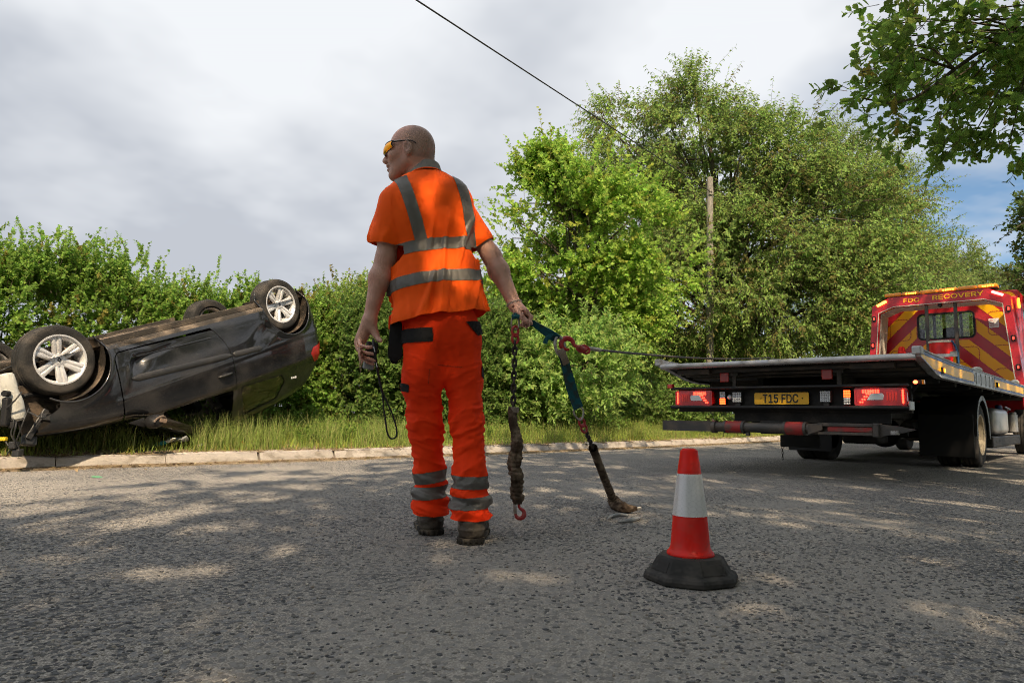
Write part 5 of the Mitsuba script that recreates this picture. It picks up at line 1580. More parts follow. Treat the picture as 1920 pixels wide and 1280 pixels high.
# cab
CY0, CY1 = 7.90, 9.55
backp = rrect(-1.05, 1.05, 1.15, 2.80, .14).difference(rrect(-.455, .40, 2.03, 2.475, .07))
cab = tput('cab_back', mv(prism(backp, .03), (0, CY0 + .03, 0), XZ), 'm_truckred')[len(TK) + 2:]
tput(cab + '__window_seal', mv(prism(rrect(-.475, .42, 2.01, 2.495, .085).difference(rrect(-.445, .39, 2.04, 2.465, .06)), .03), (0, CY0 + .02, 0), XZ), 'm_black')
tput(cab + '__window', mv(prism(rrect(-.45, .395, 2.035, 2.47, .065), .001), (0, CY0 + .012, 0), XZ), 'm_tintpane')
excl = unary = shapely.union_all([rrect(-.49, .435, 1.98, 2.51, .09), sbox(-.44, 2.49, .40, 2.66)])
whole = rrect(-1.02, 1.02, 1.18, 2.77, .12)
for sx in (-1, 1):
    half = sbox(*(sorted((0, sx * 1.1))[0], 1.0, sorted((0, sx * 1.1))[1], 3))
    for k in range(-4, 5):
        c0 = 2.02 + .475 * k
        # a band that climbs towards the middle of the cab
        band = Polygon([(0, c0 + 1.0), (sx * 1.1, c0 - .1), (sx * 1.1, c0 + .125), (0, c0 + 1.225)])
        q_ = band.intersection(whole).intersection(half).difference(excl)
        for gq in getattr(q_, 'geoms', [q_]):
            if gq.area > .002: tput(cab + '__chevron', mv(prism(gq, .003), (0, CY0 - .0005, 0), XZ), 'm_truckyellow')
# pressed panels of the cab back
for (a, b, c, d) in ((-.93, -.58, 2.02, 2.42), (.60, .95, 2.03, 2.45), (.62, .96, 1.62, 1.86), (.10, .46, 1.58, 1.86), (.66, .98, 1.20, 1.46), (-.93, -.62, 1.55, 1.85)):
    ol = rrect(a, b, c, d, .08)
    tput(cab + '__pressing', mv(prism(ol.difference(ol.buffer(-.010)), .007), (0, CY0 - .001, 0), XZ), 'm_truckred')
tput(cab + '__notice', mv(prism(sbox(.618, 2.165, .762, 2.325), .002), (0, CY0 - .005, 0), XZ), 'm_paper')
nt = []
for k, (a, b) in enumerate(((.63, .69), (.63, .68), (.63, .695), (.635, .69), (.63, .75))):
    nt.append(sbox(a, 2.30 - .026 * k, b, 2.308 - .026 * k))
tput(cab + '__notice__print', mv(prism(shapely.union_all(nt), .001), (0, CY0 - .0075, 0), XZ), 'm_truckred')
tag(TK + '__' + cab + '__notice', 'small white printed notice on the back of the cab')
tput('cab_roof', rbox(-1.05, 1.05, CY0 + .032, CY1 - .1, 2.72, 2.80, .03), 'm_truckred', 40)
tput('cab_floor', cbox(-1.02, 1.02, CY0 + .04, CY1, .95, 1.16, .02), 'm_chassis')
for s in (-1, 1):
    sd = Polygon([(CY0 + .03, .80), (CY1 - .02, .80), (CY1 - .02, 1.75), (CY1 - .22, 2.74), (CY0 + .03, 2.76)])
    wn = Polygon([(CY0 + .55, 1.80), (CY1 - .12, 1.80), (CY1 - .30, 2.55), (CY0 + .55, 2.55)]).buffer(-.04).buffer(.04)
    arch_ = Point(8.55, .385).buffer(.50)
    mm = mv(prism(sd.difference(wn).difference(arch_), .03), (1.02, 0, 0), YZ)
    pn = mv(prism(wn.buffer(.01), .001), (1.03, 0, 0), YZ)
    mb_ = cat([rbox(1.10, 1.30, CY1 - .25, CY1 - .13, 1.75, 2.25, .03), tube([[1.04, CY1 - .2, 2.3], [1.18, CY1 - .2, 2.2]], .015, 6)])
    if s < 0: mm, pn, mb_ = (mv(z_, s=(-1, 1, 1)) for z_ in (mm, pn, mb_))
    tput('cab_side', mm, 'm_truckred')
    tput('door_window', pn, 'm_tintpane')
    tput('door_mirror', mb_, 'm_black', 40)
    tput('air_deflector', rbox(*sorted((s * 1.0, s * 1.075)), CY0 - .45, CY0 + .02, 1.2, 2.62, .03), 'm_truckred', 40)
lit('side_beacon', rbox(1.082, 1.11, CY0 - .43, CY0 - .36, 2.42, 2.58, .01), (1.8, .7, .04), 'm_amber', 40)
tput('cab_front', cat([cbox(-1.04, 1.04, CY1 - .03, CY1, .55, 1.72, .02)]), 'm_truckred')
tput('windscreen', tm([[-.98, CY1 - .02, 1.74], [.98, CY1 - .02, 1.74], [.93, CY1 - .22, 2.70], [-.93, CY1 - .22, 2.70]], [[0, 1, 2, 3]]), 'm_tintpane')
for x in (-.55, .0, .5):
    tput('cab_seat', cat([rbox(x - .22, x + .22, 8.15, 8.28, 1.3, 2.0, .05), rbox(x - .13, x + .13, 8.16, 8.25, 2.02, 2.25, .04), rbox(x - .22, x + .22, 8.15, 8.65, 1.2, 1.36, .05)]), 'm_black', 40)
for x in (-.215, .20): tput('cab_guard_bar', cbox(x - .024, x + .024, CY0 + .06, CY0 + .08, 1.9, 2.6, .004), 'm_black')
tput('front_bumper', rbox(-1.06, 1.06, CY1 - .05, CY1 + .12, .35, .70, .04), 'm_black', 40)
for s in (-1, 1): tput('headlight', rbox(*sorted((s * .62, s * .95)), CY1 + .10, CY1 + .135, .45, .60, .02), 'm_clearlens', 40)
tput('winch', cat([tube([[-.25, 6.75, 1.26], [.25, 6.75, 1.26]], .09, 16), cbox(-.32, -.25, 6.6, 6.9, 1.08, 1.40, .01), cbox(.25, .32, 6.6, 6.9, 1.08, 1.40, .01)]), 'm_steel', 40)

# things carried on the deck
mat('m_binred', (.50, .012, .014), .35)
BX, BY = .055, 6.98
bk = 'tool_bin'
put(bk + '__tub', mv(mv(lathe([(.001, 0), (.145, 0), (.15, .01), (.172, .78), (.178, .79), (.165, .79), (.14, .03), (.001, .02)], 28), (BX, BY, 1.085)), TORG, TRM), 'm_binred', smooth=40)
put(bk + '__rim', mv(mv(lathe([(.170, .765), (.184, .77), (.186, .795), (.172, .80), (.165, .79)], 28), (BX, BY, 1.085)), TORG, TRM), 'm_cream', smooth=40)
put(bk + '__band', mv(cat([cbox(BX - .19, BX + .22, BY - .19, BY - .178, 1.60, 1.655, .003), rbox(BX + .16, BX + .26, BY - .20, BY - .17, 1.60, 1.69, .01)]), TORG, TRM), 'm_alumworn')
put(bk + '__strap', mv(cat([tube(spline([[BX + .175, BY - .1, 1.87], [BX + .20, 7.14, 1.70], [.258, 7.18, 1.52]], 12), .016, 6), tube(spline([[-.178, 7.17, 1.70], [-.16, 7.12, 1.62], [-.18, 7.17, 1.5]], 8), .020, 6)]), TORG, TRM), 'm_bluestrap', smooth=True)
tag(bk, 'red tub with a cream rim strapped between the two posts on the deck', 'tub')

# ================================================================ the man
MAN = 'person'
tag(MAN, 'bald man in orange work shirt and trousers walking away, a strap in his right hand', 'person')


def skinf(p, n, uv):
    a = fbm(p.x * 16, p.y * 16, p.z * 16, 4)
    b = noise(p.x * 160, p.y * 160, p.z * 160)
    c = V3((.50, .29, .225), (.42, .22, .165), sst(.35, .72, a))
    c = V3(c, (.50, .22, .17), .35 * sst(.55, .75, fbm(p.x * 9 + 5, p.y * 9, p.z * 9, 2)))
    # shaved scalp and chin: short dark stubble where hair grows
    dx, dy, dz = p.x - float(HC[0]), p.y - float(HC[1]), p.z - float(HC[2])
    hf = dx * float(HF[0]) + dy * float(HF[1]) + dz * float(HF[2])
    hz = dx * float(HU[0]) + dy * float(HU[1]) + dz * float(HU[2])
    g = noise(p.x * 260, p.y * 260, p.z * 260)
    edge = .012 * (noise(p.x * 60, p.y * 60, p.z * 60) - .5)
    scalp = sst(.010, -.015, hf + edge + .35 * sst(.04, .10, hz) * .06) * sst(-.055, -.040, hz + edge) * sst(.30, .20, hz)
    chin = sst(.015, .035, hf + edge) * sst(-.040, -.055, hz + edge) * sst(-.16, -.13, hz) * sst(.13, .11, hf)
    c = V3(c, (.15, .105, .09), (scalp * .50 + chin * .30) * (.9 + .2 * g))
    return c * (.975 + .05 * b)


def clothf(c, c2, s=700):
    def f(p, n, uv):
        a = fbm(p.x * 5, p.y * 5, p.z * 5, 4)
        w = noise(p.x * s, p.y * s, p.z * s)
        return V3(c, c2, sst(.3, .75, a)) * (.9 + .2 * w)
    return mikit.proc(f)


mat('m_skin', mikit.proc(skinf), .48, spec=.4)
mat('m_shirt', clothf((.92, .108, .004), (.84, .090, .004)), .8, spec=.2, sheen=.3)
mat('m_trousers', clothf((.84, .042, .003), (.76, .034, .003)), .8, spec=.2, sheen=.2)
mat('m_tape', mikit.proc(lambda p, n, uv: V3((.125, .116, .106), (.085, .080, .074), fbm(p.x * 14, p.y * 14, p.z * 14, 3)) * (.9 + .2 * noise(p.x * 420, p.y * 420, p.z * 420))), .5, spec=.5, metallic=.15)
mat('m_blackcloth', (.012, .012, .013), .8, spec=.25)
mat('m_collar', (.20, .185, .175), .8, spec=.2)
mat('m_boot', mikit.proc(lambda p, n, uv: V3((.035, .028, .022), (.125, .105, .082), sst(.38, .7, fbm(p.x * 18, p.y * 18, p.z * 18, 4)))), .62, spec=.35)
mat('m_sole', mikit.proc(lambda p, n, uv: V3((.022, .020, .018), (.115, .095, .07), sst(.45, .7, fbm(p.x * 24, p.y * 24, p.z * 24, 3)))), .8, spec=.25)
mat('m_mirrorlens', (.90, .36, .012), .07, metallic=.95)
mat('m_silver', (.55, .53, .50), .3, metallic=.9)

hem, nek = pix(823, 600, 3.02), pix(797, 322, 3.06)
TU = unit(nek - hem)
_yw = math.radians(15)
TR_ = np.array([math.cos(_yw), math.sin(_yw), 0])
TR_ = unit(TR_ - TU * (TR_ @ TU))
TF = np.cross(TU, TR_)                       # the way he faces
TH = np.linalg.norm(nek - hem)
TB = np.stack([TR_, TF, TU], 1).astype(np.float32)


def tl(p):
    return (p - hem.astype(np.float32)) @ TB


px3 = lambda u, v, y: pix(u, v, y)
# joints
Lsh, Lel, Lwr = px3(737, 380, 2.97), px3(723, 487, 2.98), px3(693, 600, 2.96)
Rsh, Rel, Rwr = px3(859, 388, 3.11), px3(922, 480, 3.12), px3(966, 573, 3.05)
Lhip, Rhip = px3(793, 655, 2.99), px3(866, 652, 3.05)
Lkn, Rkn = px3(798, 795, 3.04), px3(874, 790, 3.02)
Lan, Ran = px3(806, 952, 3.12), px3(883, 966, 2.93)
HC = px3(769, 287, 3.06)                     # middle of the head, at ear height
_hy = math.radians(80)
HF = np.array([-math.sin(_hy), math.cos(_hy), -.02])
HF = unit(HF)
HL = unit(np.cross(np.array([.03, 0, 1.0]), HF))
HU = np.cross(HF, HL)
HS = 1.015
HB = np.stack([HF, HL, HU], 1).astype(np.float32)


def head_d(p):
    q = (p - HC.astype(np.float32)) @ HB / HS
    m = q * np.array([1, 1, 1], np.float32)
    a = m.copy(); a[:, 1] = np.abs(a[:, 1])
    d = ell(q, (-.010, 0, .040), (.100, .078, .086))
    d = smin(d, ell(q, (-.045, 0, -.005), (.062, .064, .068)), .04)
    d = smin(d, ell(q, (.040, 0, -.028), (.060, .060, .080)), .04)
    d = smin(d, rcone(a, (-.012, .046, -.050), (.066, .012, -.100), .026, .022), .03)
    d = smin(d, ell(q, (.076, 0, -.106), (.022, .024, .020)), .02)
    d = smin(d, rcone(a, (.086, 0, .022), (.076, .042, .020), .013, .012), .02)
    d = smax(d, -ell(a, (.100, .034, .002), (.018, .020, .014)), .012)
    d = smin(d, ell(a, (.056, .048, -.020), (.030, .018, .022)), .025)
    d = smin(d, rcone(q, (.094, 0, .016), (.120, 0, -.030), .0085, .0125), .012)
    d = smin(d, ell(a, (.110, .011, -.036), (.013, .0085, .009)), .008)
    d = smin(d, ell(q, (.098, 0, -.058), (.014, .024, .0095)), .010)
    d = smin(d, ell(q, (.095, 0, -.077), (.013, .021, .0095)), .008)
    d = smax(d, -rcone(a, (.113, 0, -.068), (.090, .026, -.070), .0032, .0025), .004)
    # ear: a tilted shell with a hollow
    ce, se = math.cos(.02), math.sin(.02)
    e = a - np.array([-.016, .078, -.006], np.float32)
    e = np.stack([e[:, 0] * .97 - e[:, 2] * .22, e[:, 1] * ce + e[:, 0] * se, e[:, 2] * .97 + e[:, 0] * .22], 1)
    ear = ell(e, (0, .004, 0), (.022, .0095, .034))
    ear = smax(ear, -ell(e, (.004, .0155, .003), (.0145, .0100, .0225)), .004)
    ear = smin(ear, rcone(e, (.002, .006, -.026), (.006, .004, -.034), .007, .006), .008)
    d = smin(d, ear, .008)
    return d * HS


def arms_d(p):
    d = rcone(p, Lsh, Lsh + (Lel - Lsh) * .55, .056, .050)
    d = smin(d, rcone(p, Lsh + (Lel - Lsh) * .5, Lel, .050, .041), .03)
    fa = Lel + (Lwr - Lel) * .30 + np.array([-.004, 0, 0])
    d = smin(d, rcone(p, Lel, fa, .042, .045), .03)
    d = smin(d, rcone(p, fa, Lwr, .045, .0275), .03)
    r_ = rcone(p, Rsh, Rel, .054, .041)
    fb = Rel + (Rwr - Rel) * .30
    r_ = smin(r_, rcone(p, Rel, fb, .041, .045), .03)
    r_ = smin(r_, rcone(p, fb, Rwr, .045, .028), .03)
    return np.minimum(d, r_)


def chain(p, pts, r0, r1, k=.004):
    d = None
    n = len(pts) - 1
    for i in range(n):
        e = rcone(p, pts[i], pts[i + 1], r0 + (r1 - r0) * i / n, r0 + (r1 - r0) * (i + 1) / n)
        d = e if d is None else smin(d, e, k)
    return d


Lf = [[(673, 633, 2.975), (676, 648, 2.925), (690, 651, 2.905), (701, 650, 2.910)],
      [(670, 641, 2.980), (674, 657, 2.925), (689, 662, 2.900), (702, 664, 2.905)],
      [(671, 649, 2.985), (676, 666, 2.930), (690, 672, 2.905), (704, 676, 2.910)],
      [(674, 656, 2.990), (680, 672, 2.945), (690, 679, 2.922), (700, 682, 2.920)]]
Lt = [(697, 612, 2.965), (705, 628, 2.955), (710, 637, 2.940), (714, 639, 2.930)]
Lf = [[px3(*q_) for q_ in f] for f in Lf]
Lt = [px3(*q_) for q_ in Lt]
Rk = [np.array([0, .021 * i, -.002 * i]) for i in range(4)]
Rf = [[px3(986 - .6 * i, 584 + .8 * i, 3.0) + Rk[i], px3(996 - i, 594, 2.995) + Rk[i], px3(993 - i, 604, 2.995) + Rk[i], px3(981 - i, 604, 3.0) + Rk[i]] for i in range(4)]
Rt = [px3(968, 580, 3.01), px3(978, 594, 2.985), px3(988, 603, 2.975), px3(996, 606, 2.985)]


def hands_d(p):
    d = None
    for i, f in enumerate(Lf):
        e = chain(p, f, .0090 - .0005 * (i == 3), .0072)
        d = e if d is None else np.minimum(d, e)
    palm = rcone(p, Lwr, Lf[0][0], .0275, .0145)
    for i in (1, 2, 3): palm = smin(palm, rcone(p, Lwr, Lf[i][0], .027, .0135), .012)
    palm = smin(palm, rcone(p, Lwr, Lt[1], .026, .0135), .015)
    d = smin(d, palm, .007)
    d = smin(d, chain(p, Lt, .015, .0085), .008)
    e = None
    for i, f in enumerate(Rf):
        g = chain(p, f, .0100, .0080)
        e = g if e is None else np.minimum(e, g)
    palm = rcone(p, Rwr, Rf[0][0], .0275, .015)
    for i in (1, 2, 3): palm = smin(palm, rcone(p, Rwr, Rf[i][0], .027, .0145), .012)
    e = smin(e, palm, .007)
    e = smin(e, chain(p, Rt, .015, .0090), .006)
    return np.minimum(d, e)


def body_d(p):
    q = tl(p)
    d = head_d(p)
    nb = nek - TU * .03
    neck = rcone(p, HC - HF * .040 - HU * .035, nb + TF * .01, .060, .066)
    d = smin(d, neck, .035)
    tor = rcone(p, nb, hem - TU * .02, .055, .10)
    tor = smin(tor, rcone(p, Lsh, Rsh, .05, .05), .06)
    d = smin(d, tor, .05)
    d = smin(d, rcone(p, Lhip, Lkn, .062, .045), .04)
    d = smin(d, rcone(p, Rhip, Rkn, .062, .045), .04)
    d = smin(d, rcone(p, Lkn, Lan, .045, .03), .03)
    d = smin(d, rcone(p, Rkn, Ran, .045, .03), .03)
    d = smin(d, arms_d(p), .03)
    return smin(d, hands_d(p), .008)


allj = np.array([Lwr, Rwr, HC, Lan, Ran, Lf[1][1], Rf[0][1]])
lo, hi = allj.min(0) - [.12, .25, .06], allj.max(0) + [.12, .2, .20]
bm = nets(body_d, lo, hi, .0040)
bm = trimesh.smoothing.filter_taubin(bm, iterations=4)
put(MAN + '__body', bm, 'm_skin', smooth=True)

# ---- shirt
_s = np.array([-.10, 0, .2, .45, .62, .76, .84, .90, .95, 1.0, 1.1])
_a = np.array([.208, .206, .196, .188, .194, .196, .186, .158, .112, .072, .06])
_b = np.array([.150, .148, .140, .132, .138, .136, .122, .104, .085, .068, .06])
_c = np.array([.0, .0, .0, .01, .01, .005, .0, .0, .0, .0, .0])
Lse, Rse = Lsh + (Lel - Lsh) * .62 + np.array([-.006, 0, 0]), Rsh + (Rel - Rsh) * .66 + np.array([.0, 0, 0])


def torso_d(p):
    q = tl(p)
    s = q[:, 2] / TH
    a, b, c = np.interp(s, _s, _a), np.interp(s, _s, _b), np.interp(s, _s, _c)
    x, y = np.abs(q[:, 0]) / a, np.abs(q[:, 1] - c) / b
    k = (x ** 2.5 + y ** 2.5) ** (1 / 2.5)
    d = (k - 1) * np.minimum(a, b)
    d = np.maximum(d, q[:, 2] - TH * 1.0)
    d = smin(d, ell(q, (-.095, -.075, TH * .70), (.085, .055, .12)), .06)
    d = smin(d, ell(q, (.095, -.075, TH * .70), (.085, .055, .12)), .06)
    return d.astype(np.float32)


def sleeve_d(p):
    return np.minimum(rcone(p, Lsh + [.005, 0, .0], Lse, .068, .078), rcone(p, Rsh, Rse, .062, .063)).astype(np.float32)


def shirt_d(p):
    return smin(torso_d(p), sleeve_d(p), .028).astype(np.float32)


sm = nets(shirt_d, np.minimum(hem, nek) - [.40, .35, .10], np.maximum(hem, nek) + [.40, .35, .10], .0065)
sm = trimesh.smoothing.filter_taubin(sm, iterations=6)
v = V(sm).astype(np.float32)
q = tl(v)
n = vnormals(sm)
s = q[:, 2] / TH
ang = np.arctan2(q[:, 0], -q[:, 1])
low_ = np.clip(.78 - s, 0, 1)
fold = .030 * (meshkit.fbm(np.stack([ang * 2.6 + s * 1.1, s * 1.3, 0 * s + 2], -1), 3, 31) - .5) * np.clip(low_ * 2.4, .25, 1)
rg = 1 - np.abs(2 * meshkit.fbm(np.stack([ang * 1.9 - s * 2.4, s * 1.0 + 5, 0 * s], -1), 3, 12) - 1)
fold += .022 * np.clip(rg - .82, 0, 1) / .18 * np.clip(low_ * 2.2, .15, 1)
pull = q @ np.array([.75, 0, .66], np.float32)                    # drag lines towards the raised arm side
fold += .005 * np.sin(pull * 62 + 3 * noise3(v, .12, 5, 2)) * np.exp(-((q[:, 0] - .12) / .09) ** 2 - ((s - .62) / .16) ** 2)
crump = 1 - np.abs(2 * meshkit.fbm(v / .055, 3, 44) - 1)
dsl = np.minimum(np.linalg.norm(v - Lse, axis=1), np.linalg.norm(v - Rse, axis=1))
fold += .006 * (crump - .7) * np.exp(-(dsl / .10) ** 2) + .0035 * noise3(v, .03, 8, 3)
fold += .010 * np.clip(q[:, 0] / -.2, 0, 1) * np.sin(q[:, 2] * 34 + 2) * np.exp(-((s - .12) / .14) ** 2)
sm.vertices = v + n * fold[:, None]
v = V(sm).astype(np.float32)
q = tl(v)
# cut: hem, neck, sleeve ends
du_l, du_r = unit(Lse - Lsh), unit(Rse - Rsh)
dist_l, dist_r = np.linalg.norm(v - Lse, axis=1), np.linalg.norm(v - Rse, axis=1)
hemline = q[:, 2] - .075 * q[:, 0] + .002 * np.sin(ang * 5)
f = np.minimum(hemline + .0, TH * .955 - .06 * q[:, 1] - q[:, 2])
sl = np.where((dist_l < .14) & (q[:, 0] < -.14), -((v - (Lse + du_l * .035)) @ du_l), 9)
sr = np.where((dist_r < .14) & (q[:, 0] > .14), -((v - (Rse + du_r * .030)) @ du_r), 9)
f = np.minimum(f, np.minimum(np.clip(sl, -1, .05), np.clip(sr, -1, .05)))
shirt = clip(sm, f)
cc = shirt.split(only_watertight=False)
shirt = max(cc, key=lambda m_: len(m_.faces))
put(MAN + '__shirt', shirt, 'm_shirt', smooth=True)
tag(MAN + '__shirt', 'orange short-sleeved work shirt with grey reflective bands')
# hems of shirt and sleeves: a turned edge
v = V(shirt).astype(np.float32); q = tl(v); s = q[:, 2] / TH
dist_l, dist_r = np.linalg.norm(v - Lse, axis=1), np.linalg.norm(v - Rse, axis=1)


def band(name, fld, off, m, base=shirt):
    b = clip(base, fld)
    b = inflate(b, off)
    return put(name, b, m, smooth=True)


ang = np.arctan2(q[:, 0], -q[:, 1])
arm = np.minimum(np.where(q[:, 0] < 0, np.linalg.norm(np.cross(v - Lsh, du_l), axis=1), 9), np.where(q[:, 0] > 0, np.linalg.norm(np.cross(v - Rsh, du_r), axis=1), 9))
torso_only = np.clip(sleeve_d(v) - torso_d(v) + .004 + 2 * np.clip(.30 - s, 0, 1), -.05, .05)
zt = q[:, 2] - .065 * q[:, 0]
hw_ = .0265
for z0 in (.165, .315):
    band(MAN + '__shirt__reflective_band', np.minimum(hw_ - np.abs(zt - z0), torso_only), .0022, 'm_tape')
back = -q[:, 1] + .045
for xa, xb in ((-.125, -.060), (.135, .172)):
    xc = np.interp(zt, [.315, .62], [xb, xa])
    band(MAN + '__shirt__reflective_band', np.minimum(np.minimum(hw_ - np.abs(q[:, 0] - xc), zt - .315 - hw_ + .004), np.minimum(back + 4 * np.clip(s - .8, 0, 1), .93 - s)), .0030, 'm_tape')
band(MAN + '__shirt__hem', np.minimum(.016 - hemline[:0].sum() * 0 - (q[:, 2] - .075 * q[:, 0]), .02), .0016, 'm_shirt')
for sg in (-1, 1):
    as_ = clip(shirt, np.minimum(.0035 - np.abs(sleeve_d(v) - torso_d(v)), np.clip(sg * q[:, 0], -.01, .01)))
    put(MAN + '__shirt__armhole_seam', inflate(max(as_.split(only_watertight=False), key=lambda m_: len(m_.faces)), .0022), 'm_shirt', smooth=True)
# collar
ca = np.linspace(0, 2 * np.pi, 40, False)
rows = []
for h_, rr in ((-.028, .084), (-.010, .079), (.010, .073), (.026, .070), (.028, .067), (.005, .066)):
    x_ = rr * 1.02 * np.sin(ca)
    y_ = -rr * np.cos(ca) * .98
    rows.append(nek + TU * -.010 + np.outer(x_, TR_) + np.outer(y_, TF) + np.outer(h_ - .22 * y_ - .15 * np.clip(y_, 0, 1), TU))
R_ = np.stack(rows)
nr, nc = R_.shape[:2]
i, j = np.meshgrid(np.arange(nr - 1), np.arange(nc), indexing='ij')
qd = np.stack([i * nc + j, i * nc + (j + 1) % nc, (i + 1) * nc + (j + 1) % nc, (i + 1) * nc + j], -1).reshape(-1, 4)
put(MAN + '__collar', tm(R_.reshape(-1, 3), qd), 'm_collar', smooth=40)
put(MAN + '__collar__piping', tube(R_[0] + TU * .003, .0035, 6, closed=True), 'm_shirt', smooth=True)

# ---- trousers
PB_ = np.stack([TR_, np.cross([0, 0, 1.0], TR_) / np.linalg.norm(np.cross([0, 0, 1.0], TR_)), [0, 0, 1.0]], 1)
pel = px3(826, 628, 3.02)
Lcu, Rcu = px3(808, 952, 3.10), px3(882, 964, 2.95)
Lmid, Rmid = px3(806, 880, 3.09), px3(881, 880, 2.98)
Lth, Rth = px3(790, 715, 3.00), px3(870, 715, 3.05)


def trous_d(p):
    q = tl(p)
    d = ell(q, (.005, .0, -.03), (.168, .140, .17))
    d = smax(d, q[:, 2] - .06, .02)
    lb = rcone(p, px3(795, 648, 2.975), px3(796, 690, 2.985), .088, .086)
    rb = rcone(p, px3(866, 642, 3.03), px3(866, 698, 3.04), .090, .090)
    d = smin(d, lb, .05)
    d = smin(d, rb, .05)
    l = rcone(p, px3(795, 680, 2.99), Lth, .086, .083)
    l = smin(l, rcone(p, Lth, Lkn, .083, .075), .03)
    l = smin(l, rcone(p, Lkn, Lmid, .074, .066), .03)
    l = smin(l, rcone(p, Lmid, Lcu + [0, 0, -.01], .069, .080), .03)
    r_ = rcone(p, px3(868, 690, 3.04), Rth, .084, .082)
    r_ = smin(r_, rcone(p, Rth, Rkn, .080, .071), .03)
    r_ = smin(r_, rcone(p, Rkn, Rmid, .070, .066), .03)
    r_ = smin(r_, rcone(p, Rmid, Rcu + [0, 0, -.01], .070, .082), .03)
    d = smin(d, l, .035)
    d = smin(d, r_, .016)
    return d.astype(np.float32)


trm = nets(trous_d, np.minimum(Lcu, Rcu) - [.16, .30, .08], np.maximum(Lhip, Rhip) + [.20, .25, .20], .0062)
trm = trimesh.smoothing.filter_taubin(trm, iterations=4)
v = V(trm)
n = vnormals(trm)
z = v[:, 2]
isl = np.abs(v[:, 0] - np.interp(z, [0, Lkn[2], Lhip[2]], [Lan[0], Lkn[0], Lhip[0]])) < np.abs(v[:, 0] - np.interp(z, [0, Rkn[2], Rhip[2]], [Ran[0], Rkn[0], Rhip[0]]))
kz = np.interp(z, [.1, .18, .26, .36, .48, .60, .75, .95], [.9, .8, .4, .6, .95, .5, .2, .12])
rid = lambda sc, sd: 1 - np.abs(2 * meshkit.fbm(v / np.array(sc), 3, sd) - 1)
slope = v[:, 0] * np.where(isl, .35, -.40)
vv_ = v.copy(); vv_[:, 2] += slope
r1 = 1 - np.abs(2 * meshkit.fbm(vv_ / np.array([.17, .17, .085]), 3, 3) - 1)
r2_ = 1 - np.abs(2 * meshkit.fbm(vv_ / np.array([.12, .12, .045]), 2, 9) - 1)
cr = lambda r_, a_: (lambda t_: t_ * t_ * (3 - 2 * t_))(np.clip((r_ - a_) / (1 - a_), 0, 1))
disp = kz * (.011 * cr(r1, .78) + .007 * cr(r2_, .82) + .003 * (r1 - .75)) - .004 + .006 * noise3(v, .05, 4, 3)
r3 = 1 - np.abs(2 * meshkit.fbm(v / np.array([.05, .06, .26]), 3, 14) - 1)
disp += .006 * (r3 - .72) * np.clip((z - .45) / .3, 0, 1)
cuff = np.minimum(np.abs(z - .165), 1)
disp += .009 * np.sin(z * 95 + v[:, 0] * 25) * np.exp(-((z - .17) / .07) ** 2)
trm.vertices = v + n * disp[:, None]
v = V(trm)
q = tl(v)
zl = v[:, 2] - np.where(isl, .100, .104) - .12 * (v[:, 1] - np.where(isl, Lcu[1], Rcu[1]))
trousers = clip(trm, np.minimum(zl, .075 - q[:, 2]))
put(MAN + '__trousers', trousers, 'm_trousers', smooth=True)
tag(MAN + '__trousers', 'baggy orange work trousers with black pocket flaps')
v = V(trousers)
q = (v - pel) @ PB_
n = vnormals(trousers)
isl = np.abs(v[:, 0] - np.interp(v[:, 2], [0, Lkn[2], Lhip[2]], [Lan[0], Lkn[0], Lhip[0]])) < np.abs(v[:, 0] - np.interp(v[:, 2], [0, Rkn[2], Rhip[2]], [Ran[0], Rkn[0], Rhip[0]]))
sgn = np.where(isl, 1.0, -1.0)


def leg_band(left, z0, tilt, hw):
    c = (Lcu if left else Rcu)
    h_ = v[:, 2] - z0 - tilt * (v[:, 0] - c[0]) - .05 * (v[:, 1] - c[1])
    band(MAN + '__trousers__reflective_band', np.minimum(hw - np.abs(h_), (sgn if left else -sgn) * .05), .0025, 'm_tape', trousers)


zz_ = lambda u, v_, y: px3(u, v_, y)[2]
leg_band(True, zz_(808, 893, 3.05), .16, .025)
leg_band(True, zz_(808, 922, 3.05), .10, .026)
leg_band(False, zz_(880, 904, 2.92), -.02, .026)
leg_band(False, zz_(880, 941, 2.92), .02, .024)
backf = (n @ PB_)[:, 1]                        # negative on the back
lq = lambda u, v_, y: (px3(u, v_, y) - pel) @ PB_


def patch(name, pts, off, m, facing=-.05, base=None, label=None):
    P_ = np.array([lq(*p_)[[0, 2]] for p_ in pts])
    fld = poly_field(np.stack([q[:, 0], 0 * q[:, 0], q[:, 2]], 1), P_, .0)
    fld = np.minimum(fld, (facing - backf) * .05)
    b = clip(trousers, fld)
    if len(b.faces) == 0: return
    b = max(b.split(only_watertight=False), key=lambda m_: len(m_.faces))
    k = put(name, inflate(b, off), m, smooth=True)
    if label: tag(k, label)


patch(MAN + '__trousers__back_pocket', [(758, 636, 2.9), (818, 634, 2.9), (822, 690, 2.9), (764, 693, 2.9)], .0030, 'm_trousers', 0)
patch(MAN + '__trousers__pocket_flap', [(752, 617, 2.9), (810, 615, 2.9), (811, 640, 2.9), (751, 643, 2.9)], .0075, 'm_blackcloth', .2, label='black left back pocket flap')
patch(MAN + '__trousers__pocket_flap', [(868, 606, 2.97), (905, 601, 3.0), (908, 624, 3.0), (894, 630, 2.98)], .0065, 'm_blackcloth', .3, label='black right back pocket flap')
patch(MAN + '__trousers__knee_patch', [(752, 718, 2.98), (765, 722, 2.98), (764, 736, 2.98), (752, 733, 2.98)], .004, 'm_blackcloth', .6)
patch(MAN + '__trousers__thigh_patch', [(899, 686, 3.05), (910, 690, 3.05), (908, 710, 3.05), (897, 706, 3.05)], .004, 'm_blackcloth', .9)
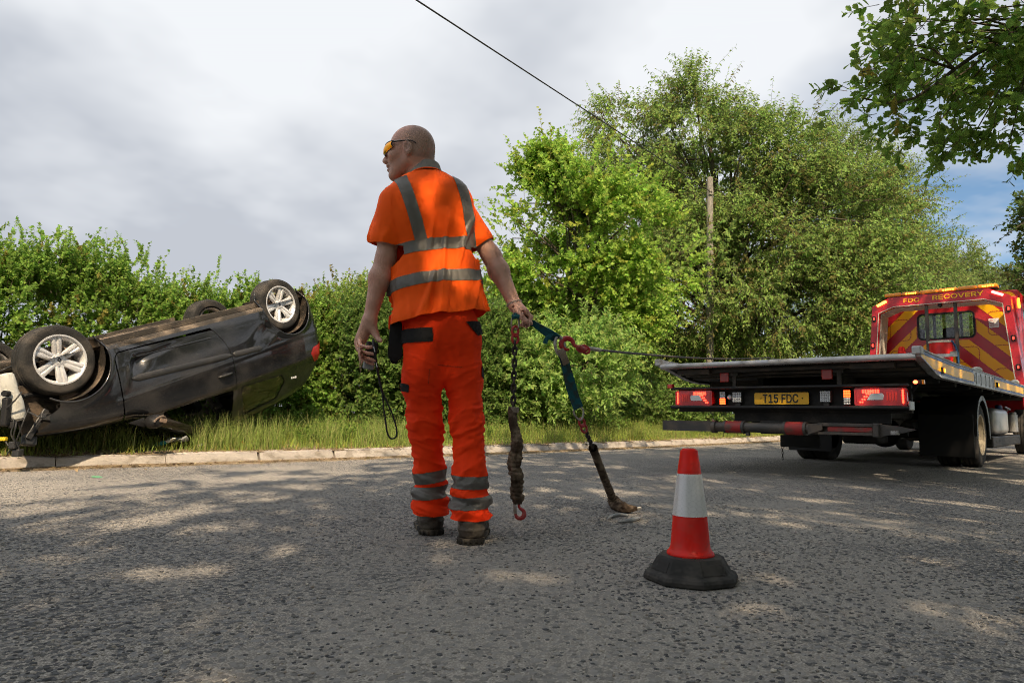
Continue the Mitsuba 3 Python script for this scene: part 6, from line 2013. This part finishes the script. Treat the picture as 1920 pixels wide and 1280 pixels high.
from trimesh.ray.ray_pyembree import RayMeshIntersector as _RMI
_rt = _RMI(trousers)


def seam(pts, r_=.0016, m='m_blackcloth'):
    """A line of stitching laid on the cloth through the given places."""
    pp = []
    for a, b in zip(pts[:-1], pts[1:]):
        for t in np.linspace(0, 1, 34, endpoint=False): pp.append((a[0] + (b[0] - a[0]) * t, a[1] + (b[1] - a[1]) * t))
    pp.append(pts[-1])
    o = np.array([px3(u, v_, 2.6) for u, v_ in pp])
    o = o - PB_[:, 1] * .0
    loc, ri, _ = _rt.intersects_location(o, np.repeat([PB_[:, 1]], len(o), 0), multiple_hits=False)
    if len(loc) < 4: return
    loc = loc[np.argsort(ri)]
    ok = np.r_[True, np.linalg.norm(np.diff(loc, axis=0), axis=1) < .05]
    put(MAN + '__trousers__seam', tube(loc[ok] - PB_[:, 1] * .0011, r_, 5), m, smooth=True)


mat('m_stitch', (.40, .030, .004), .9)
# stitched seams
seam([(836, 606), (832, 640), (829, 680), (828, 712)], m='m_stitch')
seam([(846, 672), (870, 674), (902, 677)], m='m_stitch')
# holster pocket on the left hip
hp_ = px3(739, 640, 2.97)
hol = prism(Polygon([(-.022, .085), (.026, .085), (.034, -.07), (.012, -.098), (-.012, -.094), (-.030, -.06)]).buffer(-.006).buffer(.006), .035)
hol = inflate(trimesh.Trimesh(*trimesh.remesh.subdivide_to_size(hol.vertices, hol.faces, .012), process=True), 0)
hv = V(hol); hol.vertices = hv + .006 * np.stack([noise3(hv, .03, 1), noise3(hv, .03, 2), noise3(hv, .03, 3)], 1)
hol = trimesh.smoothing.filter_laplacian(hol, iterations=3)
put(MAN + '__trousers__holster_pocket', mv(hol, hp_ + [0, .02, 0], eul('z', 12) @ XZ), 'm_blackcloth', smooth=True)
put(MAN + '__trousers__holster_loop', mv(rbox(-.020, .020, -.012, .012, -.03, .035, .010), px3(737, 606, 2.985)), 'm_trousers', smooth=40)

# ---- boots
def boot(an, toe_dir, side, name):
    t_ = unit(np.array([toe_dir[0], toe_dir[1], 0]))
    l_ = np.array([-t_[1], t_[0], 0])
    B = np.stack([t_, l_, [0, 0, 1.0]], 1).astype(np.float32)
    o = np.array([an[0], an[1], 0.0])

    def d_(p):
        q = (p - o.astype(np.float32)) @ B
        d = rcone(q, (-.030, 0, .058), (-.025, 0, .19), .054, .052)
        d = smin(d, ell(q, (-.045, 0, .055), (.058, .047, .060)), .03)
        d = smin(d, rcone(q, (.03, 0, .070), (.14, .004 * side, .048), .050, .042), .04)
        d = smin(d, ell(q, (.165, .005 * side, .045), (.062, .051, .040)), .03)
        d = smax(d, .022 - q[:, 2], .01)
        d = smin(d, rcone(q, (-.072, 0, .13), (-.068, 0, .16), .014, .012), .02)
        return d.astype(np.float32)
    m = nets(d_, o + [-.35, -.35, 0], o + [.35, .35, .26], .0045)
    m = trimesh.smoothing.filter_taubin(m, iterations=3)
    vb = V(m)
    qb = (vb - o) @ B
    m.vertices = vb + vnormals(m) * (.004 * noise3(vb, .018, 6) + .0028 * np.sin(qb[:, 2] * 240 + 6 * noise3(vb, .05, 3)) * np.exp(-((qb[:, 2] - .115) / .05) ** 2) + .0022 * (np.abs(qb[:, 2] - .062 - .02 * qb[:, 0]) < .004))[:, None]
    put(f'{MAN}__{name}', clip(m, .185 - qb[:, 2] if False else .19 - V(m)[:, 2]), 'm_boot', smooth=True)
    ol = shapely.union_all([Point(-.048, 0).buffer(.053), Point(.165, .006 * side).buffer(.056), Polygon([(-.05, -.050), (.16, -.052 + .006 * side), (.16, .060 * 1), (-.05, .050)])]).buffer(-.02).buffer(.024)
    so = prism(ol, .014)
    put(f'{MAN}__{name}__sole', mv(cat([mv(so, (0, 0, .012)), mv(prism(ol.buffer(-.004).intersection(sbox(-.2, -.1, .015, .1)), .012), (0, 0, .0005)), mv(prism(ol.buffer(-.004).intersection(sbox(.055, -.1, .3, .1)), .012), (0, 0, .0005))]), o, B), 'm_sole')
    for k in range(7):
        a_ = math.pi * (.62 + .76 * k / 6)
        e_ = np.array([-.048 + .055 * math.cos(a_), .055 * math.sin(a_)])
        put(f'{MAN}__{name}__heel_lug', mv(mv(cbox(-.007, .005, -.006, .006, .001, .022, .002), R=eul('z', math.degrees(a_))), o + B @ np.r_[e_, 0].astype(np.float32), B), 'm_sole')


boot(px3(806, 997, 3.18)[:2] * 1.0, (-.22, 1.0), -1, 'boot')
boot(px3(886, 1014, 2.97)[:2] * 1.0, (.10, 1.0), 1, 'boot_001')

# ---- sunglasses and bracelet
hw2 = lambda f_, l_, z_: HC + HB @ (np.array([f_, l_, z_]) * HS).astype(np.float32)


def lens(sg):
    def fn(u, w):
        a_ = (u - .5) * 1.15
        b_ = (w - .5)
        hh = .047 * (1 - .35 * (2 * np.abs(u - .5)) ** 3) * (1 - .25 * np.clip(u - .4, 0, 1))
        ll = .010 + .070 * u
        ff = .124 - .062 * u ** 1.9 - .010 * (2 * b_) ** 2
        zz2 = .006 + hh * b_ + .010 * u - .012 * (1 - u) * (b_ < 0) * 0
        return np.stack([HC + (HB @ (np.array([f_, sg * l_, z_]) * HS).astype(np.float32)) for f_, l_, z_ in zip(ff.ravel(), ll.ravel(), zz2.ravel())]).reshape(u.shape + (3,))
    return grid(14, 10, fn)


for sg in (-1, 1):
    lm_ = lens(sg)
    put(MAN + '__sunglasses__lens', inflate(lm_, 0), 'm_mirrorlens', smooth=True)
    ed = V(lm_).reshape(14, 10, 3)
    loop = np.vstack([ed[:, 0], ed[-1, 1:], ed[-2::-1, -1], ed[0, -2:0:-1]])
    put(MAN + '__sunglasses__rim', tube(loop, .0026, 6, closed=True), 'm_black', smooth=True)
    arm_ = spline([hw2(.060, sg * .077, .024), hw2(.045, sg * .081, .024), hw2(.0, sg * .085, .024), hw2(-.030, sg * .086, .022), hw2(-.055, sg * .080, .008)], 24)
    put(MAN + '__sunglasses__temple', tube(arm_, np.interp(np.arange(24), [0, 6, 23], [.0032, .0026, .0022]), 6, up=(0, 0, 1), ry=None), 'm_black', smooth=True)
    put(MAN + '__sunglasses__temple_inlay', tube(spline([hw2(.050, sg * .0835, .026), hw2(.025, sg * .0865, .0262), hw2(.010, sg * .0875, .026)], 8), .0014, 5), 'm_alumworn', smooth=True)
put(MAN + '__sunglasses__bridge', tube(np.stack([hw2(.112, -.012, .016), hw2(.117, 0, .017), hw2(.112, .012, .016)]), .003, 6), 'm_black', smooth=True)
wd2 = unit(Rwr - Rel)
wa = unit(np.cross(wd2, [0, 1.0, 0]))
wb_ = np.cross(wd2, wa)
for k in range(22):
    a_ = 2 * math.pi * k / 22
    c_ = Rwr - wd2 * .012 + (wa * math.cos(a_) + wb_ * math.sin(a_)) * .033 + wd2 * .006 * math.sin(a_ * 1 + .6)
    rd = wa * math.cos(a_) + wb_ * math.sin(a_)
    tg_ = unit(np.cross(wd2, rd))
    th = np.linspace(0, 2 * np.pi, 9)[:-1]
    nrm_ = rd if k % 2 else wd2
    put(MAN + '__bracelet__link', tube(c_ + np.outer(np.cos(th) * .0062, tg_) + np.outer(np.sin(th) * .0042, np.cross(tg_, nrm_)), .0016, 5, closed=True), 'm_silver', smooth=True)

# ---- what he holds: the remote control in the left hand
RCc = px3(695, 664, 2.945)
rb_ = rbox(-.024, .024, -.013, .013, -.066, .052, .008)
RCR = eul('zy', [20, 8])
put('remote_control__casing', mv(rb_, RCc, RCR), 'm_greyplastic', smooth=40)
put('remote_control__grip', mv(rbox(-.0255, .0255, -.0145, .0145, -.02, .054, .008), RCc, RCR), 'm_black', smooth=40)
lan = [(700, 636, 2.925), (701, 648, 2.900), (704, 670, 2.905), (708, 695, 2.93), (714, 725, 2.95), (718, 745, 2.955)]
lp = [(718, 745, 2.955), (719, 762, 2.955), (723, 790, 2.955), (727, 813, 2.955), (734, 822, 2.955), (741, 820, 2.956), (744, 811, 2.957), (741, 793, 2.957), (734, 772, 2.957), (725, 752, 2.957), (719, 738, 2.957), (712, 716, 2.954)]
put('remote_control__wrist_strap', cat([tube(spline([px3(*q_) for q_ in lan], 40), np.interp(np.arange(40), [0, 4, 30, 39], [.0045, .0068, .0052, .004]), 7), tube(spline([px3(*q_) for q_ in lp], 70), .0038, 7)]), 'm_black', smooth=True)
for (u, v_) in ((702, 655), (706, 683)):
    c_ = px3(u, v_, 2.893 if v_ < 660 else 2.909)
    put('remote_control__strap_print', mv(cbox(-.0014, .0014, -.001, .001, -.012, .012, .0005), c_, eul('y', -14)), 'm_clearlens')
tag('remote_control', 'dark remote control with a long black wrist strap in the left hand of the man', 'remote control')

# ================================================================ straps, chains, hooks and the winch rope
mat('m_web', mikit.proc(lambda p, n, uv: V3((.012, .075, .095), (.030, .045, .045), sst(.4, .7, fbm(p.x * 30, p.y * 30, p.z * 30, 3))) * (.75 + .5 * noise(p.x * 500, p.y * 500, p.z * 500))), .85, spec=.2)
mat('m_chain', mikit.proc(lambda p, n, uv: V3((.018, .017, .017), (.07, .05, .038), sst(.5, .75, fbm(p.x * 60, p.y * 60, p.z * 60, 2)))), .5, metallic=.4)
mat('m_sleeve', mikit.proc(lambda p, n, uv: V3((.045, .031, .022), (.155, .118, .086), sst(.35, .72, fbm(p.x * 28, p.y * 28, p.z * 28, 4))) * (.8 + .4 * noise(p.x * 400, p.y * 400, p.z * 400))), .92, spec=.12)
mat('m_hookred', dusty((.33, .012, .016), (.14, .10, .08), .45, scale=26), .42)
mat('m_linksteel', dusty((.34, .33, .31), (.22, .16, .11), .6, scale=24), .42, metallic=.6)
mat('m_rope', (.10, .095, .09), .5, metallic=.5)
SL = 'tow_bridle'
tag(SL, 'two-legged towing bridle of teal webbing, chains and hooks hanging from his right hand', 'tow bridle')


def ring(c, ax, ay, rx, ry, r_, n=20, pear=0.0):
    th = np.linspace(0, 2 * np.pi, n, endpoint=False)
    w_ = 1 - pear * np.sin(th)
    return tube(np.asarray(c) + np.outer(rx * np.cos(th) * w_, ax) + np.outer(ry * np.sin(th), ay), r_, 8, closed=True)


def links(a, b, pitch, wire, m='m_chain', key=SL + '__chain_link', start=0):
    a, b = np.asarray(a), np.asarray(b)
    d = unit(b - a)
    L_ = np.linalg.norm(b - a)
    n = max(1, int(round(L_ / pitch)))
    x = unit(np.cross(d, [0.3, 1, 0.1]))
    y = np.cross(d, x)
    for i in range(n):
        c = a + d * (i + .5) * L_ / n
        ax = x if (i + start) % 2 else y
        ax = unit(ax + .25 * (y if (i + start) % 2 else x))
        th = np.linspace(0, 2 * np.pi, 12, endpoint=False)
        cs, sn = np.cos(th), np.sin(th)
        hl = L_ / n / 2 + wire * .9
        p_ = c + np.outer(np.sign(cs) * np.abs(cs) ** .8 * wire * 1.75, ax) + np.outer(np.sign(sn) * np.abs(sn) ** .7 * hl, d)
        put(key, tube(p_, wire, 6, closed=True), m, smooth=True)


def strap_mesh(pts, w_, th, wdir, n=40, tw=None):
    c = spline(pts, n)
    t_, _, _ = frames(c)
    rows = []
    for i in range(n):
        wd_ = np.asarray(wdir if not callable(wdir) else wdir(i / (n - 1)), float)
        wv = unit(wd_ - t_[i] * (wd_ @ t_[i]))
        nv_ = np.cross(t_[i], wv)
        ww = w_(i / (n - 1)) if callable(w_) else w_
        rows.append([c[i] + wv * ww / 2 + nv_ * th / 2, c[i] - wv * ww / 2 + nv_ * th / 2, c[i] - wv * ww / 2 - nv_ * th / 2, c[i] + wv * ww / 2 - nv_ * th / 2])
    v = np.array(rows).reshape(-1, 3)
    f = []
    for i in range(n - 1):
        for j in range(4): f.append([i * 4 + j, i * 4 + (j + 1) % 4, (i + 1) * 4 + (j + 1) % 4, (i + 1) * 4 + j])
    f = np.array(f)
    f = np.vstack([f, [[0, 3, 2, 1]], [[n * 4 - 4, n * 4 - 3, n * 4 - 2, n * 4 - 1]]])
    return tm(v, f)


def hookmesh(c, down, side, s_, r_):
    """A lifting hook: shank, round bowl and point."""
    down, side = unit(np.asarray(down, float)), np.asarray(side, float)
    side = unit(side - down * (side @ down))
    pts = [(0, -1.15), (0, -.75), (.18, -.42), (.55, -.22), (.80, .15), (.76, .60), (.40, .95), (-.08, .98), (-.42, .70), (-.50, .30), (-.44, .08)]
    p_ = np.array([c + side * a * s_ + down * b * s_ for a, b in pts])
    n = 40
    rr = np.interp(np.linspace(0, 1, n), [0, .15, .5, .8, 1], [.8, .8, 1.35, 1.1, .55]) * r_
    return tube(spline(p_, n), rr, 10)


yh = 2.99
ringL = px3(966, 606, yh)
cam_x = np.array([1.0, 0, 0])
# webbing: loop round the first link, through the fist, out to the ring
put(SL + '__webbing', strap_mesh([px3(962, 593, 2.985), px3(972, 592, 3.0), px3(984, 597, 3.02), px3(998, 605, 3.02), px3(1015, 616, 3.02), px3(1032, 627, 3.02), px3(1046, 636, 3.02)], lambda t: .026 + .016 * max(0, min(1, (t - .5) * 3)), .007, lambda t: np.array([.25, -.3, 1.0 - .5 * t]), 40), 'm_web')
put(SL + '__webbing_end', strap_mesh([px3(1036, 628, 3.01), px3(1026, 634, 3.0), px3(1022, 644, 3.0)], .020, .005, np.array([.9, .3, .3]), 12), 'm_web')
put(SL + '__webbing_loop', tube([px3(960, 594, 2.978), px3(975, 593, 2.985)], .011, 8), 'm_web', smooth=40)
# pear-shaped links
put(SL + '__pear_link', ring(px3(966, 603, yh), unit(np.array([.95, .3, 0])), np.array([0, 0, 1.0]), .017, .034, .0048, 24, .35), 'm_linksteel', smooth=True)
put(SL + '__connector', cat([ring(px3(966, 621, yh), np.array([.9, .43, 0]), np.array([0, 0, 1.0]), .015, .022, .0062, 18), ring(px3(966, 635, yh), np.array([.9, .43, 0]), np.array([0, 0, 1.0]), .015, .020, .0062, 18)]), 'm_hookred', smooth=True)
c0, c1 = px3(965.5, 640, yh), px3(962, 768, yh)
links(c0, c1, .0265, .0054)


# crumpled cloth sleeve over the first chain
def sleeve(axis, rad, key, seed, crk, m='m_sleeve', n=220, sides=36):
    c = spline(axis, n)
    t = np.linspace(0, 1, n)
    r0 = np.interp(t, *rad)
    r_ = np.random.default_rng(seed)
    t_, a, b = frames(c)
    th = np.linspace(0, 2 * np.pi, sides, endpoint=False)
    S, A_ = np.meshgrid(t, th, indexing='ij')
    q_ = np.stack([np.cos(A_) * 1.1, np.sin(A_) * 1.1, S * np.linalg.norm(c[-1] - c[0]) / .035], -1)
    twist = 1 - np.abs(2 * meshkit.fbm(q_ * np.array([.9, .9, .62]) + np.stack([0 * S, 0 * S, A_ * .35], -1) + seed, 3, seed) - 1)
    amt = np.interp(t, *crk)[:, None]
    ph = S * np.linalg.norm(c[-1] - c[0]) / .021 * np.pi + A_ * .5 + 5.0 * meshkit.fbm(np.stack([np.cos(A_) * .6, np.sin(A_) * .6, S * 6], -1) + seed, 2, seed)
    rr = r0[:, None] * (1 + amt * (.8 * (twist - .66) + .17 * (np.abs(np.sin(ph)) ** .6 - .75))) + .002 * (meshkit.noise(q_ * 3, seed) - .5)
    v = c[:, None] + rr[..., None] * (np.cos(A_)[..., None] * a[:, None] + np.sin(A_)[..., None] * b[:, None])
    i, j = np.meshgrid(np.arange(n - 1), np.arange(sides), indexing='ij')
    f = np.stack([i * sides + j, i * sides + (j + 1) % sides, (i + 1) * sides + (j + 1) % sides, (i + 1) * sides + j], -1).reshape(-1, 4)
    put(key, tm(v.reshape(-1, 3), f), m, smooth=True)


sleeve([px3(963, 764, yh), px3(964, 800, yh), px3(969, 835, yh), px3(965, 862, yh), px3(967, 885, yh), px3(969, 905, yh), px3(970, 925, yh), px3(970, 944, yh)],
       ([0, .04, .08, .3, .5, .62, .8, .93, 1], [.022, .022, .018, .021, .027, .023, .022, .024, .013]), SL + '__sleeve', 4, ([0, .1, .4, .55, 1], [.1, .3, .7, 1.5, 1.7]))
put(SL + '__sleeve_cuff', mv(lathe([(.021, -.012), (.0235, -.010), (.0235, .010), (.021, .012)], 20), px3(963, 768, yh)), 'm_rust', smooth=40)
put(SL + '__hook', hookmesh(px3(973, 958, yh), np.array([0, 0, -1.0]), np.array([1, -.25, 0]), .029, .0075), 'm_hookred', smooth=True)
put(SL + '__hook_latch', tube([px3(965, 940, yh), px3(966, 962, yh)], .007, 8), 'm_linksteel', smooth=True)
# master ring with the second leg
mr_ = px3(1050, 650, 3.02)
put(SL + '__master_ring', ring(px3(1050, 649, 3.02), unit(np.array([.8, .5, .35])), unit(np.array([-.25, 0, 1.0])), .026, .043, .0072, 26), 'm_linksteel', smooth=True)
put(SL + '__webbing', strap_mesh([px3(1054, 664, 3.02), px3(1062, 690, 3.04), px3(1071, 725, 3.07), px3(1085, 765, 3.1)], lambda t: .034 + .012 * min(1, t * 2), .008, np.array([1.0, .15, .3]), 30), 'm_web')
put(SL + '__webbing_end', strap_mesh([px3(1050, 655, 3.0), px3(1057, 668, 3.0), px3(1062, 682, 3.02)], .030, .008, np.array([1.0, .3, .3]), 14), 'm_rust')
put(SL + '__pear_link', ring(px3(1085.5, 775, 3.12), unit(np.array([.95, .2, .28])), unit(np.array([.28, 0, -1.0])), .022, .030, .0046, 24, .3), 'm_linksteel', smooth=True)
put(SL + '__connector', cat([ring(px3(1091, 792, 3.14), unit(np.array([.9, .4, .25])), unit(np.array([.28, 0, -1.0])), .014, .019, .0058, 18), ring(px3(1095, 803, 3.16), unit(np.array([.9, .4, .25])), unit(np.array([.28, 0, -1.0])), .014, .018, .0058, 18)]), 'm_hookred', smooth=True)
e0 = px3(1112, 840, 3.36)
links(px3(1098, 808, 3.18), e0, .027, .0050, start=1)
gnd = lambda u, v, z_: (lambda D: EYE + D * ((z_ - EYE[2]) / D[2]))(FWD + (np.array([math.cos(ROLL), 0, 0]) + math.sin(ROLL) * _up) * (u - 960) / 1280 + UPV * (640 - v) / 1280)
b0, b1, b2 = gnd(1150, 938, .035), gnd(1166, 950, .030), gnd(1192, 953, .026)
sleeve([e0, px3(1124, 872, 3.52), px3(1138, 908, 3.75), b0], ([0, .05, .5, 1], [.021, .0195, .020, .025]), SL + '__sleeve', 9, ([0, .3, .8, 1], [.08, .25, .35, .6]), n=90)
sleeve([gnd(1144, 936, .035), b0 + [0, 0, -.002], b1, gnd(1180, 953, .027), b2], ([0, .15, .5, .8, 1], [.018, .032, .031, .026, .012]), SL + '__sleeve', 15, ([0, 1], [.7, .9]), n=80)
put(SL + '__sleeve_cuff', tube(np.stack([e0 + unit(e0 - px3(1124, 872, 3.52)) * .006, e0 - unit(e0 - px3(1124, 872, 3.52)) * .008]), .0225, 18, cap=False), 'm_sleeve', smooth=40)
put(SL + '__hook_tip', mv(rbox(-.014, .02, -.01, .01, -.008, .008, .004), b2 + [.015, .01, .0]), 'm_linksteel', smooth=40)

# winch hook and rope
hk0 = px3(1058, 650, 3.02)
put('winch_rope__hook', cat([hookmesh(px3(1069, 648, 3.03), np.array([-1.0, .0, .10]), np.array([.0, .2, 1.0]), .040, .0098), tube(spline([px3(1084, 651, 3.05), px3(1095, 655, 3.08), px3(1101, 653, 3.09)], 8), [.013, .017, .018, .017, .016, .014, .012, .009], 10), ring(px3(1097, 655, 3.08), unit(np.array([1, .3, -.2])), np.array([0, .3, 1.0]), .022, .017, .006, 18)]), 'm_hookred', smooth=True)
put('winch_rope__ferrule', tube(np.stack([px3(1099, 652, 3.09), px3(1125, 656, 3.20)]), [.008, .010], 10), 'm_linksteel', smooth=True)
p0_, p1_ = px3(1120, 655.5, 3.18), tw(-.05, .02, 1.108)
tt = np.linspace(0, 1, 40)
rp = p0_ + (p1_ - p0_) * tt[:, None]
rp[:, 2] -= .045 * 4 * tt * (1 - tt) * .55
rp = np.vstack([rp, tw(-.02, 3.0, 1.105), tw(0, 6.7, 1.20)])
put('winch_rope__rope', tube(rp, .0062, 7), 'm_rope', smooth=True)
tag('winch_rope', 'steel winch rope with worn red hook, stretched from the bridle to the truck deck', 'winch rope')

# flat scrap on the road near the dragging hook
st_ = [gnd(u, v, .006) for u, v in ((1144, 966), (1152, 963), (1172, 962), (1176, 966))]
put('road_stud', cat([tube(spline([gnd(1142, 972, .007), gnd(1150, 966, .010), gnd(1165, 964, .011), gnd(1178, 966, .008)], 14), .009, 6), tube(spline([gnd(1160, 978, .007), gnd(1178, 975, .011), gnd(1200, 969, .006)], 12), [.005, .008, .009, .010, .011, .011, .010, .010, .009, .007, .006, .003], 6, up=(0, 0, 1))]), 'm_greyplastic', smooth=True)
tag('road_stud', 'broken grey plastic strip lying on the road below the dragging hook', 'plastic strip')

# ================================================================ traffic cones
mat('m_conered', dusty((.62, .010, .005), (.42, .12, .09), .22, scale=17), .4, spec=.25)


def conesheet(p, n, uv):
    u, v = uv.x * 14, uv.y * 8
    uu = u - dr.floor(u) - .5
    w = v - dr.floor(v) - .5
    r_ = dr.sqrt(uu * uu + w * w)
    k = sst(.05, .0, dr.abs(r_ - .46))
    return V3((.62, .62, .63), (.46, .46, .48), k * .7 + .3 * noise(p.x * 40, p.y * 40, p.z * 40))


mat('m_conewhite', mikit.proc(conesheet), .35, metallic=.25, spec=.6)
mat('m_conebase', dusty((.022, .022, .022), (.09, .08, .07), .5, scale=14), .75, spec=.3)


def cone(name, o, R, s, label, group=None):
    g = lambda m: mv(m, o, R, None)
    sc = lambda pr: [(a * s, b * s) for a, b in pr]
    oct_ = lambda r_, k=.42: Polygon([(r_, r_ * k), (r_ * k, r_), (-r_ * k, r_), (-r_, r_ * k), (-r_, -r_ * k), (-r_ * k, -r_), (r_ * k, -r_), (r_, -r_ * k)])
    # base: flared octagon with rounded lower rim and a stepped top
    lv_ = [(0, .160), (.007, .169), (.020, .170), (.031, .164), (.036, .156), (.041, .146), (.086, .122), (.094, .114), (.096, .100)]
    rows = []
    for z_, r_ in lv_:
        pl = oct_(r_ * s).buffer(-.006 * s).buffer(.006 * s, quad_segs=3).exterior
        rows.append(np.array([[*pl.interpolate(t_, normalized=True).coords[0], z_ * s] for t_ in np.linspace(0, 1, 64, endpoint=False)]))
    rows.append(rows[-1] * [.02, .02, 1])
    R_ = np.stack(rows)
    nr, nc = R_.shape[:2]
    i, j = np.meshgrid(np.arange(nr - 1), np.arange(nc), indexing='ij')
    f = np.stack([i * nc + j, i * nc + (j + 1) % nc, (i + 1) * nc + (j + 1) % nc, (i + 1) * nc + j], -1).reshape(-1, 4)
    put(name + '__base', g(tm(R_.reshape(-1, 3), f)), 'm_conebase', smooth=18)
    for k in range(4):
        pn = [(-.048, .045), (.048, .045), (.042, .080), (-.042, .080)]
        m = mv(prism([(a * s, b * s) for a, b in pn], .004 * s), R=XZ)
        vv3 = V(m); vv3[:, 1] += -(.1450 - (vv3[:, 2] / s - .041) * .53) * s + .001
        put(name + '__base_panel', g(mv(tm(vv3, m.faces), R=eul('z', 90 * k))), 'm_conebase')
    put(name + '__body', g(lathe(sc([(.060, .092), (.088, .093), (.0905, .098), (.089, .106), (.082, .113), (.077, .122), (.0735, .142)] + [(.0655, .245)]), 56)), 'm_conered', smooth=40)
    nz = 24
    zz3 = np.linspace(.245, .405, nz)
    pr = np.array([(np.interp(z_, [.245, .405], [.0665, .0475]), z_) for z_ in zz3]) * s
    an_ = np.linspace(0, 2 * np.pi, 65)
    vv4 = np.stack([pr[:, None, 0] * np.cos(an_), pr[:, None, 0] * np.sin(an_), np.repeat(pr[:, 1:2], 65, 1)], -1).reshape(-1, 3)
    i, j = np.meshgrid(np.arange(nz - 1), np.arange(64), indexing='ij')
    f = np.stack([i * 65 + j, i * 65 + j + 1, (i + 1) * 65 + j + 1, (i + 1) * 65 + j], -1).reshape(-1, 4)
    uv = np.stack([np.tile(an_ / 2 / np.pi, nz), np.repeat(np.linspace(0, 1, nz), 65)], 1)
    put(name + '__reflective_sleeve', g(tm(vv4, f)), 'm_conewhite', smooth=True, uv=uv)
    put(name + '__top', g(lathe(sc([(.0462, .405), (.0398, .452), (.0392, .4535), (.0385, .455), (.0335, .494), (.0322, .496), (.0265, .4965), (.0255, .501), (.0215, .502), (.0205, .498), (.018, .46)]), 48)), 'm_conered', smooth=35)
    tag(name, label, 'traffic cone', group)


cz = gnd(1295, 1086, 0)
cone('traffic_cone', cz * [1, 1, 0], eul('z', 22), .855, 'red traffic cone with a silver reflective sleeve and black base standing on the road')
cone('traffic_cone_001', tw(-.485, 6.75, 1.09), TRM, 1.42, 'small-looking red cone top showing on the truck deck in front of the cab')
